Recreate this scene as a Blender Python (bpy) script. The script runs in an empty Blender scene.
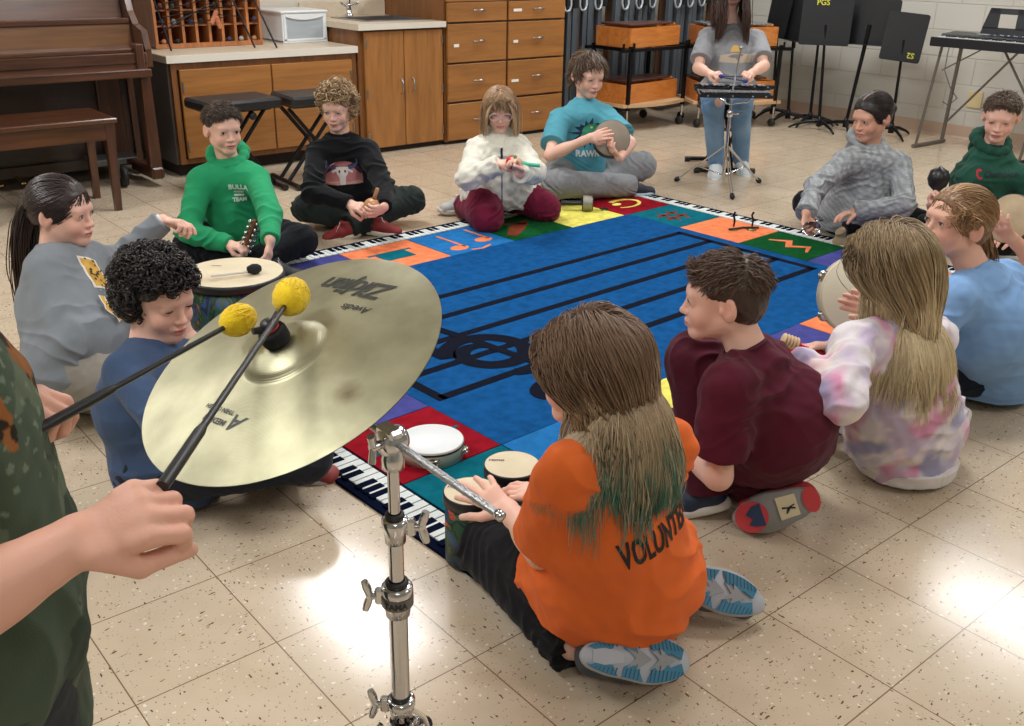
import bpy, math, random
import numpy as np
from mathutils import Vector, Matrix
from math import sin, cos, pi, radians

# ------------------------------------------------------------------ camera, exposure, lights
S = bpy.context.scene
COL = S.collection
CAM_F, CAM_PITCH, CAM_ROLL, CAM_H, CAM_YAW = 978.0, radians(23.1), radians(-1.077), 1.39, radians(40.25)
def make_camera():
    cp, sp = cos(CAM_PITCH), sin(CAM_PITCH)
    r = Vector((1, 0, 0)); f = Vector((0, cp, -sp)); d = Vector((0, -sp, -cp))
    c, s = cos(CAM_ROLL), sin(CAM_ROLL)
    r2 = r * c + d * s; d2 = d * c - r * s
    ca, sa = cos(CAM_YAW), sin(CAM_YAW)
    W = Matrix(((ca, sa, 0), (-sa, ca, 0), (0, 0, 1)))
    r2, d2, f = W @ r2, W @ d2, W @ f
    M = Matrix(((r2.x, -d2.x, -f.x, 0), (r2.y, -d2.y, -f.y, 0), (r2.z, -d2.z, -f.z, CAM_H), (0, 0, 0, 1)))
    cam = bpy.data.cameras.new('camera'); o = bpy.data.objects.new('camera', cam); COL.objects.link(o)
    o.matrix_world = M
    cam.sensor_fit = 'HORIZONTAL'; cam.sensor_width = 36.0; cam.lens = CAM_F / 1024 * 36.0
    cam.clip_start = 0.02; cam.clip_end = 60
    S.camera = o
make_camera()
S.view_settings.view_transform = 'Standard'; S.view_settings.look = 'None'
S.view_settings.gamma = 1.0; S.view_settings.use_curve_mapping = False
S.view_settings.exposure = 0.0
w = bpy.data.worlds.new('world'); S.world = w; w.use_nodes = True
w.node_tree.nodes['Background'].inputs[0].default_value = (0.85, 0.9, 1.0, 1)
w.node_tree.nodes['Background'].inputs[1].default_value = 0.3
LAMP_POWER = 38.0
CEIL_Z = 2.75
LAMP_XY = [(x, y) for x in (-0.6, 2.75, 6.1) for y in (-1.0, 1.9, 4.75)]
def make_lamps():
    for (x, y) in LAMP_XY:
        L = bpy.data.lights.new('ceiling_lamp_light', 'AREA'); L.shape = 'RECTANGLE'; L.size = 0.52; L.size_y = 1.12
        L.energy = LAMP_POWER * (0.55 if y < 0 else 0.92 if y < 3 else 1.32); L.color = (0.985, 0.99, 1.0)
        o = bpy.data.objects.new('ceiling_lamp_light', L); COL.objects.link(o)
        o.location = (x, y, CEIL_Z - 0.03)
make_lamps()

# ------------------------------------------------------------------ materials
def lin(c):
    c = c / 255.0
    return c / 12.92 if c <= 0.04045 else ((c + 0.055) / 1.055) ** 2.4
def rgb(r, g, b): return (lin(r), lin(g), lin(b), 1.0)
_M = {}
def newmat(name):
    m = bpy.data.materials.new(name); m.use_nodes = True
    nt = m.node_tree; b = nt.nodes['Principled BSDF']
    return m, nt, b
def N(nt, t, **kw):
    n = nt.nodes.new(t)
    for k, v in kw.items(): setattr(n, k, v)
    return n
def mat(name, col, rough=0.6, metal=0.0, bump=0.0, bscale=80.0, var=0.0, vscale=6.0, stretch=None, spec=0.5, coat=0.0, sheen=0.0):
    """plain procedural surface: colour with slight noise variation and a fine bump"""
    key = name
    if key in _M: return _M[key]
    m, nt, b = newmat(name)
    L = nt.links.new
    b.inputs['Roughness'].default_value = rough; b.inputs['Metallic'].default_value = metal
    b.inputs['Specular IOR Level'].default_value = spec
    if coat: b.inputs['Coat Weight'].default_value = coat; b.inputs['Coat Roughness'].default_value = 0.12
    if sheen: b.inputs['Sheen Weight'].default_value = sheen
    tc = N(nt, 'ShaderNodeTexCoord'); mp = N(nt, 'ShaderNodeMapping')
    if stretch: mp.inputs['Scale'].default_value = stretch
    L(tc.outputs['Object'], mp.inputs['Vector'])
    nz = N(nt, 'ShaderNodeTexNoise'); nz.inputs['Scale'].default_value = vscale; nz.inputs['Detail'].default_value = 4
    L(mp.outputs[0], nz.inputs['Vector'])
    cr = N(nt, 'ShaderNodeValToRGB')
    k0, k1 = 1 - var, 1 + var
    cr.color_ramp.elements[0].position = 0.3; cr.color_ramp.elements[1].position = 0.7
    cr.color_ramp.elements[0].color = (col[0] * k0, col[1] * k0, col[2] * k0, 1)
    cr.color_ramp.elements[1].color = (min(1, col[0] * k1), min(1, col[1] * k1), min(1, col[2] * k1), 1)
    L(nz.outputs['Fac'], cr.inputs[0]); L(cr.outputs[0], b.inputs['Base Color'])
    if bump:
        n2 = N(nt, 'ShaderNodeTexNoise'); n2.inputs['Scale'].default_value = bscale; n2.inputs['Detail'].default_value = 3
        L(mp.outputs[0], n2.inputs['Vector'])
        bp = N(nt, 'ShaderNodeBump'); bp.inputs['Strength'].default_value = bump; bp.inputs['Distance'].default_value = 0.002
        L(n2.outputs['Fac'], bp.inputs['Height']); L(bp.outputs[0], b.inputs['Normal'])
    _M[key] = m
    return m
def wood(name, dark, light, rough=0.4, axis=2, scale=7.0, coat=0.2):
    """wood grain stretched along an object axis"""
    if name in _M: return _M[name]
    m, nt, b = newmat(name); L = nt.links.new
    tc = N(nt, 'ShaderNodeTexCoord'); mp = N(nt, 'ShaderNodeMapping')
    sc = [scale] * 3; sc[axis] = scale * 0.09; mp.inputs['Scale'].default_value = sc
    L(tc.outputs['Object'], mp.inputs['Vector'])
    nz = N(nt, 'ShaderNodeTexNoise'); nz.inputs['Scale'].default_value = 2.2; nz.inputs['Detail'].default_value = 6; nz.inputs['Distortion'].default_value = 1.4
    L(mp.outputs[0], nz.inputs['Vector'])
    n3 = N(nt, 'ShaderNodeTexNoise'); n3.inputs['Scale'].default_value = 14; n3.inputs['Detail'].default_value = 3
    L(mp.outputs[0], n3.inputs['Vector'])
    mx = N(nt, 'ShaderNodeMix'); mx.data_type = 'FLOAT'; mx.inputs[0].default_value = 0.35
    L(nz.outputs['Fac'], mx.inputs[2]); L(n3.outputs['Fac'], mx.inputs[3])
    cr = N(nt, 'ShaderNodeValToRGB'); e = cr.color_ramp.elements
    e[0].position = 0.32; e[0].color = dark; e[1].position = 0.66; e[1].color = light
    L(mx.outputs[0], cr.inputs[0]); L(cr.outputs[0], b.inputs['Base Color'])
    b.inputs['Roughness'].default_value = rough; b.inputs['Coat Weight'].default_value = coat; b.inputs['Coat Roughness'].default_value = 0.25
    bp = N(nt, 'ShaderNodeBump'); bp.inputs['Strength'].default_value = 0.12; bp.inputs['Distance'].default_value = 0.001
    L(n3.outputs['Fac'], bp.inputs['Height']); L(bp.outputs[0], b.inputs['Normal'])
    _M[name] = m
    return m
def vmat(name, rough=0.6, bump=0.0, bscale=200.0, sheen=0.0, spec=0.5, sss=0.0, aniso=None, metal=0.0):
    """surface whose own colours are stored per vertex in the attribute 'tint'"""
    if name in _M: return _M[name]
    m, nt, b = newmat(name); L = nt.links.new
    at = N(nt, 'ShaderNodeAttribute'); at.attribute_name = 'tint'
    L(at.outputs['Color'], b.inputs['Base Color'])
    b.inputs['Roughness'].default_value = rough; b.inputs['Specular IOR Level'].default_value = spec; b.inputs['Metallic'].default_value = metal
    if sheen: b.inputs['Sheen Weight'].default_value = sheen
    if sss:
        b.inputs['Subsurface Weight'].default_value = sss; b.inputs['Subsurface Radius'].default_value = (1.0, 0.35, 0.2); b.inputs['Subsurface Scale'].default_value = 0.006
    if bump:
        tc = N(nt, 'ShaderNodeTexCoord')
        n2 = N(nt, 'ShaderNodeTexNoise'); n2.inputs['Scale'].default_value = bscale; n2.inputs['Detail'].default_value = 3
        L(tc.outputs['Object'], n2.inputs['Vector'])
        bp = N(nt, 'ShaderNodeBump'); bp.inputs['Strength'].default_value = bump; bp.inputs['Distance'].default_value = 0.002
        L(n2.outputs['Fac'], bp.inputs['Height']); L(bp.outputs[0], b.inputs['Normal'])
    _M[name] = m
    return m

# ------------------------------------------------------------------ objects and tags
def V3(*a): return np.array(a if len(a) > 1 else a[0], float)
def unit(v): v = np.asarray(v, float); return v / max(1e-9, np.linalg.norm(v))
def link(name, me, parent=None):
    o = bpy.data.objects.new(name, me); COL.objects.link(o)
    if parent is not None:
        o.parent = parent
        o.matrix_parent_inverse = parent.matrix_basis.inverted()
    return o
def tag(o, label=None, cat=None, group=None, kind=None):
    if label: o['label'] = label
    if cat: o['category'] = cat
    if group: o['group'] = group
    if kind: o['kind'] = kind
    return o
def thing(name, label, cat, loc=(0, 0, 0), group=None):
    o = bpy.data.objects.new(name, None); COL.objects.link(o); o.location = loc; o.empty_display_size = 0.05
    return tag(o, label, cat, group)
def copy_tree(o, parent=None):
    c = o.copy(); COL.objects.link(c); c.parent = parent
    for ch in list(o.children): copy_tree(ch, c)
    return c
def np_mesh(name, v, f, m, parent=None, col=None, smooth=True):
    """v Nx3, f Mx4 (or Mx3) index array -> one mesh object"""
    me = bpy.data.meshes.new(name)
    v = np.ascontiguousarray(v, np.float32); f = np.ascontiguousarray(f, np.int32)
    me.vertices.add(len(v)); me.vertices.foreach_set('co', v.ravel())
    k = f.shape[1]
    me.loops.add(f.size); me.loops.foreach_set('vertex_index', f.ravel())
    me.polygons.add(len(f)); me.polygons.foreach_set('loop_start', np.arange(0, f.size, k, dtype=np.int32))
    me.polygons.foreach_set('loop_total', np.full(len(f), k, np.int32))
    me.polygons.foreach_set('use_smooth', np.full(len(f), smooth, bool))
    me.update(calc_edges=True)
    if col is not None:
        a = me.color_attributes.new('tint', 'FLOAT_COLOR', 'POINT')
        c4 = np.ones((len(v), 4), np.float32); c4[:, :3] = col
        a.data.foreach_set('color', c4.ravel())
    me.materials.append(m)
    return link(name, me, parent)

class MB:
    """collects boxes, tubes, lathes and prisms, then builds ONE mesh object"""
    def __init__(s): s.v = []; s.f = []; s.sm = []
    def _add(s, vs, fs, smooth=False):
        o = len(s.v); s.v += [tuple(float(x) for x in p) for p in vs]
        s.f += [tuple(i + o for i in f) for f in fs]; s.sm += [smooth] * len(fs)
        return s
    def box(s, c, d, R=None, bev=0.0):
        c = V3(c); hx, hy, hz = [x / 2 for x in d]
        R = np.eye(3) if R is None else np.asarray(R)
        if bev <= 0:
            P = [(sx * hx, sy * hy, sz * hz) for sx in (-1, 1) for sy in (-1, 1) for sz in (-1, 1)]
            F = [(0, 1, 3, 2), (4, 6, 7, 5), (0, 4, 5, 1), (2, 3, 7, 6), (0, 2, 6, 4), (1, 5, 7, 3)]
            return s._add([c + R @ V3(p) for p in P], F)
        b = min(bev, hx * .95, hy * .95, hz * .95)
        P = []; idx = {}
        for sx in (-1, 1):
            for sy in (-1, 1):
                for sz in (-1, 1):
                    for ax in range(3):
                        q = [sx * (hx - b), sy * (hy - b), sz * (hz - b)]
                        q[ax] = (sx, sy, sz)[ax] * (hx, hy, hz)[ax]
                        idx[(sx, sy, sz, ax)] = len(P); P.append(q)
        F = []
        for ax in range(3):
            a1, a2 = (ax + 1) % 3, (ax + 2) % 3
            for sg in (-1, 1):
                q = []
                for (u, w_) in ((-1, -1), (1, -1), (1, 1), (-1, 1)):
                    k = [0, 0, 0]; k[ax] = sg; k[a1] = u; k[a2] = w_; q.append(idx[(*k, ax)])
                F.append(tuple(q if sg > 0 else q[::-1]))
        for ax in range(3):                       # edges along ax
            a1, a2 = (ax + 1) % 3, (ax + 2) % 3
            for u in (-1, 1):
                for w_ in (-1, 1):
                    def K(t, a): k = [0, 0, 0]; k[ax] = t; k[a1] = u; k[a2] = w_; return idx[(*k, a)]
                    q = (K(-1, a1), K(1, a1), K(1, a2), K(-1, a2))
                    F.append(q if u * w_ < 0 else q[::-1])
        for sx in (-1, 1):
            for sy in (-1, 1):
                for sz in (-1, 1):
                    q = (idx[(sx, sy, sz, 0)], idx[(sx, sy, sz, 1)], idx[(sx, sy, sz, 2)])
                    F.append(q if sx * sy * sz > 0 else q[::-1])
        return s._add([c + R @ V3(p) for p in P], F)
    def tube(s, pts, r, n=10, cap=True, smooth=True):
        pts = [V3(p) for p in pts]; m = len(pts)
        rs = list(r) if hasattr(r, '__len__') else [r] * m
        T = [unit(pts[min(i + 1, m - 1)] - pts[max(i - 1, 0)]) for i in range(m)]
        up = V3(0, 0, 1) if abs(T[0][2]) < 0.9 else V3(1, 0, 0)
        u = unit(np.cross(T[0], up)); vs = []
        for i in range(m):
            u = unit(u - T[i] * (u @ T[i])); w_ = np.cross(T[i], u)
            for k in range(n):
                a = 2 * pi * k / n; vs.append(pts[i] + rs[i] * (cos(a) * u + sin(a) * w_))
        fs = [(i * n + k, i * n + (k + 1) % n, (i + 1) * n + (k + 1) % n, (i + 1) * n + k) for i in range(m - 1) for k in range(n)]
        s._add(vs, fs, smooth)
        if cap:
            s._add(vs[:n], [tuple(range(n))[::-1]]); s._add(vs[-n:], [tuple(range(n))])
        return s
    def cyl(s, a, b, r, r2=None, n=24, smooth=True): return s.tube([a, b], [r, r if r2 is None else r2], n, True, smooth)
    def lathe(s, prof, M=None, n=32, smooth=True, close=False):
        """prof: (radius, z) from bottom to top, outward facing; M: 4x4 or (3x3, origin)"""
        R, o = (np.eye(3), V3(0, 0, 0)) if M is None else M
        vs = []
        for (r, z) in prof:
            for k in range(n):
                a = 2 * pi * k / n; vs.append(o + R @ V3(max(r, 1e-5) * cos(a), max(r, 1e-5) * sin(a), z))
        fs = [(i * n + k, i * n + (k + 1) % n, (i + 1) * n + (k + 1) % n, (i + 1) * n + k) for i in range(len(prof) - 1) for k in range(n)]
        return s._add(vs, fs, smooth)
    def prism(s, poly, z0, z1, R=None, o=(0, 0, 0)):
        """2D outline extruded from z0 to z1 in the frame R,o"""
        R = np.eye(3) if R is None else np.asarray(R); o = V3(o); n = len(poly)
        A = sum(poly[i][0] * poly[(i + 1) % n][1] - poly[(i + 1) % n][0] * poly[i][1] for i in range(n))
        if A < 0: poly = poly[::-1]
        vs = [o + R @ V3(x, y, z0) for x, y in poly] + [o + R @ V3(x, y, z1) for x, y in poly]
        fs = [(i, (i + 1) % n, n + (i + 1) % n, n + i) for i in range(n)] + [tuple(range(n))[::-1], tuple(range(n, 2 * n))]
        return s._add(vs, fs)
    def build(s, name, m, parent=None, bevel=0.0):
        me = bpy.data.meshes.new(name); me.from_pydata(s.v, [], s.f)
        me.polygons.foreach_set('use_smooth', s.sm); me.update()
        for mm in (m if isinstance(m, (list, tuple)) else [m]): me.materials.append(mm)
        o = link(name, me, parent)
        if bevel:
            b = o.modifiers.new('bevel', 'BEVEL'); b.width = bevel; b.segments = 2; b.limit_method = 'ANGLE'
        return o
def frame(z, x=None):
    """3x3 whose third column is z, first near x"""
    z = unit(z); x = V3(1, 0, 0) if x is None else V3(x)
    if abs(unit(x) @ z) > 0.98: x = V3(0, 1, 0)
    x = unit(x - z * (x @ z)); y = np.cross(z, x)
    return np.column_stack([x, y, z])
def rotz(a): c, s = cos(a), sin(a); return np.array([[c, -s, 0], [s, c, 0], [0, 0, 1.0]])
def roty(a): c, s = cos(a), sin(a); return np.array([[c, 0, s], [0, 1, 0], [-s, 0, c]])
def rotx(a): c, s = cos(a), sin(a); return np.array([[1, 0, 0], [0, c, -s], [0, s, c]])
def text_arrays(txt, size, shear=0.0, bold=0.0, spacing=1.0):
    """triangulated flat lettering: verts (x,y), tris"""
    cu = bpy.data.curves.new('lettering', 'FONT'); cu.body = txt; cu.size = size; cu.shear = shear; cu.offset = bold
    cu.align_x = 'CENTER'; cu.align_y = 'CENTER'; cu.space_character = spacing; cu.resolution_u = 3
    o = bpy.data.objects.new('lettering', cu); COL.objects.link(o)
    dg = bpy.context.evaluated_depsgraph_get(); me = o.evaluated_get(dg).to_mesh()
    v = np.array([tuple(p.co) for p in me.vertices]); me.calc_loop_triangles()
    t = np.array([tuple(p.vertices) for p in me.loop_triangles]).reshape(-1, 3)
    o.evaluated_get(dg).to_mesh_clear(); bpy.data.objects.remove(o); bpy.data.curves.remove(cu)
    return v, t
def decal(name, target, v2, tris, origin, R, m, parent, off=0.0015, sub=0.006, reach=0.25, thick=0.0):
    """lay flat shapes on a curved surface: points origin + R@(x,y,0) pushed along -R[:,2] onto the target mesh"""
    from mathutils.bvhtree import BVHTree
    import bmesh
    bm = bmesh.new(); vs = [bm.verts.new((p[0], p[1], 0)) for p in v2]
    for t in tris:
        try: bm.faces.new([vs[i] for i in t])
        except ValueError: pass
    for it in range(6):
        es = [e for e in bm.edges if e.calc_length() > sub]
        if not es: break
        bmesh.ops.subdivide_edges(bm, edges=es, cuts=1)
        bmesh.ops.triangulate(bm, faces=bm.faces[:])
    me = target.data; n = len(me.vertices); co = np.empty(n * 3, np.float32); me.vertices.foreach_get('co', co)
    co = co.reshape(-1, 3)
    polys = [tuple(p.vertices) for p in me.polygons] if len(me.polygons) < 20000 else None
    o3 = V3(origin); R = np.asarray(R)
    if polys is None:
        c = len(me.polygons); k = me.loops.__len__() // c; lv = np.empty(len(me.loops), np.int32); me.loops.foreach_get('vertex_index', lv)
        lv = lv.reshape(c, k); rad = max(0.02, max(np.hypot(p[0], p[1]) for p in v2) * 1.3)
        loc = (co[lv[:, 0]] - o3) @ R
        sel = (np.hypot(loc[:, 0], loc[:, 1]) < rad) & (np.abs(loc[:, 2]) < reach)
        lv = lv[sel]; uq, inv = np.unique(lv, return_inverse=True); co = co[uq]; polys = inv.reshape(lv.shape).tolist()
    bvh = BVHTree.FromPolygons([Vector(p) for p in co.tolist()], polys)
    z = R[:, 2]; dead = []
    for p in bm.verts:
        w3 = o3 + R @ V3(p.co.x, p.co.y, 0)
        h, nn, i, dist = bvh.ray_cast(Vector(w3 + z * reach), Vector(-z), reach * 2)
        if h is None: dead.append(p); continue
        p.co = h + Vector(z) * off
    if dead: bmesh.ops.delete(bm, geom=dead, context='VERTS')
    me2 = bpy.data.meshes.new(name); bm.to_mesh(me2); bm.free(); me2.materials.append(m)
    me2.polygons.foreach_set('use_smooth', np.ones(len(me2.polygons), bool))
    return link(name, me2, parent)
def poly_tris(poly):
    from mathutils.geometry import tessellate_polygon
    t = tessellate_polygon([[Vector((p[0], p[1], 0)) for p in poly]])
    return [(p[0], p[1]) for p in poly], [tuple(x) for x in t]
def ellipse(cx, cy, rx, ry, n=20, a0=0.0):
    return [(cx + rx * cos(a0) * cos(t) - ry * sin(a0) * sin(t), cy + rx * sin(a0) * cos(t) + ry * cos(a0) * sin(t)) for t in [2 * pi * i / n for i in range(n)]]
def stroke(pts, w):
    """outline polygon of a 2D polyline with width (scalar or list)"""
    P = [V3(p[0], p[1]) for p in pts]; n = len(P); ws = w if hasattr(w, '__len__') else [w] * n
    Lf, Rt = [], []
    for i in range(n):
        t = unit(P[min(i + 1, n - 1)] - P[max(i - 1, 0)]); nn = V3(-t[1], t[0])
        Lf.append(tuple(P[i] + nn * ws[i] / 2)); Rt.append(tuple(P[i] - nn * ws[i] / 2))
    return Lf + Rt[::-1]
# ------------------------------------------------------------------ the room
X0, X1, Y0, Y1 = -2.2, 8.05, -2.6, 6.8
def floor_mat():
    m, nt, b = newmat('speckled_vinyl_tile'); L = nt.links.new
    tc = N(nt, 'ShaderNodeTexCoord')
    def nz(scale, detail=2, vec=None):
        n = N(nt, 'ShaderNodeTexNoise'); n.inputs['Scale'].default_value = scale; n.inputs['Detail'].default_value = detail
        L(vec or tc.outputs['Object'], n.inputs['Vector']); return n
    def math_(op, a, b_=None, c=None):
        n = N(nt, 'ShaderNodeMath', operation=op)
        for i, x in enumerate((a, b_, c)):
            if x is None: continue
            if isinstance(x, (int, float)): n.inputs[i].default_value = x
            else: L(x, n.inputs[i])
        return n.outputs[0]
    def mix(f, a, c):
        n = N(nt, 'ShaderNodeMix'); n.data_type = 'RGBA'
        L(f, n.inputs[0]) if not isinstance(f, float) else None
        for i, x in ((6, a), (7, c)):
            if isinstance(x, tuple): n.inputs[i].default_value = x
            else: L(x, n.inputs[i])
        return n.outputs[2]
    sp = N(nt, 'ShaderNodeSeparateXYZ'); L(tc.outputs['Object'], sp.inputs[0])
    T = 0.3048
    gx = math_('DIVIDE', math_('SUBTRACT', sp.outputs[0], 0.110), T); gy = math_('DIVIDE', math_('SUBTRACT', sp.outputs[1], 0.094), T)
    ex = math_('ABSOLUTE', math_('SUBTRACT', math_('FRACT', gx), 0.5)); ey = math_('ABSOLUTE', math_('SUBTRACT', math_('FRACT', gy), 0.5))
    seam = math_('GREATER_THAN', math_('MAXIMUM', ex, ey), 0.4955)
    cx = math_('FLOOR', gx); cy = math_('FLOOR', gy)
    cb = N(nt, 'ShaderNodeCombineXYZ'); L(cx, cb.inputs[0]); L(cy, cb.inputs[1])
    wn = N(nt, 'ShaderNodeTexWhiteNoise'); wn.noise_dimensions = '2D'; L(cb.outputs[0], wn.inputs['Vector'])
    base = mix(wn.outputs['Value'], rgb(199, 182, 158), rgb(205, 188, 165))
    n0 = nz(9, 4); rr = N(nt, 'ShaderNodeMapRange'); L(n0.outputs['Fac'], rr.inputs[0]); rr.inputs[1].default_value = 0.35; rr.inputs[2].default_value = 0.7
    base = mix(rr.outputs[0], base, rgb(193, 175, 150))
    # flecks: short chips with a common grain direction in each tile (turned by 90 degrees from tile to tile)
    par = math_('MODULO', math_('ABSOLUTE', math_('ADD', cx, cy)), 2.0)
    def flecks(scale, thr, keep, seed, st, src_par):
        mp = N(nt, 'ShaderNodeMapping'); mp.inputs['Location'].default_value = (seed, seed * 1.7, 0); mp.inputs['Scale'].default_value = st
        mp.inputs['Rotation'].default_value = (0, 0, 0.3)
        L(tc.outputs['Object'], mp.inputs['Vector'])
        d = N(nt, 'ShaderNodeTexNoise'); d.inputs['Scale'].default_value = 60; L(tc.outputs['Object'], d.inputs['Vector'])
        va = N(nt, 'ShaderNodeVectorMath', operation='MULTIPLY_ADD'); L(d.outputs['Color'], va.inputs[0]); va.inputs[1].default_value = (.012, .012, 0); L(mp.outputs[0], va.inputs[2])
        v = N(nt, 'ShaderNodeTexVoronoi'); v.voronoi_dimensions = '2D'; v.inputs['Scale'].default_value = scale; v.inputs['Randomness'].default_value = 1.0
        L(va.outputs[0], v.inputs['Vector'])
        s2_ = N(nt, 'ShaderNodeSeparateColor'); L(v.outputs['Color'], s2_.inputs[0])
        size = math_('MULTIPLY', s2_.outputs[1], thr)
        near = math_('LESS_THAN', v.outputs['Distance'], size)
        return math_('MULTIPLY', near, math_('MULTIPLY', math_('GREATER_THAN', s2_.outputs[0], keep), src_par if src_par is not None else 1.0))
    inv = math_('SUBTRACT', 1.0, par)
    dark = math_('MAXIMUM', flecks(84, 0.17, 0.60, 3.1, (1.0, 0.40, 1), par), flecks(84, 0.17, 0.60, 7.7, (0.40, 1.0, 1), inv))
    dark2 = flecks(130, 0.2, 0.66, 11.3, (0.8, 0.8, 1), None)
    pale = flecks(80, 0.2, 0.72, 19.9, (0.7, 0.7, 1), None)
    c = mix(pale, base, rgb(222, 214, 200))
    c = mix(dark2, c, rgb(140, 122, 98))
    c = mix(dark, c, rgb(92, 68, 50))
    c = mix(seam, c, rgb(120, 96, 72))
    L(c, b.inputs['Base Color'])
    sm = nz(3, 3); r2 = N(nt, 'ShaderNodeMapRange'); L(sm.outputs['Fac'], r2.inputs[0]); r2.inputs[3].default_value = 0.10; r2.inputs[4].default_value = 0.22
    L(r2.outputs[0], b.inputs['Roughness'])
    b.inputs['Specular IOR Level'].default_value = 0.5
    # gentle waviness of the polish
    n5 = nz(5, 2); bp = N(nt, 'ShaderNodeBump'); bp.inputs['Strength'].default_value = 0.05; bp.inputs['Distance'].default_value = 0.01
    L(n5.outputs['Fac'], bp.inputs['Height']); L(bp.outputs[0], b.inputs['Normal'])
    return m
def block_mat():
    """painted concrete blocks, 0.2 m courses, running bond; object coordinates are metres"""
    m, nt, b = newmat('painted_block'); L = nt.links.new
    tc = N(nt, 'ShaderNodeTexCoord'); sp = N(nt, 'ShaderNodeSeparateXYZ'); L(tc.outputs['Object'], sp.inputs[0])
    cb = N(nt, 'ShaderNodeCombineXYZ'); L(sp.outputs[1], cb.inputs[0])
    ad = N(nt, 'ShaderNodeMath', operation='SUBTRACT'); L(sp.outputs[2], ad.inputs[0]); ad.inputs[1].default_value = 0.012; L(ad.outputs[0], cb.inputs[1])
    br = N(nt, 'ShaderNodeTexBrick'); br.inputs['Scale'].default_value = 1.0; br.inputs['Brick Width'].default_value = 0.406; br.inputs['Row Height'].default_value = 0.203
    br.inputs['Mortar Size'].default_value = 0.006; br.inputs['Mortar Smooth'].default_value = 0.6
    L(cb.outputs[0], br.inputs['Vector'])
    b.inputs['Base Color'].default_value = rgb(214, 205, 190); b.inputs['Roughness'].default_value = 0.55
    cr = N(nt, 'ShaderNodeMix'); cr.data_type = 'RGBA'; L(br.outputs['Fac'], cr.inputs[0]); cr.inputs[6].default_value = rgb(200, 198, 190); cr.inputs[7].default_value = rgb(188, 185, 176)
    L(cr.outputs[2], b.inputs['Base Color'])
    n = N(nt, 'ShaderNodeTexNoise'); n.inputs['Scale'].default_value = 90; L(tc.outputs['Object'], n.inputs['Vector'])
    mm = N(nt, 'ShaderNodeMath', operation='MULTIPLY_ADD'); L(n.outputs['Fac'], mm.inputs[0]); mm.inputs[1].default_value = 0.12
    inv = N(nt, 'ShaderNodeMath', operation='SUBTRACT'); inv.inputs[0].default_value = 1.0; L(br.outputs['Fac'], inv.inputs[1]); L(inv.outputs[0], mm.inputs[2])
    bp = N(nt, 'ShaderNodeBump'); bp.inputs['Strength'].default_value = 0.6; bp.inputs['Distance'].default_value = 0.006
    L(mm.outputs[0], bp.inputs['Height']); L(bp.outputs[0], b.inputs['Normal'])
    return m
paint = mat('cream_paint', rgb(206, 198, 184), 0.6, bump=0.15, bscale=120)
def struct(name, mb, m): return tag(mb.build(name, m), kind='structure')
struct('floor', MB().box(((X0 + X1) / 2, (Y0 + Y1) / 2, -0.05), (X1 - X0 + 0.2, Y1 - Y0 + 0.2, 0.1)), floor_mat())
for o_ in [bpy.data.objects['floor']]: pass
struct('wall_back', MB().box(((X0 + X1) / 2, Y1 + 0.05, CEIL_Z / 2), (X1 - X0 + 0.2, 0.1, CEIL_Z)), paint)
struct('wall_right', MB().box((X1 + 0.05, (Y0 + Y1) / 2, CEIL_Z / 2), (0.1, Y1 - Y0, CEIL_Z)), block_mat())
struct('wall_left', MB().box((X0 - 0.05, (Y0 + Y1) / 2, CEIL_Z / 2), (0.1, Y1 - Y0, CEIL_Z)), mat('grey_green_paint', rgb(150, 150, 140), .6))
struct('wall_front', MB().box(((X0 + X1) / 2, Y0 - 0.05, CEIL_Z / 2), (X1 - X0 + 0.2, 0.1, CEIL_Z)), mat('grey_green_paint', rgb(150, 150, 140), .6))
struct('ceiling', MB().box(((X0 + X1) / 2, (Y0 + Y1) / 2, CEIL_Z + 0.05), (X1 - X0 + 0.2, Y1 - Y0 + 0.2, 0.1)), mat('ceiling_tile', rgb(225, 224, 218), 0.9, bump=0.4, bscale=60))
basem = mat('vinyl_cove_base', rgb(190, 165, 146), 0.45)
struct('baseboard_right', MB().prism([(0, 0), (-0.016, 0), (-0.007, 0.012), (-0.005, 0.10), (0, 0.102)], Y0, Y1, R=np.array([[1, 0, 0], [0, 0, 1], [0, 1, 0.]]), o=(X1, 0, 0)), basem)
struct('baseboard_back', MB().box(((5.6 + X1) / 2, Y1 - 0.004, 0.05), (X1 - 5.6, 0.008, 0.1)), basem)
# ceiling lamps: troffers with a housing and a prismatic diffuser
hm = mat('lamp_housing', rgb(235, 235, 232), 0.5)
dm, dnt, db = newmat('lamp_diffuser'); db.inputs['Base Color'].default_value = (0.9, 0.9, 0.88, 1); db.inputs['Emission Color'].default_value = (1, 0.98, 0.95, 1); db.inputs['Emission Strength'].default_value = 3.0
for i, (x, y) in enumerate(LAMP_XY):
    t = thing('ceiling_lamp', 'recessed rectangular fluorescent ceiling lamp with white housing', 'lamp', (x, y, CEIL_Z), 'ceiling lamps')
    mb = MB()
    for sx in (-1, 1): mb.box((x + sx * 0.285, y, CEIL_Z - 0.012), (0.03, 1.2, 0.024))
    for sy in (-1, 1): mb.box((x, y + sy * 0.585, CEIL_Z - 0.012), (0.54, 0.03, 0.024))
    mb.build('housing', hm, t)
    MB().box((x, y, CEIL_Z - 0.006), (0.54, 1.14, 0.01)).build('diffuser', dm, t)

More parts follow.
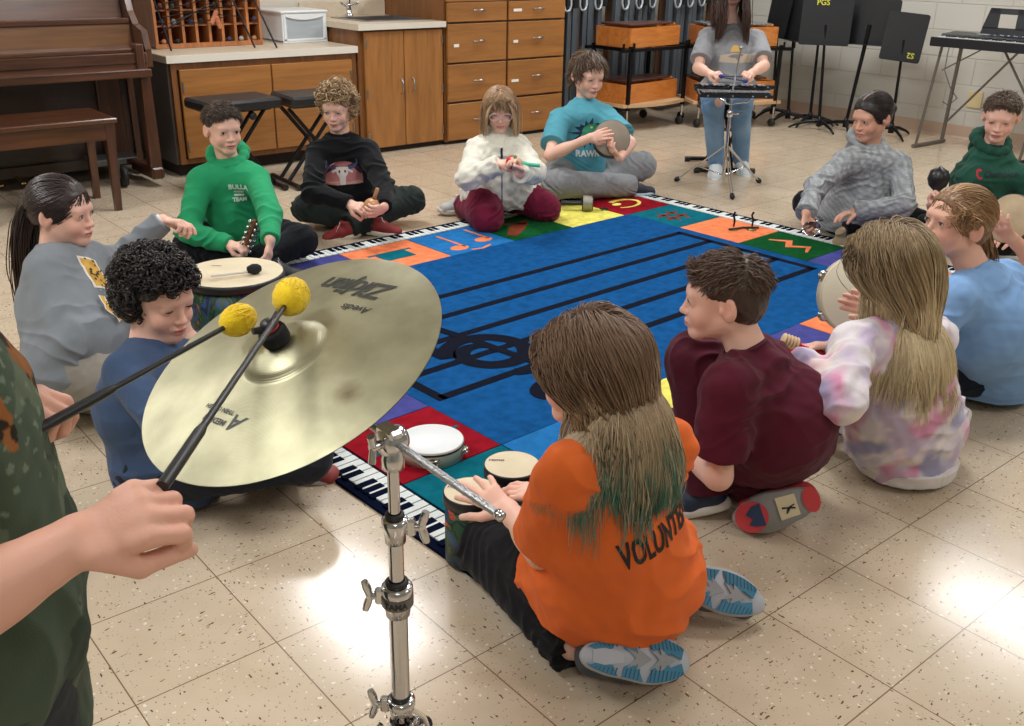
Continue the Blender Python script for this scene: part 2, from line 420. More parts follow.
# ------------------------------------------------------------------ rug
def build_rug():
    rugth = radians(2.4)
    R = rotz(rugth); O = V3(1.662, 2.006, 0)
    U, Vv, SQ, KB = 2.385, 1.60, 0.365, 0.105    # inner field, square depth, key border
    zt = 0.012
    def carpet(name, c, v=0.16):
        return mat(name, c, 0.95, bump=0.9, bscale=420, var=v, vscale=26, spec=0.03)
    blue = carpet('blue_pile', rgb(20, 78, 134), 0.2); navy = carpet('navy_pile', rgb(10, 18, 40)); purple = carpet('purple_pile', rgb(72, 74, 140)); red = carpet('red_pile', rgb(142, 22, 36))
    teal = carpet('teal_pile', rgb(14, 100, 116)); orange = carpet('salmon_pile', rgb(236, 132, 88)); green = carpet('green_pile', rgb(18, 80, 40)); yellow = carpet('yellow_pile', rgb(232, 224, 108))
    lblue = carpet('light_blue_pile', rgb(38, 112, 176)); white = carpet('white_pile', rgb(222, 228, 226), 0.05); rust = carpet('rust_pile', rgb(120, 58, 40)); pink = carpet('pink_pile', rgb(226, 160, 150))
    root = thing('music_rug', 'large rectangular music rug with blue staff field, coloured squares and piano key border', 'rug', tuple(O))
    a = SQ + KB
    def rect(mb, x0, y0, x1, y1, z0, z1): mb.box(O + R @ V3((x0 + x1) / 2, (y0 + y1) / 2, (z0 + z1) / 2), (x1 - x0, y1 - y0, z1 - z0), R)
    mb = MB(); rect(mb, -a - .02, -a - .02, U + a + .02, Vv + a + .02, 0.0, 0.009); mb.build('backing', navy, root)
    mb = MB(); rect(mb, 0, 0, U, Vv, .002, zt); mb.build('field', blue, root)
    g = 0.0025
    def square(x0, y0, x1, y1, m): mb = MB(); rect(mb, x0 + g, y0 + g, x1 - g, y1 - g, .002, zt); return mb.build('square', m, root)
    nx, ny = 6, 4; sx, sy = U / nx, Vv / ny
    far = [purple, orange, lblue, green, yellow]        # from left; the last is next to the red corner
    farm = {0: red, 1: purple, 2: orange, 3: lblue, 4: green, 5: yellow}
    farsq = []
    # far row: corner-left, six squares, corner-right
    cols = [teal, teal, purple, orange, lblue, green, yellow, red]
    xs = [-SQ] + [i * sx for i in range(nx + 1)] + [U + SQ]
    # squares measured in the photograph are shifted by part of a square on the far row
    xs = [-SQ, 0, .29, .70, 1.105, 1.52, 1.935, U - .035, U + SQ]
    colsf = [green, teal, purple, orange, lblue, green, yellow, red]
    for i in range(8): square(xs[i], Vv, xs[i + 1], Vv + SQ, colsf[i])
    # right column, from far to near
    ys = [Vv + .0, Vv - .36, Vv - .745, Vv - 1.14, 0.0, -SQ]
    for i, m_ in enumerate([teal, orange, green, purple, orange]): square(U, ys[i + 1], U + SQ, ys[i], m_)
    # left column from near to far, and the near row
    yl = [-SQ, 0, .35, .75, 1.15, Vv]
    for i, m_ in enumerate([teal, red, purple, orange, yellow]): square(-SQ, yl[i], 0, yl[i + 1], m_)
    xn = [0, .4, .8, 1.2, 1.6, 2.0, U]
    for i, m_ in enumerate([lblue, yellow, green, purple, orange, purple]): square(xn[i], -SQ, xn[i + 1], 0, m_)
    # staff
    pz = zt + 0.0012
    dk = mat('navy_tuft', rgb(9, 14, 30), 0.95, bump=0.7, bscale=420, spec=0.1)
    def flat(name, poly, m, z=pz, h=.004):
        v, t = poly_tris(poly); n = len(poly)
        A = sum(poly[i][0] * poly[(i + 1) % n][1] - poly[(i + 1) % n][0] * poly[i][1] for i in range(n))
        if A < 0: poly = poly[::-1]
        v = [O + R @ V3(p[0], p[1], z) for p in poly]; lo = [p - V3(0, 0, h) for p in v]
        v_, t = poly_tris(poly)
        mb = MB(); t = [tuple(x) for x in t]
        t2 = []
        for x in t:
            p, q, r_ = [V3(*poly[i]) for i in x]
            cr = (q[0] - p[0]) * (r_[1] - p[1]) - (q[1] - p[1]) * (r_[0] - p[0]); t2.append(x if cr > 0 else x[::-1])
        mb._add(v + lo, t2 + [(i, n + i, n + (i + 1) % n, (i + 1) % n)[::1] for i in range(n)])
        return mb.build(name, m, root)
    def line(pts, w_, m=dk, name='staff_line'): return flat(name, stroke(pts, w_), m)
    y0s, dy = .375, .198; sl, sr = .065, 2.30
    lw = .038
    for i in range(5): line([(sl, y0s + i * dy), (sr, y0s + i * dy)], lw)
    line([(sl, y0s - lw / 2), (sl, y0s + 4 * dy + lw / 2)], lw, name='bar_line'); line([(sr, y0s - lw / 2), (sr, y0s + 4 * dy + lw / 2)], lw, name='bar_line')
    # treble clef lying on the staff (axis along the rug's short side)
    cxx, cyy = .46, y0s + dy
    P = []
    for i in range(60):
        t = i / 59; ang = -0.6 + t * 2 * pi * 1.55; rr_ = .03 + .155 * min(1, t * 1.45) ** .8
        P.append((cxx - .02 + rr_ * cos(ang) * .82, cyy + rr_ * sin(ang) * .80))
    def strip(pts, ws, dz=.0008):
        pl = stroke(pts, ws); n = len(pts); vs = [O + R @ V3(x, y, pz + dz) for x, y in pl]; mb = MB(); mb._add(vs, [(i, i + 1, 2 * n - 2 - i, 2 * n - 1 - i)[::-1] for i in range(n - 1)]); mb.build('treble_clef', dk, root)
    strip(P, [.02 + .045 * min(1, 3 * t) for t in np.linspace(0, 1, 60)])
    Q = [(cxx - .17, cyy + .06), (cxx - .17, cyy + .22), (cxx - .10, cyy + .45), (cxx + .05, cyy + .62), (cxx + .09, cyy + .80), (cxx + .03, cyy + .90), (cxx - .05, cyy + .82), (cxx - .06, cyy + .55), (cxx + .02, cyy + .1), (cxx + .05, cyy - .18), (cxx + .0, cyy - .24), (cxx - .06, cyy - .20)]
    strip(Q, [.05, .07, .07, .06, .05, .04, .05, .045, .04, .04, .04, .06], .0016)
    # note head left of the staff's near edge
    flat('note_head', ellipse(.41, .19, .105, .075, 28, .25), dk)
    # emblems in the squares, each one turned to face its own side of the rug
    def em(cx, cy, rot, shapes, m, name='emblem'):
        c, s_ = cos(rot), sin(rot)
        for sh in shapes: flat(name, [(cx + c * x - s_ * y, cy + s_ * x + c * y) for x, y in sh], m)
    FY = Vv + SQ / 2; FX = U + SQ / 2
    em(.90, FY, 0, [[(-.085, -.06), (.085, -.06), (.085, .04), (.13, .04), (.13, .06), (-.12, .06), (-.12, .04), (-.085, .04)]], teal)
    em(1.31, FY, 0, [ellipse(-.09, -.10, .052, .036), stroke([(-.052, -.10), (-.052, .13)], .016), ellipse(.10, -.06, .052, .036), stroke([(.138, -.06), (.138, .14)], .016), stroke([(-.06, -.16), (.0, -.175), (.07, -.15)], .014)], orange)
    em(1.70, FY, 0, [stroke([(-.13, -.1), (.0, .0), (.13, .08)], [.05, .09, .02]), stroke([(-.02, .1), (.1, .02)], .03)], rust)
    em(U + .165, FY, .15, [stroke([(.10 * cos(t) * 1.15, .075 * sin(t)) for t in np.linspace(-2.6, 1.9, 22)], list(np.linspace(.012, .034, 22))), ellipse(-.05, .02, .035, .022)], yellow)
    em(U + .17, Vv - .18, 0, [stroke([(-.04, -.09), (-.04, .09)], .016), stroke([(.04, -.09), (.04, .09)], .016), stroke([(-.09, -.04), (.09, -.02)], .026), stroke([(-.09, .03), (.09, .05)], .026)], rust)
    em(U + .18, Vv - .94, -.2, [stroke([(-.03, -.13), (.05, -.07), (-.03, -.01), (.045, .06), (-.03, .13)], [.012, .04, .05, .05, .012])], orange)
    em(-.18, .18, 0, [stroke([(-.16, .0), (-.05, .03), (.16, .0)], [.01, .02, .01]), stroke([(.0, -.12), (.0, .12)], .03)], teal)
    em(-.18, .55, 0, [stroke([(-.05, -.1), (.05, .1)], .03)], yellow)
    em(1.32, -SQ / 2, pi, [ellipse(0, -.05, .06, .05), stroke([(.05, -.05), (.05, .12)], .02)], red)
    # white piano keys with black keys between, all the way round
    wk, wb = MB(), MB()
    def keys(p0, d, n_, length):
        d = V3(*d); n_ = V3(*n_); cnt = int(round(length / .0335)); st = length / cnt
        pat = [1, 1, 0, 1, 1, 1, 0]
        for i in range(cnt):
            c = V3(*p0) + d * (i + .5) * st + n_ * (KB / 2)
            Rk = R @ np.column_stack([V3(d[0], d[1], 0), V3(-d[1], d[0], 0), V3(0, 0, 1)])
            wk.box(O + R @ V3(c[0], c[1], .008), (st * .86, KB * .84, .010), Rk)
            cb_ = V3(*p0) + d * (i + 1) * st + n_ * (KB * .72)
            if pat[i % 7]: wb.box(O + R @ V3(cb_[0], cb_[1], .0095), (st * .68, KB * .60, .011), Rk)
    b0, b1, b2, b3 = -SQ, U + SQ, -SQ, Vv + SQ
    keys((b0, b3), (1, 0), (0, 1), b1 - b0); keys((b1, b3), (0, -1), (1, 0), b3 - b2)
    keys((b1, b2), (-1, 0), (0, -1), b1 - b0); keys((b0, b2), (0, 1), (-1, 0), b3 - b2)
    wk.build('white_key_border', white, root); wb.build('black_key_border', navy, root)
build_rug()

# ------------------------------------------------------------------ cabinets
oak = wood('orange_oak', rgb(130, 84, 38), rgb(164, 110, 54), 0.45, 2, 5.0)
oakx = wood('orange_oak_across', rgb(130, 84, 38), rgb(162, 108, 52), 0.45, 0, 5.0)
oakd = wood('oak_frame', rgb(96, 56, 24), rgb(136, 86, 38), 0.5, 2, 5.0)
chrome = mat('chrome', rgb(210, 212, 215), 0.12, 1.0); steel = mat('brushed_steel', rgb(165, 168, 172), 0.3, 1.0)
lamin = mat('beige_laminate', rgb(206, 192, 170), 0.35, var=0.05, vscale=40); edge = mat('laminate_edge', rgb(216, 210, 198), 0.35)
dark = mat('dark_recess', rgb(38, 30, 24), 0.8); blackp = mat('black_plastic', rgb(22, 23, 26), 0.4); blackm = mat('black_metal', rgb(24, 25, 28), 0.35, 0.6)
labelw = mat('paper_label', rgb(232, 228, 218), 0.7)
def handle(x, y, z, vertical, parent):
    mb = MB(); L_ = .05
    pts = []
    for t in np.linspace(-1, 1, 9):
        a, b_ = t * L_, .026 * (1 - t ** 4) + .002
        pts.append((x, y - b_, z + a) if vertical else (x + a, y - b_, z + .004 * (1 - t * t)))
    mb.tube(pts, [.006, .0045, .005, .0065, .007, .0065, .005, .0045, .006], 8)
    return mb.build('handle', steel, parent)
def low_cabinet():
    t = thing('low_cabinet', 'low orange oak cabinet with two plain doors behind the black padded benches', 'cabinet', (3.0, 6.4, 0))
    x0, x1, yf, z0, z1 = 2.36, 3.66, 6.05, .085, .70
    mb = MB(); mb.box(((x0 + x1) / 2, (yf + .03 + Y1) / 2, (z0 + z1) / 2), (x1 - x0, Y1 - yf - .035, z1 - z0)); mb.build('body', oakd, t)
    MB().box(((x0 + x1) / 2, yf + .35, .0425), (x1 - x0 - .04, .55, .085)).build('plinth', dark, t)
    MB().box((x0 - .006, (yf + Y1) / 2 + .01, .39), (.012, Y1 - yf - .03, .62)).build('side_panel', mat('grey_panel', rgb(82, 76, 72), 0.6), t)
    mb = MB()
    for (a, b_, c, d) in ((x0, x0 + .035, z0 + .03, z1 - .04), (x1 - .03, x1, z0 + .03, z1 - .04), (x0, x1, z1 - .04, z1), (x0, x1, z0, z0 + .03), (3.0, 3.03, z0 + .03, z1 - .04)):
        mb.box(((a + b_) / 2, yf + .012, (c + d) / 2), (b_ - a, .04, d - c))
    mb.build('face_frame', oakd, t)
    for (a, b_) in ((x0 + .045, 3.012), (3.022, x1 - .04)):
        d = MB().box(((a + b_) / 2, yf - .016, (z0 + z1 - .03) / 2 + .012), (b_ - a, .02, z1 - z0 - .075), bev=.004).build('door', oakx, t)
        s_ = -1 if a < 2.7 else 1
        hx = a + .012 if s_ < 0 else b_ - .012
        for hz in (.2, .56): MB().cyl((hx, yf - .03, hz - .03), (hx, yf - .03, hz + .03), .006, n=8).build('hinge', steel, d)
low_cabinet()
def counter(name, label, x0, x1, y0, z1, th, hole=None):
    t = thing(name, label, 'counter', ((x0 + x1) / 2, y0, z1 - th))
    mb = MB()
    if hole is None: mb.box(((x0 + x1) / 2, (y0 + Y1) / 2, z1 - th / 2), (x1 - x0, Y1 - y0, th), bev=.004)
    else:
        a, b_, c, d = hole
        mb.box(((x0 + a) / 2, (y0 + Y1) / 2, z1 - th / 2), (a - x0, Y1 - y0, th)); mb.box(((b_ + x1) / 2, (y0 + Y1) / 2, z1 - th / 2), (x1 - b_, Y1 - y0, th))
        mb.box(((a + b_) / 2, (y0 + c) / 2, z1 - th / 2), (b_ - a, c - y0, th)); mb.box(((a + b_) / 2, (d + Y1) / 2, z1 - th / 2), (b_ - a, Y1 - d, th))
    mb.build('slab', lamin, t)
    MB().box(((x0 + x1) / 2, y0 - .002, z1 - th / 2), (x1 - x0, .004, th * .96)).build('front_edge', edge, t)
    MB().box(((x0 + x1) / 2, Y1 - .01, z1 + .05), (x1 - x0, .02, .1)).build('backsplash', lamin, t)
    return t
counter('worktop', 'low pale laminate worktop with white front edge under the plastic drawer', 2.33, 3.665, 6.02, .745, .045)
def sink_cabinet():
    t = thing('sink_cabinet', 'tall orange oak cabinet with two doors and curved handles under the sink', 'cabinet', (4.03, 6.4, 0))
    x0, x1, yf, z0, z1 = 3.675, 4.385, 6.02, .03, .842
    MB().box(((x0 + x1) / 2, (yf + .01 + Y1) / 2, (z0 + z1) / 2 + .01), (x1 - x0, Y1 - yf - .03, z1 - z0 - .02)).build('body', oakd, t)
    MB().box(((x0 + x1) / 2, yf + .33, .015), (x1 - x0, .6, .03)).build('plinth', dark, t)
    for (a, b_, s_) in ((x0 + .04, 4.034, 1), (4.04, x1 - .012, -1)):
        d = MB().box(((a + b_) / 2, yf, (z0 + z1) / 2), (b_ - a, .024, z1 - z0 - .02), bev=.004).build('door', oak, t)
        handle(b_ - .03 if s_ > 0 else a + .06, yf - .014, .46, True, d)
        hx = a + .008 if s_ > 0 else b_ - .008
        for hz in (.12, .42, .76): MB().cyl((hx, yf - .015, hz - .03), (hx, yf - .015, hz + .03), .006, n=8).build('hinge', steel, d)
sink_cabinet()
ct = counter('sink_worktop', 'beige laminate worktop around the steel sink', 3.655, 4.386, 5.985, .885, .04, hole=(3.85, 4.34, 6.2, 6.6))
def sink():
    t = thing('sink', 'shallow stainless steel sink set in the beige worktop', 'sink', (4.1, 6.4, .885))
    a, b_, c, d = 3.85, 4.34, 6.2, 6.6; z = .887
    mb = MB(); r = .03
    for (xa, xb, ya, yb) in ((a - r, a + .01, c - r, d + r), (b_ - .01, b_ + r, c - r, d + r), (a, b_, c - r, c + .01), (a, b_, d - .01, d + r)): mb.box(((xa + xb) / 2, (ya + yb) / 2, z), (xb - xa, yb - ya, .006))
    mb.build('rim', steel, t)
    mb = MB(); dz = .16
    mb.box(((a + b_) / 2, (c + d) / 2, z - dz), (b_ - a - .012, d - c - .012, .006))
    for (xa, ya, wx, wy) in ((a + .008, (c + d) / 2, .005, d - c - .012), (b_ - .008, (c + d) / 2, .005, d - c - .012), ((a + b_) / 2, c + .008, b_ - a - .012, .005), ((a + b_) / 2, d - .008, b_ - a - .012, .005)):
        mb.box((xa, ya, z - dz / 2), (wx, wy, dz))
    mb.build('basin', steel, t)
    f = thing('faucet', 'chrome faucet with a curved spout behind the sink', 'faucet', (4.0, 6.67, .885))
    MB().lathe([(.0, 0), (.03, 0), (.03, .012), (.02, .02), (.017, .07), (.02, .075), (.02, .09), (0, .09)], (np.eye(3), V3(4.0, 6.67, .888)), 20).build('base', chrome, f)
    MB().tube([(4.0, 6.67, .97), (4.0, 6.66, 1.06), (4.0, 6.62, 1.12), (4.0, 6.55, 1.14), (4.0, 6.48, 1.12), (4.0, 6.455, 1.08)], [.014, .012, .011, .011, .011, .012], 10).build('spout', chrome, f)
    for sx in (-1, 1):
        MB().tube([(4.0, 6.67, .955), (4.0 + sx * .05, 6.665, .97), (4.0 + sx * .075, 6.66, .985)], [.009, .009, .011], 8).build('tap_lever', chrome, f)
sink()
def chest():
    t = thing('drawer_chest', 'large orange oak chest with two columns of wide labelled drawers', 'chest of drawers', (4.96, 6.4, 0))
    x0, x1, yf = 4.39, 5.56, 6.0
    MB().box(((x0 + x1) / 2, (yf + .01 + Y1) / 2, .56), (x1 - x0, Y1 - yf - .03, 1.08)).build('body', oakd, t)
    MB().box(((x0 + x1) / 2, yf + .3, .01), (x1 - x0 - .02, .56, .02)).build('plinth', dark, t)
    MB().box(((x0 + x1) / 2, (yf - .015 + Y1) / 2, 1.115), (x1 - x0 + .02, Y1 - yf + .015, .03), bev=.004).build('top', lamin, t)
    rows = [(.03, .298), (.314, .58), (.594, .862), (.876, 1.008)]
    for ci, (a, b_) in enumerate(((x0 + .016, 4.955), (4.975, x1 - .012))):
        for ri, (c, d) in enumerate(rows):
            dr = MB().box(((a + b_) / 2, yf, (c + d) / 2), (b_ - a, .024, d - c), bev=.003).build('drawer', oakx, t)
            handle((a + b_) / 2 + .01, yf - .014, (c + d) / 2 + .01, False, dr)
            if ci == 0 and ri == 2: MB().box((a + .075, yf - .0135, .713), (.045, .003, .022)).build('label', labelw, dr)
            if ci == 1 and ri < 4: MB().box((a + (.05, .07, .07, .085)[ri], yf - .0135, (.19, .43, .72, .945)[ri]), ((.03, .07, .045, .08)[ri], .003, .02)).build('label', labelw, dr)
    MB().box(((x0 + x1) / 2, yf + .004, 1.055), (x1 - x0 - .02, .02, .08)).build('top_rail', oakx, t)
chest()
def plastic_drawer():
    t = thing('plastic_drawer_unit', 'white plastic storage drawer with a clear front standing on the low worktop', 'storage drawer', (3.5, 6.55, .745))
    x0, x1, y0, y1, z0, z1 = 3.31, 3.655, 6.40, 6.76, .747, .955
    wp = mat('white_plastic', rgb(222, 226, 228), 0.3)
    m, nt, b = newmat('frosted_plastic'); b.inputs['Base Color'].default_value = rgb(206, 214, 220); b.inputs['Roughness'].default_value = 0.35; b.inputs['Transmission Weight'].default_value = 0.45; b.inputs['IOR'].default_value = 1.2
    mb = MB()
    mb.box((x0 + .006, (y0 + y1) / 2, (z0 + z1) / 2), (.012, y1 - y0, z1 - z0), bev=.004); mb.box((x1 - .006, (y0 + y1) / 2, (z0 + z1) / 2), (.012, y1 - y0, z1 - z0), bev=.004)
    mb.box(((x0 + x1) / 2, y1 - .006, (z0 + z1) / 2), (x1 - x0, .012, z1 - z0)); mb.box(((x0 + x1) / 2, (y0 + y1) / 2, z0 + .006), (x1 - x0, y1 - y0, .012)); 
    mb.build('shell', wp, t)
    mb = MB().box(((x0 + x1) / 2, (y0 + y1) / 2, z1 - .008), (x1 - x0 + .02, y1 - y0 + .02, .02), bev=.008)
    mb.build('lid', wp, t)
    d = MB()
    for (a, b_, c, e) in ((x0 + .012, x0 + .03, z0 + .014, z1 - .02), (x1 - .03, x1 - .012, z0 + .014, z1 - .02), (x0 + .012, x1 - .012, z0 + .012, z0 + .026)): d.box(((a + b_) / 2, y0 + .002, (c + e) / 2), (b_ - a, .012, e - c), bev=.002)
    pts = [(x0 + .03 + (x1 - x0 - .06) * k / 8, -.022 * (1 - ((k - 4) / 4) ** 2)) for k in range(9)]
    d.prism([(p[0], z1 - .02 - .018 + p[1]) for p in pts] + [(x1 - .03, z1 - .02), (x0 + .03, z1 - .02)], -y0 - .008, -y0 + .006, R=np.array([[1, 0, 0], [0, 0, -1], [0, 1, 0.]]))
    dd = d.build('drawer', wp, t)
    MB().box(((x0 + x1) / 2, y0 + .006, (z0 + z1) / 2 - .006), (x1 - x0 - .055, .004, z1 - z0 - .05)).build('clear_window', m, dd)
    random.seed(4)
    for (cx, cz, r, c) in ((3.52, .785, .035, rgb(120, 96, 110)), (3.45, .80, .03, rgb(90, 92, 104)), (3.57, .79, .03, rgb(150, 110, 110)), (3.39, .785, .026, rgb(96, 104, 112))):
        tag(MB().lathe([(r * sin(a), -r * cos(a)) for a in np.linspace(.05, pi - .05, 9)], (np.eye(3), V3(cx, 6.46, cz - .03 + r - .026)), 14).build('egg_shaker', mat('shaker_%d' % int(cx * 100), c, .5)), 'dull small shaker seen through the clear front of the plastic drawer', 'shaker', 'shakers inside the plastic drawer')
plastic_drawer()
def cubby():
    t = thing('cubby_rack', 'wooden cubby rack with upright slats holding mallets on the low worktop', 'rack', (2.9, 6.5, .745))
    x0, x1, y0, y1, z0, z1 = 2.43, 3.17, 6.42, 6.76, .747, 1.25
    slat = wood('slat_wood', rgb(140, 82, 44), rgb(190, 124, 74), .5, 2, 8)
    mb = MB(); n = 9
    ups = [x0 + .012 + (x1 - x0 - .024) * i / (n - 1) for i in range(n)]
    for x in ups: MB().box((x, (y0 + y1) / 2, (z0 + z1) / 2), (.018, y1 - y0, z1 - z0 - .01)).build('upright', slat, t)
    for z in (z0 + .012, .88, .975, 1.07, 1.16, 1.245): MB().box(((x0 + x1) / 2, (y0 + y1) / 2 + .01, z), (x1 - x0 - .01, y1 - y0 - .03, .008)).build('shelf', slat, t)
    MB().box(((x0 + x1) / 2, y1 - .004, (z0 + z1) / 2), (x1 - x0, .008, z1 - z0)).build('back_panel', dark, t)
    MB().box(((x0 + x1) / 2, y0 + .01, z0 + .014), (x1 - x0, .03, .028)).build('bottom_rail', slat, t)
    random.seed(11); k = 0
    cols = [rgb(170, 120, 84), rgb(52, 50, 78), rgb(92, 46, 42), rgb(30, 30, 34), rgb(150, 148, 142), rgb(44, 52, 46)]
    for i in range(n - 1):
        for z in (.765, .886, .981, 1.076):
            if random.random() < .30: continue
            x = (ups[i] + ups[i + 1]) / 2 + random.uniform(-.012, .012); c = cols[k % 6]; k += 1
            mt = thing('mallet', 'small mallet lying in a compartment of the cubby rack', 'mallet', (x, y0, z + .022), 'mallets stored in the cubby rack')
            MB().tube([(x, y0 + .01, z + .022), (x + .004, y0 + .28, z + .014)], .004, 6).build('shaft', slat, mt)
            MB().lathe([(.017 * sin(a), -.015 * cos(a)) for a in np.linspace(.05, pi - .05, 7)], (rotx(pi / 2), V3(x, y0 + .01, z + .024)), 10).build('mallet_head', mat('mallet_col_%d' % (k % 6), c, .8), mt)
    # thin dark rods leaning across the rack front, and long rods
    for i, (xa, za, xb, zb) in enumerate([(2.50, 1.02, 3.0, 1.10), (2.50, .98, 2.96, 1.08), (2.49, .94, 2.98, 1.00), (2.52, .90, 2.95, 1.05), (2.5, .87, 2.9, .93), (2.53, 1.07, 3.05, 1.16), (2.45, .99, 3.0, .93), (2.46, .85, 2.8, 1.02), (2.5, 1.12, 3.08, 1.02)]):
        tag(MB().tube([(xa, y0 - .012 - .004 * i, za), (xb, y0 - .012 - .004 * i, zb)], .0035, 6).build('rod', blackm), 'thin black rod lying slantwise across the cubby rack front', 'rod', 'rods across the cubby rack')
    for (xa, ya, za, xb, yb, zb, lb) in ((2.46, 6.25, .749, 2.40, 6.40, 1.22, 'long thin black stick leaning on the left end of the cubby rack'), (3.0, 6.2, .749, 2.90, 6.39, 1.18, 'black stick leaning in the middle of the cubby rack'), (3.12, 6.13, .749, 3.06, 6.39, 1.15, 'black stick leaning nearest the right end of the cubby rack')):
        tag(MB().tube([(xa, ya, za), (xb, yb, zb)], .006, 8).build('stick', blackm), lb, 'stick')
    br = wood('beater_wood', rgb(150, 84, 52), rgb(196, 120, 84), .5, 0, 8)
    tag(MB().box((2.82, 6.385, .93), (.03, .025, .10), roty(.5), bev=.008).box((2.845, 6.38, .90), (.03, .02, .09), roty(-.3), bev=.008).build('wooden_clapper', br), 'pinkish wooden clapper stuck in the front of the cubby rack', 'clapper')
cubby()

# ------------------------------------------------------------------ piano, bench
walnut = wood('piano_walnut', rgb(52, 28, 18), rgb(98, 60, 38), .28, 0, 4.0, coat=.5); walnutv = wood('piano_walnut_upright', rgb(50, 27, 17), rgb(92, 55, 35), .3, 2, 4.0, coat=.5)
walnutd = wood('piano_knee_panel', rgb(32, 18, 13), rgb(54, 32, 22), .35, 0, 3.0, coat=.3); walnutl = wood('piano_fall', rgb(66, 38, 20), rgb(124, 84, 48), .28, 0, 3.0, coat=.5)
def piano():
    t = thing('upright_piano', 'dark walnut upright piano with closed key lid against the back wall', 'piano', (1.5, 6.2, 0))
    x0, x1 = .68, 2.215; m = (x0 + x1) / 2; W = x1 - x0
    MB().box((m, 6.50, .66), (W - .02, .34, 1.12)).build('case', walnutd, t)
    for x in (x0 + .018, x1 - .018):
        mb = MB(); mb.prism([(6.70, .04), (6.70, 1.24), (6.25, 1.24), (6.20, 1.15), (6.14, 1.0), (6.08, .93), (5.96, .90), (5.93, .80), (5.93, .70), (6.3, .66), (6.3, .04)], x - .018, x + .018, R=np.array([[0, 0, 1], [1, 0, 0], [0, 1, 0.]])); mb.build('side_panel', walnutv, t)
    MB().box((m, 6.27, 1.10), (W - .08, .03, .30), rotx(-.18)).build('upper_panel', walnut, t)
    MB().box((m, 6.48, 1.255), (W + .03, .46, .03), bev=.006).build('lid', walnut, t)
    MB().box((m, 6.16, .945), (W - .08, .10, .03), bev=.005).build('music_ledge', walnut, t)
    MB().box((m, 6.13, .875), (W - .08, .03, .15), rotx(-.12)).build('key_lid', walnutl, t)
    MB().box((m, 6.03, .795), (W - .08, .19, .026), bev=.006).build('lid_shelf', walnut, t)
    MB().box((m, 5.925, .755), (W - .08, .05, .06), bev=.004).box((m, 5.93, .715), (W - .08, .045, .05), bev=.004).build('key_slip', walnut, t)
    MB().box((m - .03, 6.03, .675), (W - .02, .36, .045), bev=.005).build('key_bed', walnut, t)
    for x in (x0 + .04, x1 - .085):
        MB().box((x, 5.93, .76), (.045, .10, .15), bev=.006).build('cheek', walnutv, t)
        MB().prism([(-.035, .12), (.035, .12), (.028, .65), (-.028, .65)], -.03, .03, R=np.array([[1, 0, 0], [0, 0, -1], [0, 1, 0.]]), o=(x + .02, 5.93, 0)).build('leg', walnutv, t)
        MB().box((x + .02, 6.06, .085), (.075, .36, .07), bev=.01).build('foot', walnutv, t)
    for x in (x0 + .12, x1 - .17): MB().box((x, 6.27, .38), (.14, .04, .54), bev=.005).build('pilaster', walnutv, t)
    MB().box((m, 6.30, .38), (W - .34, .02, .52)).build('knee_panel', walnutd, t)
    MB().box((m, 6.28, .11), (W - .1, .05, .06)).build('bottom_rail', walnutd, t)
    brass = mat('brass', rgb(160, 130, 70), .35, 1.0)
    for dx in (-.12, 0, .12):
        MB().box((m + dx, 6.19, .08), (.028, .14, .01), rotx(.12), bev=.004).build('pedal', brass, t)
    pal = mat('dolly_plate', rgb(120, 124, 128), .35, .9); rub = mat('black_rubber', rgb(20, 20, 21), .6)
    for x in (x0 + .25, x1 - .26):
        d = MB().box((x, 6.11, .17), (.26, .18, .008)).box((x, 6.16, .14), (.2, .05, .05)).build('dolly', pal, t)
        w_ = MB().lathe([(0, -.016), (.05, -.018), (.062, -.013), (.064, 0), (.062, .013), (.05, .018), (0, .016)], (roty(pi / 2), V3(x + .03, 6.02, .066)), 26).build('wheel', rub, d)
        MB().prism([(-.025, .166), (.03, .166), (.012, .055), (-.012, .055)], -.0018, .0018, R=np.array([[0, 0, 1], [1, 0, 0], [0, 1, 0.]]), o=(x + .006, 6.02, 0)).build('fork', pal, d)
piano()
def piano_bench():
    t = thing('piano_bench', 'walnut piano bench with worn edges standing in front of the piano', 'bench', (1.46, 5.66, 0))
    x0, x1, y0, y1, h = 1.0, 1.79, 5.46, 5.86, .505
    MB().box(((x0 + x1) / 2, (y0 + y1) / 2, h - .012), (x1 - x0 + .03, y1 - y0 + .03, .024), bev=.005).build('seat', walnut, t)
    mb = MB()
    mb.box(((x0 + x1) / 2, y0 + .012, h - .07), (x1 - x0 - .05, .02, .09)).box(((x0 + x1) / 2, y1 - .012, h - .07), (x1 - x0 - .05, .02, .09))
    mb.box((x0 + .012, (y0 + y1) / 2, h - .07), (.02, y1 - y0 - .05, .09)).box((x1 - .012, (y0 + y1) / 2, h - .07), (.02, y1 - y0 - .05, .09)); mb.build('apron', walnut, t)
    for x in (x0 + .025, x1 - .025):
        for y in (y0 + .025, y1 - .025):
            sx = .03 if x > 1.5 else -.03
            MB()._add([(x + a * .026 + (0 if z else 0) , y + b_ * .026, h - .024) if z else (x + a * .017 + sx * -.3, y + b_ * .017, 0) for z in (0, 1) for a, b_ in ((-1, -1), (1, -1), (1, 1), (-1, 1))], [(3, 2, 1, 0), (4, 5, 6, 7), (0, 1, 5, 4), (1, 2, 6, 5), (2, 3, 7, 6), (3, 0, 4, 7)]).build('leg', walnutv, t)
piano_bench()
pad = mat('black_vinyl', rgb(24, 24, 27), .38, bump=.3, bscale=150)
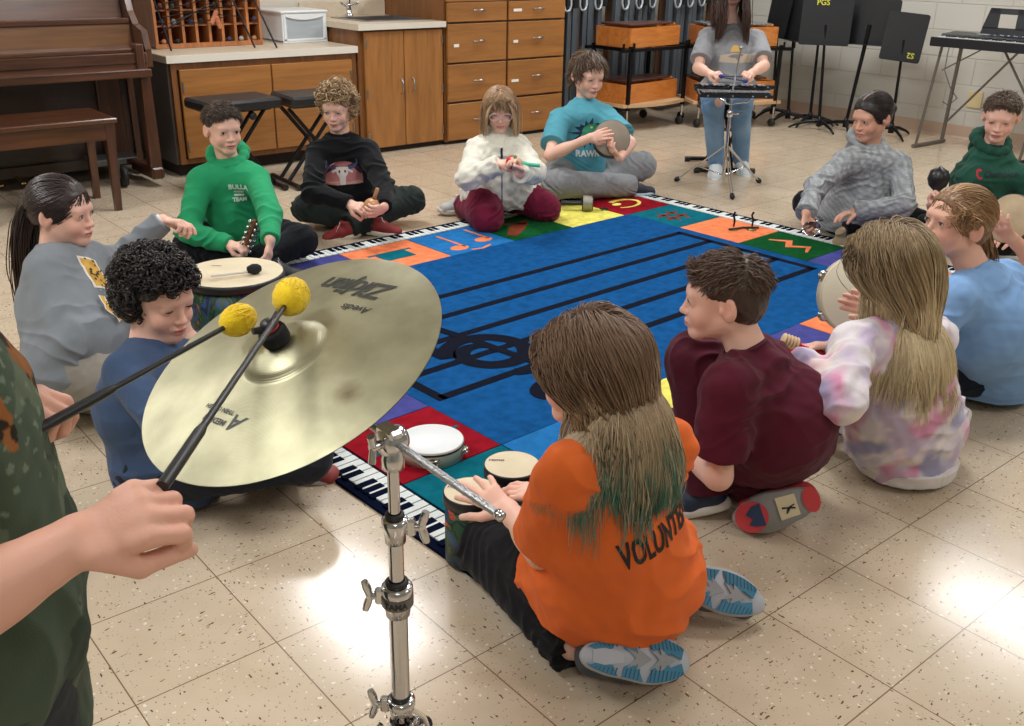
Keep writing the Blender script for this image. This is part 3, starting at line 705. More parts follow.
def x_bench(cx, cy, rot, label, h=.545, w_=.47, d_=.33):
    t = thing('keyboard_bench', label, 'bench', (cx, cy, 0), None)
    R = rotz(rot); o = V3(cx, cy, 0)
    P = lambda x, y, z: o + R @ V3(x, y, z)
    MB().box(P(0, 0, h - .03), (w_, d_, .06), R, bev=.014).build('seat', pad, t)
    MB().box(P(0, 0, h - .068), (w_ * .8, d_ * .6, .012), R).build('seat_plate', blackm, t)
    for i, sy in enumerate((-1, 1)):
        a = MB()
        for yy in (-.06, .06):
            a.tube([P(-.0 + sy * .17, yy + sy * .012, h - .075), P(-sy * .19, yy + sy * .012, .03)], .0125, 8)
        a.build('cross_leg', blackm, t)
        MB().tube([P(-sy * .19, -.19, .022), P(-sy * .19, .19, .022)], .016, 8).build('foot_bar', blackm, t)
        for e in (-1, 1): MB().cyl(P(-sy * .19, e * .17, .019), P(-sy * .19, e * .205, .019), .019, n=10).build('rubber_foot', blackp, t)
    MB().tube([P(0, -.09, .26), P(0, .09, .26)], .012, 8).build('pivot', steel, t)
    k = MB().lathe([(0, 0), (.02, 0), (.024, .01), (.02, .022), (0, .022)], (frame(R @ V3(0, -1, 0)), P(.06, -.1, h - .10)), 10).build('knob', blackp, t)
    return t
x_bench(2.525, 5.56, radians(2), 'black padded folding bench behind the boy in the green hoodie')
x_bench(2.99, 5.50, radians(-4), 'black padded folding bench behind the curly blond boy in black', w_=.37)

# ------------------------------------------------------------------ folded risers at the back
def risers():
    pz = mat('riser_post', rgb(96, 104, 112), .4, .35); lt = mat('riser_loop', rgb(190, 196, 200), .35, .3); bd = wood('riser_board', rgb(70, 48, 34), rgb(112, 78, 52), .6, 2, 4)
    x = 5.66; i = 0
    while x < 7.75:
        t = thing('folded_riser', 'folded grey steel riser with a brown board standing against the back wall', 'riser', (x, 6.4, 0), 'folded risers against the back wall')
        y = 6.22 + (i % 3) * .05
        MB().box((x + .12, y + .12, .62), (.20, .02, 1.16)).build('board', bd, t)
        for k, dx in enumerate((0.02, .10, .155)):
            MB().box((x + dx, y + (.0, .05, .02)[k], .66), ((.05, .022, .045)[k], .045, 1.22), bev=.004).build('post', pz, t)
        MB().box((x + .10, y + .06, 1.25), (.2, .05, .04)).box((x + .10, y + .06, .05), (.2, .05, .04)).build('crossbar', pz, t)
        MB().tube([(x + .06, y - .02, 1.2), (x + .06, y - .03, .95), (x + .075, y - .03, .915), (x + .10, y - .03, .905), (x + .125, y - .03, .915), (x + .14, y - .03, .95), (x + .14, y - .02, 1.2)], .010, 8).build('leg_loop', lt, t)
        if i % 2 == 0: MB().cyl((x + .185, y - .03, .93), (x + .185, y - .03, 1.03), .028, .034, 12).build('rubber_cap', blackp, t)
        x += .224; i += 1
risers()

# ------------------------------------------------------------------ xylophones on carts
xw = wood('xylophone_box', rgb(176, 98, 40), rgb(216, 140, 70), .35, 0, 5, coat=.4); rose = wood('rosewood_bar', rgb(58, 32, 28), rgb(92, 54, 44), .4, 1, 8)
metalbar = mat('metal_bar', rgb(196, 200, 204), .25, .9); rubber = mat('black_rubber', rgb(20, 20, 21), .6)
ply = wood('cart_shelf', rgb(186, 150, 108), rgb(212, 180, 140), .5, 0, 4)
def xylo(P, R, z, w_, label, barm, grp=None):
    """bar instrument on a trapezoid wooden box; P maps local to world"""
    t = thing('xylophone', label, 'xylophone', tuple(P(0, 0, z)), grp)
    h = .15; a, b_ = w_ / 2, .19
    A = [(-a, -b_ * 1.0), (a, -b_ * .62), (a, b_ * .62), (-a, b_)]
    B = MB(); th = .014
    for i in range(4):
        p, q = V3(*A[i], 0), V3(*A[(i + 1) % 4], 0); m_ = (p + q) / 2; d = q - p; ang = math.atan2(d[1], d[0])
        B.box(P(m_[0], m_[1], z + h / 2), (np.linalg.norm(d), th, h), R @ rotz(ang))
    B.prism(A, 0, .012, R=R, o=P(0, 0, z)); B.build('sound_box', xw, t)
    MB().box(P(a * .72, 0, z + h + .012), (.12, .2, .02), R, bev=.004).build('end_block', xw, t)
    n = 13
    for k in range(n):
        x = -a + .04 + (w_ * .82) * k / (n - 1); L_ = .36 - .012 * k
        MB().box(P(x, 0, z + h + .020), (.042, L_ * .95, .016), R, bev=.003).build('bar', barm, t)
def cart(cx, cy, rot, ktop, klow, lab, group=None, topmat=None):
    t = thing('instrument_cart', lab, 'cart', (cx, cy, 0))
    R = rotz(rot); o = V3(cx, cy, 0); P = lambda x, y, z: o + R @ V3(x, y, z)
    w_, d_ = .78, .42
    for sx in (-1, 1):
        for sy in (-1, 1):
            x, y = sx * w_ / 2 * .86, sy * d_ / 2
            MB().box(P(x, y, .42), (.026, .026, .50), R).build('post', blackm, t)
            MB().cyl(P(x, y, .08), P(x, y, .2), .009, n=8).build('caster_stem', chrome, t)
            MB().lathe([(0, -.02), (.026, -.02), (.034, -.012), (.034, .012), (.026, .02), (0, .02)], (R @ rotz(.4) @ roty(pi / 2), P(x, y + .02, .036)), 16).build('wheel', rubber, t)
    mb = MB()
    for z in (.64,):
        for sy in (-1, 1): mb.box(P(0, sy * d_ / 2, z), (w_ + .08, .026, .026), R)
        for sx in (-1, 1): mb.box(P(sx * w_ / 2 * .86, 0, z), (.026, d_, .026), R)
    for k in (-.42, -.3, .36, .45): mb.box(P(k, -d_ / 2, .67), (.014, .014, .05), R)
    mb.build('rail', blackm, t)
    pts = [(-w_ / 2, -d_ / 2), (0, -d_ / 2 - .07), (w_ / 2, -d_ / 2), (w_ / 2, d_ / 2), (-w_ / 2, d_ / 2)]
    q = []
    for i in range(13): u = i / 12; q.append((-w_ / 2 + w_ * u, -d_ / 2 - .07 * sin(pi * u)))
    MB().prism(q + [(w_ / 2, d_ / 2), (-w_ / 2, d_ / 2)], .195, .22, R=R, o=o).build('shelf', ply, t)
    xylo(lambda x, y, z: P(x, y + 0, z), R, .655, .66, ktop, topmat or rose)
    xylo(lambda x, y, z: P(x, y, z), R, .222, .70, klow, rose)
cart(6.27, 5.83, radians(0), 'orange wood xylophone with brown bars on top of the left cart', 'orange wood xylophone on the lower shelf of the left cart', 'black rolling instrument cart behind the boy in the teal shirt')
cart(6.99, 5.44, radians(-30), 'orange metallophone with pale metal bars on top of the right cart', 'orange wood xylophone on the lower shelf of the right cart', 'black rolling instrument cart behind the standing bells player', topmat=metalbar)

# ------------------------------------------------------------------ music stands and keyboard by the right wall
chalk = mat('yellow_paint_mark', rgb(196, 196, 60), .7)
def music_stand(x, y, lean, face, z, label, w_=.50, h_=.32, tilt=.18, roll=0.0, mark=None, polew=.0105, knob=True):
    """desk centre z; face = direction (radians) the desk front points to"""
    t = thing('music_stand', label, 'music stand', (x, y, 0))
    top = V3(x, y, 0) + V3(*lean, 0)
    MB().tube([(x, y, .05), tuple(top + V3(0, 0, z - .02))], [.0135, polew], 10).build('pole', blackm, t)
    hub = MB().lathe([(0, .03), (.024, .03), (.024, .06), (.016, .11), (0, .11)], (np.eye(3), V3(x, y, 0)), 14)
    for k in range(3):
        a = face + .5 + k * 2 * pi / 3; d = V3(cos(a), sin(a), 0)
        prof = [(.0, .075), (.10, .062), (.19, .035), (.245, .006)]
        for i in range(3):
            p, q = prof[i], prof[i + 1]; A = V3(x, y, 0) + d * p[0] + V3(0, 0, p[1]); B = V3(x, y, 0) + d * q[0] + V3(0, 0, q[1])
            hub.tube([A, B], [.017 - .003 * i, .014 - .003 * i], 8)
    hub.build('tripod_base', blackm, t)
    n = V3(cos(face), sin(face), 0); side = V3(-n[1], n[0], 0)
    up = unit(V3(0, 0, 1) * cos(tilt) - n * sin(tilt)); nn = np.cross(side, up)
    cr, sr_ = cos(roll), sin(roll); s2 = side * cr + up * sr_; u2 = up * cr - side * sr_
    Rm = np.column_stack([s2, u2, nn]); c = top + V3(0, 0, z)
    D = MB(); r = .02; out = []
    for (sx, sy, a0) in ((1, 1, 0), (-1, 1, pi / 2), (-1, -1, pi), (1, -1, 1.5 * pi)):
        for k in range(5): a = a0 + k * pi / 8; out.append((sx * (w_ / 2 - r) + r * cos(a), sy * (h_ / 2 - r) + r * sin(a)))
    D.prism(out, -.002, .002, R=Rm, o=c)
    D.box(c + Rm @ V3(0, -h_ / 2 + .004, .028), (w_ * .96, .004, .055), Rm)
    desk = D.build('desk', mat('stand_desk_black', rgb(20, 22, 26), .5, .0, bump=.2, bscale=40), t)
    MB().box(c + Rm @ V3(0, 0, -.012), (.05, .10, .02), Rm, bev=.004).build('bracket', blackm, t)
    if mark:
        s_, mx, my, rot = mark; v, tr = text_arrays(s_, .06, bold=.001); c_, q_ = cos(rot), sin(rot)
        for sgn in (1, -1):
            vs = [c + Rm @ V3((mx + c_ * p[0] - q_ * p[1]) * 1, my + q_ * p[0] + c_ * p[1], .0032) for p in v] if sgn > 0 else [c - 0 * V3(0, 0, 0) + Rm @ V3(-(-mx + c_ * p[0] - q_ * p[1]), my + q_ * p[0] + c_ * p[1], -.0032) for p in v]
            np_mesh('painted_mark', np.array(vs), tr, chalk, desk, smooth=False)
    return t
# face pi = towards -X (into the room)
music_stand(7.62, 4.24, (.02, .03), radians(205), .775, 'black music stand standing alone beside the electric keyboard', w_=.31, h_=.37, tilt=.1, roll=-.08, mark=('S2', .08, -.13, pi))
music_stand(7.55, 4.62, (.06, -.05), radians(190), .87, 'black music stand with a wide desk at the right end of the group', w_=.46, h_=.36, tilt=.05, polew=.017)
music_stand(7.40, 4.78, (-.02, .05), radians(215), .86, 'black music stand with yellow letters painted at its top edge', w_=.40, h_=.36, tilt=.08, mark=('PGS', -.04, .15, 0))
music_stand(7.56, 4.98, (.0, .02), radians(160), .84, 'black music stand behind the lettered stand', w_=.40, h_=.34, tilt=.1)
music_stand(7.52, 5.18, (.0, .05), radians(150), .86, 'black music stand second from the left of the group', w_=.42, h_=.36, tilt=.12)
music_stand(7.62, 5.42, (.0, .05), radians(150), .86, 'black music stand at the left end of the group', w_=.42, h_=.34, tilt=.12)
def keyboard():
    t = thing('electric_keyboard', 'black electric keyboard with music rest against the right wall', 'keyboard', (7.5, 3.38, .76))
    x0, x1, y0, y1, z = 7.30, 7.66, 2.90, 3.87, .765
    kb = mat('keyboard_case', rgb(26, 28, 34), .35)
    mb = MB(); mb.prism([(x0, z), (x1, z), (x1, z + .085), (x0 + .16, z + .075), (x0 + .14, z + .05), (x0, z + .045)], y0 + .0, y1, R=np.array([[1, 0, 0], [0, 0, 1], [0, 1, 0.]])); mb.build('case', kb, t)
    n = 36; st = (y1 - y0 - .08) / n
    wk = mat('ivory_key', rgb(206, 208, 206), .3); MB().box((x0 + .003, (y0 + y1) / 2, z + .025), (.012, y1 - y0, .066), bev=.004).build('front_lip', kb, t)
    for i in range(n): MB().box((x0 + .075, y0 + .04 + (i + .5) * st, z + .052), (.135, st * .9, .018)).build('white_key', wk, t)
    for i in range(n - 1):
        if (i % 7) in (2, 6): continue
        MB().box((x0 + .10, y0 + .04 + (i + 1) * st, z + .062), (.085, st * .5, .018), bev=.002).build('black_key', blackp, t)
    lt = mat('panel_print', rgb(170, 176, 184), .5)
    MB().box((x0 + .255, 3.60, z + .083), (.03, .09, .004), roty(-.05)).box((x0 + .255, 3.10, z + .083), (.03, .09, .004), roty(-.05)).build('speaker_trim', lt, t)
    MB().box((x0 + .255, 3.38, z + .084), (.07, .16, .004), roty(-.05)).build('display', mat('display_glass', rgb(60, 70, 84), .15), t)
    for k in range(8): MB().lathe([(0, 0), (.007, 0), (.007, .006), (0, .006)], (np.eye(3), V3(x0 + .22 + .03 * (k % 2), 3.50 - .03 * k + (.02 if k > 3 else 0) , z + .083)), 8).build('button', lt, t)
    # music rest: panel with a window
    yr0, yr1, zz = 3.06, 3.66, z + .082; Rm = np.array([[0, 0.17, .985], [1, 0, 0], [0, .985, -.17]])   # local x -> world y, local y -> up, tilted back
    o = V3(7.62, 0, zz)
    q = MB(); H = .185
    for poly in ([(yr0, 0), (yr1, 0), (yr1 - .01, .05), (yr0 + .01, .05)], [(yr0 + .01, H - .04), (yr1 - .03, H - .04), (yr1 - .035, H), (yr0 + .035, H)], [(yr1 - .12, .04), (yr1 - .005, .04), (yr1 - .035, H), (yr1 - .11, H)], [(yr0 + .12, .04), (yr0 + .005, .04), (yr0 + .035, H), (yr0 + .11, H)], [(yr0 + .26, .04), (yr1 - .25, .04), (yr1 - .24, H), (yr0 + .25, H)]):
        q.prism(poly, -.004, .004, R=Rm, o=o)
    q.build('music_rest', kb, t)
    s = thing('keyboard_stand', 'grey tubular folding stand under the electric keyboard', 'stand', (7.5, 3.4, 0))
    st_ = mat('stand_tube_grey', rgb(118, 114, 108), .4, .6)
    for k, yy in enumerate((3.80, 3.0)):
        MB().tube([(7.36, yy, .76), (7.34, yy + .06, .02)], .011, 8).build('leg', st_, s); MB().tube([(7.62, yy - .02, .76), (7.70, yy + .04, .02)], .015, 8).build('leg', st_, s)
        MB().tube([(7.30, yy + .06, .016), (7.74, yy + .04, .016)], .015, 8).build('foot_bar', blackm if k else st_, s)
    MB().tube([(7.66, 3.82, .16), (7.60, 3.34, .74)], .009, 8).build('brace', st_, s); MB().tube([(7.66, 3.04, .16), (7.60, 3.44, .74)], .009, 8).build('brace', st_, s)
    MB().tube([(7.42, 3.80, .58), (7.5, 3.55, .755)], .006, 6).build('brace', st_, s)
    tag(MB().tube([(7.60, 3.86, .80), (7.66, 3.90, .7), (7.62, 3.88, .56), (7.60, 3.80, .44), (7.66, 3.76, .36), (7.66, 3.82, .30), (7.60, 3.84, .33)], .004, 6).build('cable', mat('grey_cable', rgb(110, 108, 104), .6)), 'thin grey cable hanging from the keyboard over its stand', 'cable')
    p = MB().box((8.043, 3.80, .315), (.014, .12, .13), bev=.004); p.build('outlet_cover', mat('ivory_plate', rgb(214, 196, 150), .5)); tag(bpy.data.objects['outlet_cover'], 'square ivory cover plate on the block wall under the keyboard', 'wall plate')
keyboard()
# ------------------------------------------------------------------ smooth bodies: distance fields turned into one continuous surface
class Field:
    def __init__(s, lo, hi, h):
        s.h = h; s.lo = V3(lo); s.n = [int(math.ceil((hi[i] - lo[i]) / h)) + 1 for i in range(3)]
        s.D = np.full(s.n, 0.2, np.float32)
        s.ax = [(s.lo[i] + np.arange(s.n[i]) * h).astype(np.float32) for i in range(3)]
    def _sl(s, lo, hi):
        sl = []
        for i in range(3):
            a = max(0, int((lo[i] - s.lo[i]) / s.h)); b = min(s.n[i], int((hi[i] - s.lo[i]) / s.h) + 2)
            if b <= a: return None
            sl.append(slice(a, b))
        return tuple(sl)
    def apply(s, lo, hi, fn, k=0.0, op='u'):
        mg = k + 3 * s.h + .004; lo = np.asarray(lo) - mg; hi = np.asarray(hi) + mg
        sl = s._sl(lo, hi)
        if sl is None: return
        X = s.ax[0][sl[0]][:, None, None]; Y = s.ax[1][sl[1]][None, :, None]; Z = s.ax[2][sl[2]][None, None, :]
        d = fn(X, Y, Z); D = s.D[sl]
        if op == 'u':
            if k > 0:
                hh = np.maximum(k - np.abs(D - d), 0) / k; s.D[sl] = np.minimum(D, d) - hh * hh * k * .25
            else: s.D[sl] = np.minimum(D, d)
        elif op == 's':
            if k > 0:
                hh = np.maximum(k - np.abs(D + d), 0) / k; s.D[sl] = np.maximum(D, -d) + hh * hh * k * .25
            else: s.D[sl] = np.maximum(D, -d)
    def cone(s, a, b, ra, rb, k=.02, side=None, flat=1.0, cut=None, op='u'):
        """tapered limb; side: axis of the full radius, flat: ratio of the other radius; cut: keep only points with (p-c)@n < 0"""
        a, b = V3(a), V3(b); ab = b - a; L2 = float(ab @ ab) + 1e-9; R = max(ra, rb)
        if side is not None: side = unit(V3(side) - ab * (V3(side) @ ab) / L2)
        def fn(X, Y, Z):
            x, y, z = X - a[0], Y - a[1], Z - a[2]
            t = np.clip((x * ab[0] + y * ab[1] + z * ab[2]) / L2, 0, 1); r = ra + (rb - ra) * t
            x = x - t * ab[0]; y = y - t * ab[1]; z = z - t * ab[2]
            q2 = x * x + y * y + z * z
            if side is None or flat == 1.0: d = np.sqrt(q2) - r
            else:
                os_ = (x * side[0] + y * side[1] + z * side[2]) ** 2; oth = np.maximum(q2 - os_, 0)
                f = np.sqrt(os_ + oth / flat ** 2) + 1e-6; d = (f - r) * f / (np.sqrt(os_ + oth / flat ** 4) + 1e-6)
            if cut is not None:
                c, n = cut; d = np.maximum(d, (X - c[0]) * n[0] + (Y - c[1]) * n[1] + (Z - c[2]) * n[2])
            return d
        s.apply(np.minimum(a, b) - R, np.maximum(a, b) + R, fn, k, op); return s
    def ell(s, c, r, R=None, k=.015, op='u', cut=None):
        c = V3(c); R = np.eye(3) if R is None else np.asarray(R); r = V3(r); e = np.sqrt(((R * r) ** 2).sum(1))
        def fn(X, Y, Z):
            x, y, z = X - c[0], Y - c[1], Z - c[2]; f2 = 0; g2 = 0
            for i in range(3):
                u = (x * R[0, i] + y * R[1, i] + z * R[2, i]) / r[i]; f2 = f2 + u * u; g2 = g2 + (u / r[i]) ** 2
            f = np.sqrt(f2); d = f * (f - 1) / (np.sqrt(g2) + 1e-9)
            if cut is not None:
                for (cc, n) in cut: d = np.maximum(d, (X - cc[0]) * n[0] + (Y - cc[1]) * n[1] + (Z - cc[2]) * n[2])
            return d
        s.apply(c - e, c + e, fn, k, op); return s
    def plane(s, c, n, lo, hi):
        """cut away everything beyond the plane inside the box"""
        sl = s._sl(lo, hi)
        if sl is None: return s
        X = s.ax[0][sl[0]][:, None, None]; Y = s.ax[1][sl[1]][None, :, None]; Z = s.ax[2][sl[2]][None, None, :]
        s.D[sl] = np.maximum(s.D[sl], ((X - c[0]) * n[0] + (Y - c[1]) * n[1] + (Z - c[2]) * n[2]).astype(np.float32)); return s
    def noise(s, amp, scale, seed=0, box=None):
        v = None
        return s
    def mesh(s):
        D = s.D
        D[0], D[-1] = .1, .1; D[:, 0], D[:, -1] = .1, .1; D[:, :, 0], D[:, :, -1] = .1, .1
        I = D < 0; nx, ny, nz = D.shape
        if not I.any(): return np.zeros((0, 3)), np.zeros((0, 4), int)
        cnt = np.zeros((nx - 1, ny - 1, nz - 1), np.uint8)
        for a in (0, 1):
            for b in (0, 1):
                for c in (0, 1): cnt += I[a:nx - 1 + a, b:ny - 1 + b, c:nz - 1 + c]
        act = (cnt > 0) & (cnt < 8); ci = np.argwhere(act); n = len(ci)
        idx = np.full(act.shape, -1, np.int32); idx[act] = np.arange(n, dtype=np.int32)
        Df = D.ravel(); base = (ci[:, 0] * ny + ci[:, 1]) * nz + ci[:, 2]
        off = {(a, b, c): (a * ny + b) * nz + c for a in (0, 1) for b in (0, 1) for c in (0, 1)}
        val = {k: Df[base + o] for k, o in off.items()}
        acc = np.zeros((n, 3)); w_ = np.zeros(n)
        for ax in range(3):
            for u in (0, 1):
                for v in (0, 1):
                    k0 = [0, 0, 0]; k0[(ax + 1) % 3] = u; k0[(ax + 2) % 3] = v; k1 = list(k0); k1[ax] = 1
                    d0, d1 = val[tuple(k0)], val[tuple(k1)]; m_ = (d0 < 0) != (d1 < 0)
                    t = np.where(m_, d0 / np.where(m_, d0 - d1, 1), 0); p = np.zeros((n, 3)); p[:, (ax + 1) % 3] = u; p[:, (ax + 2) % 3] = v; p[:, ax] = t
                    acc += p * m_[:, None]; w_ += m_
        P = (ci + acc / w_[:, None]) * s.h + s.lo
        F = []
        for ax in range(3):
            a1, a2 = (ax + 1) % 3, (ax + 2) % 3
            sl0 = [slice(1, -1)] * 3; sl0[ax] = slice(0, -1); sl1 = [slice(1, -1)] * 3; sl1[ax] = slice(1, None)
            A, B = I[tuple(sl0)], I[tuple(sl1)]; e = np.argwhere(A != B)
            if not len(e): continue
            inside = A[tuple(e.T)]
            q = e.copy(); q[:, a1] += 1; q[:, a2] += 1         # grid index of the edge start
            def cell(u, v): z = q.copy(); z[:, a1] -= u; z[:, a2] -= v; return idx[tuple(z.T)]
            f = np.stack([cell(1, 1), cell(0, 1), cell(0, 0), cell(1, 0)], 1)
            f[~inside] = f[~inside][:, ::-1]; F.append(f)
        F = np.concatenate(F); F = F[(F >= 0).all(1)]
        return P, F
def vnormals(P, F):
    n = np.cross(P[F[:, 2]] - P[F[:, 0]], P[F[:, 3]] - P[F[:, 1]]); N_ = np.zeros_like(P)
    for k in range(4):
        for j in range(3): N_[:, j] += np.bincount(F[:, k], n[:, j], len(P))
    return N_ / (np.linalg.norm(N_, axis=1, keepdims=True) + 1e-12)
def smooth_mesh(P, F, it=1, lam=.5):
    e = np.concatenate([F[:, [0, 1]], F[:, [1, 2]], F[:, [2, 3]], F[:, [3, 0]]]); deg = np.bincount(e.ravel(), minlength=len(P))
    for _ in range(it):
        Q = np.zeros_like(P)
        for j in range(3):
            Q[:, j] = np.bincount(e[:, 0], P[e[:, 1], j], len(P)) + np.bincount(e[:, 1], P[e[:, 0], j], len(P))
        P = P * (1 - lam) + lam * Q / np.maximum(deg, 1)[:, None]
    return P
def vnoise(P, scale, seed=0, octaves=3):
    """smooth pseudo-noise -1..1 from warped sines"""
    rs = np.random.RandomState(seed); v = 0; amp = 1; tot = 0
    Q = P * scale
    for o in range(octaves):
        for j in range(3):
            d = rs.normal(size=3); d /= np.linalg.norm(d); ph = rs.rand() * 6.28; d2 = rs.normal(size=3)
            v = v + amp * np.sin(Q @ d * 6.28 + ph + 1.3 * np.sin(Q @ d2 * 2.1 + ph * 2)); tot += amp * .75
        Q = Q * 2.03; amp *= .5
    return v / tot
def folds(P, scale, seed, d):
    """ridged cloth folds running across direction d"""
    d = unit(d); w_ = vnoise(P, scale * .5, seed, 2)
    t = (P @ d) * scale * 6.28 + 2.2 * w_ + 1.5 * vnoise(P, scale * .8, seed + 5, 1)
    return (1 - np.abs(np.sin(t)) * 2) * (.5 + .5 * vnoise(P, scale * .35, seed + 9, 1))
def nearest_amp(P, pts):
    """0..1 weight falling off with distance from joints: pts = [(p, radius)]"""
    w_ = np.zeros(len(P))
    for p, r in pts: w_ = np.maximum(w_, np.exp(-((P - V3(p)) ** 2).sum(1) / (r * r)))
    return w_

# ------------------------------------------------------------------ strands of hair
def trace(roots, dirs, length, steps, gravity, solids, rs, wave=0.0, stiff=.75, offs=None, wfreq=2.0, attract=None, lock=0.0):
    """roots Nx3, dirs Nx3 -> N x steps x 3 paths that slide over the solids [(centre, radii, R)] and fall"""
    n = len(roots); p = roots.copy(); v = dirs / (np.linalg.norm(dirs, axis=1, keepdims=True) + 1e-9); out = [p.copy()]
    st = (np.asarray(length) / (steps - 1)).reshape(-1, 1) * np.ones((n, 1)); ph = rs.rand(n, 1) * 6.28; sd = rs.normal(size=(n, 3)); offs = np.zeros((n, 1)) if offs is None else offs
    if lock:
        sd = np.stack([vnoise(roots, lock, 70 + k, 2) for k in range(3)], 1) * 1.6; sd[:, 2] *= .2; ph = vnoise(roots, lock * .8, 77, 1)[:, None] * 3
    for i in range(1, steps):
        g = np.array([[0, 0, -1.0]]); v = v * stiff + g * gravity
        if attract is not None: v = v + attract(p, i / (steps - 1))
        v /= (np.linalg.norm(v, axis=1, keepdims=True) + 1e-9)
        q = p + v * st + (sd * np.sin(ph + i / steps * 6.28 * wfreq) * wave * (min(1, 2 * i / steps) if lock else 1) * st if wave else 0)
        for (c, r, R) in solids:
            l = (q - c) @ R; e = np.sqrt(((l / (r + offs)) ** 2).sum(1, keepdims=True)); m_ = e < 1
            l2 = np.where(m_, l / np.maximum(e, .05), l); q = c + l2 @ R.T
        v = q - p; v /= (np.linalg.norm(v, axis=1, keepdims=True) + 1e-9); p = q; out.append(p.copy())
    return np.stack(out, 1)
def strands(name, paths, rad, cols, m, parent, sides=3, taper=.25, flat=None):
    """tapered tubes along paths; cols N x steps x 3 or N x 3"""
    n, k, _ = paths.shape; T = np.gradient(paths, axis=1); T /= (np.linalg.norm(T, axis=2, keepdims=True) + 1e-9)
    up = np.array([0.13, 0.21, 0.97]); u = np.cross(T, up); u /= (np.linalg.norm(u, axis=2, keepdims=True) + 1e-9); w_ = np.cross(T, u)
    t = np.linspace(0, 1, k)[None, :, None]; prof = np.minimum(1, .55 + 3 * t) * (1 - (1 - taper) * np.clip((t - .55) / .45, 0, 1) ** 1.5)
    r = np.asarray(rad).reshape(-1, 1, 1) * prof; vs = []
    for j in range(sides): a = 2 * pi * j / sides; vs.append(paths + r * (cos(a) * u + sin(a) * w_))
    V = np.stack(vs, 2).reshape(-1, 3)
    b = (np.arange(n) * k * sides)[:, None, None] + (np.arange(k - 1) * sides)[None, :, None]; j = np.arange(sides)[None, None, :]; j2 = (j + 1) % sides
    F = np.stack([b + j, b + j2, b + sides + j2, b + sides + j], -1).reshape(-1, 4)
    c = np.asarray(cols)
    if c.ndim == 2: c = np.repeat(c[:, None, :], k, 1)
    c = np.repeat(c[:, :, None, :], sides, 2).reshape(-1, 3)
    return np_mesh(name, V, F, m, parent, col=c)

# ------------------------------------------------------------------ skin, cloth and hair materials
skin_m = vmat('skin', .5, bump=.12, bscale=260, sss=.12, spec=.4)
cloth_m = vmat('cloth', .9, bump=.35, bscale=420, sheen=.06, spec=.15)
fleece_m = vmat('fleece', .95, bump=1.0, bscale=130, sheen=.5, spec=.15)
knit_m = vmat('sweatshirt_cloth', .92, bump=.5, bscale=300, sheen=.08, spec=.12)
denim_m = vmat('denim', .85, bump=.5, bscale=500, spec=.25)
shoe_m = vmat('shoe_surface', .6, bump=.25, bscale=300)
hair_m = vmat('hair', .42, spec=.45)
eye_m = vmat('eye', .12, spec=.6)
def C(r, g, b): return np.array([lin(r), lin(g), lin(b)])
SK = dict(fair=C(232, 186, 166), pale=C(236, 196, 178), tan=C(214, 164, 138), warm=C(222, 172, 150))

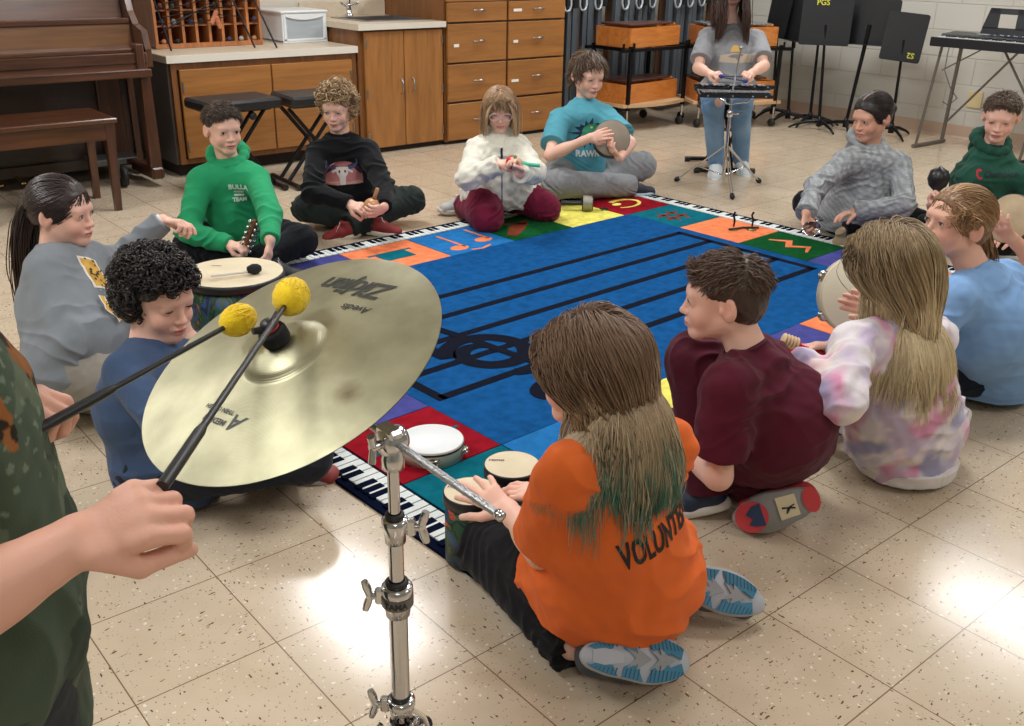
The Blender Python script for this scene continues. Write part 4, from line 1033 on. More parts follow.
# ------------------------------------------------------------------ a person
class Person:
    """J: joints in metres (world). Body grown as one surface, clothes and hair as children."""
    def __init__(s, label, J, skin='fair', h=.004, size=1.0, group=None):
        s.J = {k: V3(v) for k, v in J.items() if hasattr(v, '__len__') and len(v) == 3 and not k.startswith('curl')}; s.P = J; s.sz = size; s.h = h; s.skin = SK[skin] if isinstance(skin, str) else skin
        s.label = label; s.kids = []
        j = s.J
        s.hf = unit(j['face']); s.hu = unit(j.get('up', V3(0, 0, 1)) - s.hf * (j.get('up', V3(0, 0, 1)) @ s.hf)); s.hr = np.cross(s.hf, s.hu)
        s.HR = np.column_stack([s.hr, s.hf, s.hu]); s.hc = j['head']; s.hs = s.P.get('hs', 1.0) * 1.0
        s.skinfeat = []
    def H(s, x, y, z): return s.hc + s.HR @ (V3(x, y, z) * s.hs)
    def box(s, keys=None, mg=.14):
        A = np.array([v for k, v in s.J.items() if k not in ('face', 'up') and not k.endswith('_dir') and not k.endswith('_n')]); return A.min(0) - mg, A.max(0) + mg
    def head(s, f):
        q = s.hs; R = s.HR; H = s.H
        E = lambda c, r, k=.012, op='u', rot=None: f.ell(H(*c), [x * q for x in r], R if rot is None else R @ rot, k * q, op)
        E((0, -.014, .032), (.072, .088, .076), 0)
        E((0, .030, .028), (.062, .052, .060), .02)
        E((0, .022, -.030), (.053, .060, .062), .022)
        f.cone(H(-.040, -.002, -.045), H(-.012, .062, -.080), .020 * q, .014 * q, .025 * q); f.cone(H(.040, -.002, -.045), H(.012, .062, -.080), .020 * q, .014 * q, .025 * q)
        E((0, .066, -.080), (.020, .016, .015), .02)
        for sx in (-1, 1):
            E((sx * .033, .056, -.032), (.023, .023, .024), .02)
            E((sx * .031, .105, .004), (.020, .022, .013), .014, 's')
            E((sx * .031, .068, .004), (.0150, .0148, .0150), .003)
        E((0, .074, .022), (.045, .012, .010), .016)
        f.cone(H(0, .078, .008), H(0, .094, -.024), .0065 * q, .0085 * q, .010 * q); E((0, .096, -.027), (.0095, .0095, .008), .006)
        for sx in (-1, 1): E((sx * .0105, .087, -.029), (.0075, .009, .0065), .006); E((sx * .006, .094, -.036), (.003, .004, .003), .003, 's')
        E((0, .078, -.052), (.024, .012, .014), .012)
        op_ = s.P.get('mouth', 0.0)
        E((0, .0875, -.0505), (.019, .0075, .0048), .004); E((0, .0865, -.0600 - op_ * .004), (.016, .0075, .0056), .004)
        f.cone(H(-.017, .089, -.0552), H(.017, .089, -.0552), .0018 * q, .0018 * q, .002 * q, op='s')
        for sx in (-1, 1):
            er = rotz(sx * .35) @ rotx(-.12)
            E((sx * .0735, -.010, -.004), (.0095, .020, .031), .008, rot=er)
            E((sx * .081, -.004, .002), (.0055, .011, .018), .005, 's', rot=er)
            E((sx * .074, .006, -.008), (.005, .006, .008), .006)
        j = s.J; nk = j['neck']; top = H(0, -.022, -.045)
        r0 = s.P.get('neck_r', .046) * s.sz
        f.cone(nk - unit(top - nk) * .03, top, r0 * 1.12, r0 * .95, .03)
    def limb(s, f, a, b, c, ra, rb, rc, k=.02, muscle=0.0, back=None):
        f.cone(a, b, ra, rb, k); f.cone(b, c, rb, rc, k)
        if muscle:
            m_ = V3(b) + (V3(c) - V3(b)) * .30; f.ell(m_, [rb * 1.05, rb * 1.05, .07 * s.sz], frame(V3(c) - V3(b)), k)
    def hand(s, f, side):
        j = s.J; P = s.P; w_ = j['wri' + side]; q = s.sz * P.get('hand_size', 1.0)
        el = j['elb' + side]; d = unit(j.get('hand%s_dir' % side, w_ - el)); n = j.get('hand%s_n' % side, V3(0, 0, -1)); n = unit(n - d * (n @ d))
        lat = np.cross(n, d) * (1 if side == 'R' else -1)      # towards the thumb
        curl = P.get('curl' + side, .5); spread = P.get('spread' + side, .06); th = P.get('thumb' + side, .5)
        f.cone(el + (w_ - el) * .8, w_, .025 * q, .0215 * q, .01, side=lat, flat=.82)
        kn = w_ + d * .070 * q
        f.cone(w_ - d * .004, kn - d * .012 * q, .0215 * q, .032 * q, .012, side=lat, flat=.42)
        L_ = [.060, .067, .062, .048]; offs = [.0255, .0085, -.0085, -.0245]; rr = [.0078, .0080, .0076, .0068]
        curls = curl if hasattr(curl, '__len__') else [curl] * 4
        for i in range(4):
            b0 = kn + lat * offs[i] * q - d * (.004 + .004 * abs(i - 1)) * q; a = 0; c0 = curls[i]
            dd = unit(d + lat * spread * (1.2 - i) ); p = b0 - dd * .012 * q; r = rr[i] * q * 1.12
            p1 = b0; f.cone(p, p1, r * 1.15, r * 1.12, .006)
            for k_, (seg, bend) in enumerate(((.46, .55), (.30, 1.0), (.24, .75))):
                a += c0 * bend; v = unit(dd * cos(a) + n * sin(a)); p2 = p1 + v * L_[i] * seg * q
                f.cone(p1, p2, r * (1.04 - .06 * k_), r * (.96 - .08 * k_), .0025 if k_ else .004); p1 = p2
        t0 = w_ + d * .016 * q + lat * .020 * q; v1 = unit(d * (.75) + lat * (.85 - .45 * th) + n * (.35 + .55 * th)); v2 = unit(d * (.95) + lat * (.40 - .85 * th) + n * (.25 + .55 * th))
        p1 = t0 + v1 * .036 * q; f.cone(t0, p1, .0145 * q, .0112 * q, .010); p2 = p1 + v2 * .027 * q; f.cone(p1, p2, .0104 * q, .0092 * q, .003); p3 = p2 + unit(v2 + n * .25) * .021 * q; f.cone(p2, p3, .0094 * q, .0075 * q, .002)
        s.J['grip' + side] = kn - d * .01 * q + n * .018 * q
        s.J['tip' + side] = kn + d * .05 * q
    def body(s, legs=True, feet=True, arms='LR', hands='LR', torso=True):
        j = s.J; q = s.sz; lo, hi = s.box(); f = Field(lo, hi, s.h)
        sh = j['shoL'] - j['shoR']; ch = j['chest']; pv = j['pelvis']; nk = j['neck']
        if torso:
            f.cone(pv, ch, .098 * q, .108 * q, .04, side=sh, flat=.72); f.cone(ch, (nk * .75 + ch * .25), .112 * q, .062 * q, .04, side=sh, flat=.66)
            f.cone(j['shoL'] * .9 + nk * .1, j['shoR'] * .9 + nk * .1, .040 * q, .040 * q, .04)
        for sd in 'LR':
            if torso: f.cone(pv, j['hip' + sd], .088 * q, .080 * q, .03)
            if sd in arms:
                s.limb(f, j['sho' + sd], j['elb' + sd], j['wri' + sd], .043 * q, .032 * q, .0225 * q, .02, .5)
                if sd in hands: s.hand(f, sd)
            if legs:
                s.limb(f, j['hip' + sd], j['kne' + sd], j['ank' + sd], .076 * q, .050 * q, .031 * q, .03)
                k_, a_ = j['kne' + sd], j['ank' + sd]; f.cone(k_ + (a_ - k_) * .15, k_ + (a_ - k_) * .5, .044 * q, .040 * q, .03)
        s.head(f)
        P, F = f.mesh(); P = smooth_mesh(P, F, 1, .35)
        s.root = np_mesh('person', P, F, skin_m, None, col=s.paint(P)); tag(s.root, s.label, 'person')
        del f
        return s
    def paint(s, P):
        col = np.tile(s.skin, (len(P), 1)); l = (P - s.hc) @ s.HR / s.hs
        lipc = s.P.get('lips', C(196, 112, 108)); red = s.skin * np.array([1.0, .72, .70])
        def bl(c, w_): nonlocal col; col = col * (1 - w_[:, None]) + c * w_[:, None]
        g = lambda c, r: np.exp(-((((l - V3(c)) / V3(r)) ** 2).sum(1)))
        for sx in (-1, 1): bl(red, .45 * g((sx * .040, .062, -.030), (.024, .03, .022))); bl(red, .5 * g((sx * .080, -.008, -.004), (.012, .02, .03)))
        bl(red, .45 * g((0, .1, -.03), (.014, .014, .012)))
        m_ = np.clip(1.4 - np.sqrt((l[:, 0] / .0205) ** 2 + ((l[:, 2] + .0555) / .0085) ** 2) * 1.1, 0, 1) * (l[:, 1] > .072); bl(lipc, np.clip(m_ * 1.4, 0, .85))
        bl(lipc * .35, (np.abs(l[:, 2] + .0552 - .12 * np.abs(l[:, 0])) < .0016) * (np.abs(l[:, 0]) < .019) * (l[:, 1] > .074) * .8)
        for sx in (-1, 1): bl(s.skin * np.array([.82, .70, .68]), .35 * g((sx * .031, .08, .004), (.016, .03, .011)))
        for sd in 'LR':
            if 'tip' + sd in s.J: bl(red, .35 * np.exp(-((P - s.J['tip' + sd]) ** 2).sum(1) / .03 ** 2))
        return col
    def eyes(s, open_=1.0, iris=C(70, 50, 38), brow=C(92, 66, 48), look=(0, -.1), lids=True, browlift=0.0):
        q = s.hs
        for sx in (-1, 1):
            c = s.H(sx * .031, .0702, .004); r = .0138 * q
            # eyeball patch between the lids, wrapped on the eyeball sphere
            vs, fs, cs = [], [], []; na, nb = 15, 9
            W, Hh = .98, .50 * open_
            for a in range(na):
                for b in range(nb):
                    u = (a / (na - 1) * 2 - 1); v = (b / (nb - 1) * 2 - 1); hw = (1 - abs(u) ** 2.2) ** .8
                    ax = u * W * .82; az = v * Hh * hw * (.92 if v > 0 else .70) - .05 + .04 * u * sx
                    d = V3(sin(ax) * cos(az), cos(ax) * cos(az), sin(az)); vs.append(c + s.HR @ (d * (r + .0012 * q)))
                    di = math.hypot(ax - look[0], (az - look[1])); cs.append(C(16, 14, 14) if di < .16 else (iris if di < .40 else C(226, 220, 214)))
            fs = [(a * nb + b, (a + 1) * nb + b, (a + 1) * nb + b + 1, a * nb + b + 1) for a in range(na - 1) for b in range(nb - 1)]
            if open_ > .15: np_mesh('eye', np.array(vs), np.array(fs)[:, ::-1] if sx else fs, eye_m, s.root, col=np.array(cs))
            pts, pl = [], []
            for a in range(9):
                u = a / 8 * 2 - 1; ax = u * W * .86; hw = (1 - abs(u) ** 2.2) ** .8; az = (Hh * hw * .95 if open_ > .15 else -.12 * hw) - .05 + .04 * u * sx
                d = V3(sin(ax) * cos(az), cos(ax) * cos(az), sin(az)); pts.append(c + s.HR @ (d * (r + .0016 * q)))
            MB().tube(pts, [.0006 * q] + [.0013 * q] * 7 + [.0006 * q], 6).build('eyelash', mat('lash', tuple(C(44, 32, 28)) + (1,), .6), s.root)
            bp = []
            for a in range(8):
                u = a / 7; x = sx * (.013 + .034 * u); z = .022 + .006 * sin(u * 2.6) + browlift * .004; y = .0795 - .55 * (abs(x) / .062) ** 3 * .05 - .0 
                yy = .078 * math.sqrt(max(.05, 1 - (x / .068) ** 2)) + .006
                bp.append(s.H(x, yy, z))
            MB().tube(bp, [.0014 * q, .0026 * q, .0028 * q, .0027 * q, .0024 * q, .002 * q, .0015 * q, .0007 * q], 6).build('eyebrow', mat('brow_%d_%d' % (int(brow[0] * 999), int(brow[2] * 999)), tuple(brow) + (1,), .8), s.root)
        return s
    # -------- hair
    def scalp(s, name, col, grow=.006, cuts=(), extra=None, amp=.002, fs=60, seed=1, hairline=.045, back=-.05, h=None):
        """close cap of hair following the skull; cuts are extra planes in head coordinates (point, normal) of what is removed"""
        q = s.hs; R = s.HR; f = Field(s.hc - .16 * q - .05, s.hc + .16 * q + .05, h or min(s.h, .0035))
        g = grow
        f.ell(s.H(0, -.014, .032), [(.072 + g) * q, (.088 + g) * q, (.076 + g) * q], R, 0)
        f.ell(s.H(0, .022, .034), [(.063 + g) * q, (.055 + g * .8) * q, (.062 + g) * q], R, .015)
        f.ell(s.H(0, -.045, -.012), [(.058 + g) * q, (.05 + g) * q, (.05 + g) * q], R, .02)
        lo, hi = s.hc - .3, s.hc + .3
        for (c, n) in [((0, .060, hairline), (0, .80, -.60)), ((0, -.0, back), (0, 0.15, -1))] + list(cuts): f.plane(s.H(*c), s.HR @ unit(V3(n)), lo, hi)
        # clear the ears and the cheeks
        for sx in (-1, 1): f.ell(s.H(sx * .085, .040, -.015), [.030 * q, .052 * q, .045 * q], R, .008, 's')
        if extra: extra(f)
        P, F = f.mesh(); N_ = vnormals(P, F); l = (P - s.hc) @ s.HR
        P = P + N_ * (amp * vnoise(l * np.array([1, .5, .5]), fs, seed, 2))[:, None]
        c = col * (1 + .22 * vnoise(l * np.array([1.6, .4, .4]), 90, seed + 3, 2))[:, None]
        s.hairmesh = (P, F, N_)
        o = np_mesh(name, P, F, hair_m, s.root, col=np.clip(c, 0, 1)); s.hair = o; return o
    def tufts(s, n, length, rad, cols, comb, lift=.5, grav=.02, wave=.3, steps=6, seed=2, sel=None, jitter=.25, stiff=.8, name='hair_tufts', curl=0.0, sides=3):
        """short locks growing from the cap; comb(local positions) -> local directions"""
        rs = np.random.RandomState(seed); P, F, N_ = s.hairmesh; l = (P - s.hc) @ s.HR / s.hs
        ok = np.ones(len(P), bool) if sel is None else sel(l); I = np.flatnonzero(ok); I = I[rs.randint(0, len(I), n)]
        d = comb(l[I]); d = d / (np.linalg.norm(d, axis=1, keepdims=True) + 1e-9); dw = d @ s.HR.T; nn = N_[I]; dw = dw - nn * (dw * nn).sum(1, keepdims=True)
        dw /= (np.linalg.norm(dw, axis=1, keepdims=True) + 1e-9); dw = dw + nn * lift + rs.normal(size=dw.shape) * jitter
        L_ = length * (.7 + .6 * rs.rand(n)); q = s.hs
        sol = [(s.H(0, -.014, .032), V3(.0755, .0915, .0795) * q, s.HR), (s.H(0, .030, .024), V3(.064, .055, .062) * q, s.HR)]
        paths = trace(P[I] - nn * .002, dw, L_, steps, grav, sol, rs, wave=wave, stiff=stiff, wfreq=1.0 + curl, offs=rs.rand(n, 1) * .004)
        c = np.asarray(cols); k = rs.rand(n, 1); cc = c[rs.randint(0, len(c), n)] * (.8 + .4 * k)
        shade = np.linspace(.9, 1.12, steps)[None, :, None]
        return strands(name, paths, rad * (.7 + .6 * rs.rand(n)), np.clip(cc[:, None, :] * shade, 0, 1), hair_m, s.root, sides=sides)
    def curls(s, n, rad, cols, r0=.006, turns=1.8, lift=.5, pitch=.008, seed=2, sel=None, name='hair_curls'):
        rs = np.random.RandomState(seed); P, F, N_ = s.hairmesh; l = (P - s.hc) @ s.HR / s.hs; I = np.flatnonzero(sel(l) if sel else np.ones(len(P), bool)); I = I[rs.randint(0, len(I), n)]
        nn = N_[I]; a = rs.normal(size=(n, 3)); a -= nn * (a * nn).sum(1, keepdims=True); a /= np.linalg.norm(a, axis=1, keepdims=True); ax = a + nn * lift * rs.rand(n, 1) + np.array([0, 0, -.35]); ax /= np.linalg.norm(ax, axis=1, keepdims=True)
        u = np.cross(ax, nn + .01); u /= np.linalg.norm(u, axis=1, keepdims=True); w_ = np.cross(ax, u); k = 16; t = np.linspace(0, 1, k)[None, :, None]; tr = turns * (.7 + .6 * rs.rand(n, 1, 1)); rr = r0 * (.6 + .8 * rs.rand(n, 1, 1)); ph = rs.rand(n, 1, 1) * 6.28
        paths = P[I][:, None] + nn[:, None] * rr + ax[:, None] * (t - .5) * pitch * 2 * tr + (u[:, None] * np.cos(t * tr * 6.28 + ph) + w_[:, None] * np.sin(t * tr * 6.28 + ph)) * rr
        c = np.asarray(cols); return strands(name, paths, rad * (.7 + .6 * rs.rand(n)), np.clip(c[rs.randint(0, len(c), n)] * (.7 + .6 * rs.rand(n, 1)), 0, 1), hair_m, s.root, sides=4)
    def long_hair(s, n, length, rad, colf, part=0.0, guard=True, sweep=.7, seed=3, steps=22, wave=.25, solids=(), yroot=.03, forward=0.0, sel=None, thick=.016, grav=.35, stiff=.72, name='hair_strands', behind=True, wfreq=2.0, attract=None, sides=4):
        """long strands from the parting, draped over head, shoulders and back"""
        rs = np.random.RandomState(seed); q = s.hs
        th = rs.rand(n) * 2 * pi; 
        # roots on the upper skull
        u = rs.rand(n); y = yroot + .045 - u * .125; x = part + rs.normal(size=n) * .028; zz = .032 + .076 * np.sqrt(np.clip(1 - (x / .072) ** 2 - ((y + .014) / .088) ** 2, .02, 1))
        l = np.stack([x, y, zz], 1)
        if sel is not None: keep = sel(l); l = l[keep]; n = len(l); x, y = l[:, 0], l[:, 1]; u = u[keep]
        d = np.stack([np.sign(x - part + rs.normal(size=n) * .004) * np.clip((y + .07) / .09, .12, 1), forward + (-sweep) * np.ones(n) + rs.normal(size=n) * .15, np.full(n, -.1)], 1)
        sol = [(s.H(0, -.014, .032), V3(.076, .092, .080) * q, s.HR), (s.H(0, .0, -.03), V3(.064, .070, .080) * q, s.HR)] + ([(s.H(0, .075, -.03), V3(.068, .085, .105) * q, s.HR)] if guard else []) + [(V3(c), V3(r), np.asarray(R)) for c, r, R in solids]
        offs = (rs.rand(n, 1) ** .7) * thick
        L_ = length * (.86 + .2 * rs.rand(n)) if not callable(length) else length(l, rs)
        paths = trace(s.hc + (l * q) @ s.HR.T, d @ s.HR.T, L_, steps, grav, sol, rs, wave=wave, stiff=stiff, offs=offs, wfreq=wfreq, attract=attract, lock=14.0)
        t = np.linspace(0, 1, steps); cols = colf(t, rs, n)
        return strands(name, paths, rad * (.7 + .6 * rs.rand(n)), np.clip(cols, 0, 1), hair_m, s.root, sides=sides)
    # -------- clothes
    def garment(s, name, build, col, m=None, h=None, fold=.004, fscale=9, fdir=(0, 0, 1), seed=0, joints=(), mg=.17, paint=None, base=.25, label=None, smooth=1, crumple=.0015):
        lo, hi = s.box(mg=mg); f = Field(lo, hi, h or max(s.h, .0045)); build(f); P, F = f.mesh(); del f
        P = smooth_mesh(P, F, smooth, .5); N_ = vnormals(P, F)
        w_ = base + (1 - base) * nearest_amp(P, joints) if joints else np.full(len(P), base)
        P = P + N_ * (1.35 * fold * w_ * folds(P, fscale, seed, fdir) + crumple * vnoise(P, 14, seed + 20, 2))[:, None]
        c = np.tile(np.asarray(col), (len(P), 1)) * (1 + .05 * vnoise(P, 12, seed + 3, 2))[:, None]
        if paint: c = paint(P, c)
        o = np_mesh(name, P, F, m or cloth_m, s.root, col=np.clip(c, 0, 1))
        if label: o['label'] = label
        return o
    def torso_f(s, f, grow=.012, hem=None, belly=0.0, sleeves='long', sleeve_r=.012, collar=None, k=.035, shoulder=.052):
        j = s.J; q = s.sz; sh = j['shoL'] - j['shoR']; ch, pv, nk = j['chest'], j['pelvis'], j['neck']; g = grow
        up_ = nk * .62 + ch * .38
        f.cone(pv, ch, (.118 + g + belly) * q, (.122 + g) * q, .0, side=sh, flat=.86); f.cone(ch, up_, (.124 + g) * q, (.088 + g) * q, k, side=sh, flat=.78)
        fw = np.cross(unit(sh), unit(nk - pv)); f.cone(nk * .80 + pv * .20 + fw * .018, pv + fw * (.065 + belly * 1.6) + V3(0, 0, .05), (.080 + g) * q, (.105 + g) * q, .05, side=sh, flat=.75); f.cone(ch + fw * .020, pv + fw * .045 + V3(0, 0, .04), (.108 + g) * q, (.112 + g) * q, .05, side=sh, flat=.78)
        f.cone(j['shoL'] * .90 + nk * .10, j['shoR'] * .90 + nk * .10, (shoulder - .024) * q + g * .7, (shoulder - .024) * q + g * .7, k)
        f.cone(j['shoL'] * .45 + nk * .55 + V3(0, 0, .004), j['shoR'] * .45 + nk * .55 + V3(0, 0, -.004), .026 * q + g * .6, .026 * q + g * .6, k)
        ax_ = unit(s.H(0, -.02, -.04) - nk); f.cone(nk - ax_ * .040, nk - ax_ * .004, .068 * q, .058 * q, .02)
        for sd in 'LR': f.cone(j['sho' + sd] * .72 + nk * .28 - V3(0, 0, .03), ch * .7 + j['sho' + sd] * .3, .052 * q + g * .6, .080 * q + g * .7, .04)
        for sd in 'LR':
            if s.P.get('no_hips') : continue
            f.cone(pv, j['hip' + sd], (.104 + g) * q, (.094 + g) * q, k)
        for sd in 'LR':
            a, b, c = j['sho' + sd], j['elb' + sd], j['wri' + sd]
            if sleeves == 'long':
                e = c - unit(c - b) * .004
                f.cone(a, b, .042 * q + sleeve_r * .9, .036 * q + sleeve_r * .9, .03); f.cone(b, e, .036 * q + sleeve_r * .9, .026 * q + sleeve_r * .8, .02, cut=(e, unit(c - b)))
                f.cone(e - unit(c - b) * .03, e - unit(c - b) * .008, .026 * q + sleeve_r * .75, .026 * q + sleeve_r * .6, .006, cut=(e, unit(c - b)))
            elif sleeves == 'short':
                e = a + (b - a) * s.P.get('sleeve', .72); f.cone(a, e, .050 * q + sleeve_r, .046 * q + sleeve_r * 1.6, .03, cut=(e, unit(b - a)))
        if hem is not None:
            c, n = hem; lo, hi = s.box(mg=.3); f.plane(V3(c), unit(V3(n)), lo, hi)
    def neckhole(s, f, r=.058, up=.02, scoop=.0, depth=None):
        """opening for the neck"""
        j = s.J; nk = j['neck']; ax = unit(s.H(0, -.02, -.04) - nk); c = nk + ax * up
        fw = unit(V3(s.hf[0], s.hf[1], 0)); sh = unit(j['shoL'] - j['shoR']); fwd = unit(np.cross(V3(0, 0, 1), -sh)); fwd = fwd if fwd @ s.hf > -.3 else -fwd
        f.cone(c + fwd * scoop, c + ax * .2 + fwd * scoop, r * .93 * s.sz, r * 1.35 * s.sz, .008, op='s')
    def collar(s, name, col, r=.050, thick=.006, up=.010, m=None, scoop=.0, width=.012, tilt=.08):
        j = s.J; nk = j['neck']; ax = unit(s.H(0, -.02, -.04) - nk); c = nk + ax * up; sh = unit(j['shoL'] - j['shoR']); fwd = unit(np.cross(sh, V3(0, 0, 1))); fwd = fwd if fwd @ s.P.get('front', s.hf) > 0 else -fwd
        ax = unit(ax + fwd * tilt); Rm = frame(ax, sh); pts = []
        for i in range(33):
            a = 2 * pi * i / 32; pts.append(c + fwd * scoop + Rm @ V3(r * s.sz * 1.05 * cos(a), r * s.sz * sin(a), 0))
        mb = MB(); mb.tube(pts, thick, 8, cap=False); o = mb.build(name, mat('rib_%d_%d_%d' % tuple(int(x * 999) for x in col), tuple(col) + (1,), .9, bump=.4, bscale=300), s.root); return o
    def trousers(s, name, col, grow=.010, m=None, seed=5, fold=.0035, label=None, ankle=.040, paint=None, knee=.055, thigh=.088, h=None, waist=True, fscale=11, smooth=1, cut=True, crumple=.002):
        j = s.J; q = s.sz; g = grow
        def b(f):
            pv = j['pelvis']
            if waist: f.cone(pv, pv + (j['chest'] - pv) * .10, (.088 + g) * q, (.085 + g) * q, 0, side=j['hipL'] - j['hipR'], flat=.8)
            for sd in 'LR':
                hp, kn, an = j['hip' + sd], j['kne' + sd], j['ank' + sd]; d = unit(an - kn)
                f.cone(pv, hp, .080 * q + g, .082 * q + g, .03); f.cone(hp, kn, thigh * q + g, knee * q + g, .03)
                f.cone(kn, an + d * .02, knee * q + g, ankle * q + g, .025, cut=(an + d * .012, d) if cut else None)
        jt = [(j['kneL'], .10), (j['kneR'], .10), (j['hipL'], .12), (j['hipR'], .12), (j['ankL'], .07), (j['ankR'], .07)]
        return s.garment(name, b, col, m or cloth_m, h=h, fold=fold, fscale=fscale, fdir=unit(j['kneL'] - j['hipL']) + unit(j['kneR'] - j['hipR']) * .6 + V3(.2, .3, .4), seed=seed, joints=jt, paint=paint, label=label, smooth=smooth, crumple=crumple)
    def shoe(s, side, upper, sole, heel=None, toe=None, up=None, length=.225, label=None, laces=None, accent=None, name='shoe', tread=None, w_=.040, strap=None):
        """shoe from heel to toe with a separate sole; toe direction and up from the joints"""
        j = s.J; an = j['ank' + side]; td = unit(V3(toe) - V3(heel)) if heel is not None else unit(j['toe' + side] - an); q = s.sz
        upv = unit(V3(up) if up is not None else V3(0, 0, 1)); upv = unit(upv - td * (upv @ td)); lt = np.cross(td, upv)
        L_ = length * q; h0 = V3(heel) if heel is not None else an - td * .045 * q - upv * .062 * q
        R = np.column_stack([lt, td, upv]); P_ = lambda x, y, z: h0 + R @ (V3(x, y, z) * q)
        f = Field(h0 + R @ V3(0, L_ / 2, .04) - .17 * q - .02, h0 + R @ V3(0, L_ / 2, .04) + .17 * q + .02, .003)
        Lq = length
        f.cone(P_(0, .035, .045), P_(0, Lq * .45, .042), w_ * .88 * q, w_ * 1.0 * q, .01, side=lt, flat=.95)
        f.cone(P_(0, Lq * .45, .036), P_(0, Lq - .045, .026), w_ * 1.02 * q, w_ * .98 * q, .02, side=lt, flat=.78)
        f.cone(P_(0, .045, .05), P_(0, .062, .085), w_ * .82 * q, w_ * .80 * q, .015)
        f.plane(P_(0, 0, .014), -upv, h0 - 1, h0 + 1); f.plane(P_(0, .06, .092), unit(upv - td * .2), h0 - 1, h0 + 1)
        Pm, F = f.mesh(); Pm = smooth_mesh(Pm, F, 1); l = (Pm - h0) @ R / q; c = np.tile(upper, (len(Pm), 1))
        if accent is not None: c = accent(l, c)
        o = np_mesh(name, Pm, F, shoe_m, s.root, col=np.clip(c, 0, 1))
        if label: o['label'] = label
        # sole: outline extruded with a slight toe spring
        out = []
        for i in range(40):
            a = 2 * pi * i / 40; y = Lq / 2 - cos(a) * Lq / 2; t = y / Lq; hw = w_ * (.80 + .28 * math.sin(pi * min(1, max(0, (t - .15)) / .8)) - .12 * math.exp(-((t - .38) / .15) ** 2)); e = math.sqrt(max(0, 1 - abs(2 * t - 1) ** 3.2))
            out.append((math.copysign(hw * e, sin(a)) * 1.12 + .003 * sin(pi * t), y))
        vs = []; zb = lambda y: .014 * max(0, (y / Lq - .75) / .25) ** 2
        for z in (0, .02):
            for (x, y) in out: vs.append(P_(x, y, z + zb(y)))
        n = len(out); mb = MB(); rings = [(1.0 if z else .96, z) for z in (0, .006, .022)]; vs = []
        for sc_, z in ((.93, 0), (1.0, .005), (1.02, .014), (.99, .024)):
            for (x, y) in out: vs.append(P_(x * sc_, Lq / 2 + (y - Lq / 2) * (sc_ * .5 + .5), z + zb(y)))
        fs = [(k * n + i, k * n + (i + 1) % n, (k + 1) * n + (i + 1) % n, (k + 1) * n + i) for k in range(3) for i in range(n)]
        A = sum(out[i][0] * out[(i + 1) % n][1] - out[(i + 1) % n][0] * out[i][1] for i in range(n))
        if A < 0: fs = [x[::-1] for x in fs]
        bot = tuple(range(n)); top_ = tuple(range(3 * n, 4 * n)); fs += [bot[::-1] if A > 0 else bot, top_ if A > 0 else top_[::-1]]
        mb._add(vs, fs, True); so = mb.build('sole', mat('sole_%d_%d_%d' % tuple(int(x * 999) for x in sole), tuple(sole) + (1,), .65, bump=.2, bscale=200), o)
        if laces is not None:
            lb = MB()
            for i in range(5):
                y = .085 + .017 * i; z = .083 - .0095 * i
                pts = [P_(-.022, y, z - .012), P_(-.010, y + .004, z), P_(.010, y + .006, z), P_(.022, y, z - .012)]
                lb.tube(pts, .0028 * q, 6)
            for sx in (-1, 1): lb.tube([P_(0, .085, .086), P_(sx * .018, .088, .096), P_(sx * .030, .094, .082), P_(sx * .012, .092, .082), P_(0, .087, .086)], .0022 * q, 6); lb.tube([P_(0, .087, .086), P_(sx * .02, .10, .078), P_(sx * .034, .115, .058)], .0022 * q, 6)
            lb.build('laces', mat('lace_%d' % int(laces[0] * 999), tuple(laces) + (1,), .8), o)
        if tread is not None: tread(P_, R, o, q, Lq, w_)
        return o
    def blend(s, pts, cols, r): pass
# ------------------------------------------------------------------ the people in the circle
J = {}
J['orange'] = dict(head=(1.217, 1.201, 0.642), neck=(1.219, 1.145, 0.534), shoL=(1.096, 1.135, 0.494), shoR=(1.345, 1.107, 0.489), chest=(1.232, 1.144, 0.330), pelvis=(1.300, 1.130, 0.180), hipL=(1.220, 1.160, 0.170), hipR=(1.380, 1.160, 0.170), elbL=(1.131, 1.228, 0.265), wriL=(1.205, 1.428, 0.238), elbR=(1.413, 1.228, 0.281), wriR=(1.331, 1.434, 0.222), kneL=(1.219, 1.519, 0.085), kneR=(1.420, 1.500, 0.080), ankL=(1.164, 1.165, 0.055), ankR=(1.423, 1.216, 0.060), toeL=(1.360, 1.061, 0.030), toeR=(1.578, 1.018, 0.030), face=(-0.333, 0.935, -0.120), handL_dir=(-0.187, 0.950, 0.252), handL_n=(0.418, 0.223, -0.881), handR_dir=(-0.477, 0.879, 0.000), handR_n=(-0.012, 0.140, -0.990))
J['maroon'] = dict(head=(1.817, 1.366, 0.622), neck=(1.846, 1.300, 0.498), chest=(1.930, 1.264, 0.304), pelvis=(2.030, 1.330, 0.200), shoL=(1.713, 1.249, 0.459), shoR=(1.983, 1.342, 0.423), hipL=(1.946, 1.315, 0.200), hipR=(2.114, 1.345, 0.200), elbL=(1.716, 1.251, 0.224), wriL=(1.802, 1.431, 0.202), elbR=(1.992, 1.431, 0.189), wriR=(2.028, 1.634, 0.129), kneL=(1.894, 1.488, 0.396), ankL=(1.851, 1.374, 0.085), toeL=(1.793, 1.479, 0.036), kneR=(1.979, 1.656, 0.080), ankR=(1.955, 1.269, 0.090), toeR=(1.913, 1.218, 0.040), face=(-0.629, 0.771, -0.101), handL_dir=(0.139, 0.968, -0.207), handR_dir=(-0.384, 0.897, -0.218))
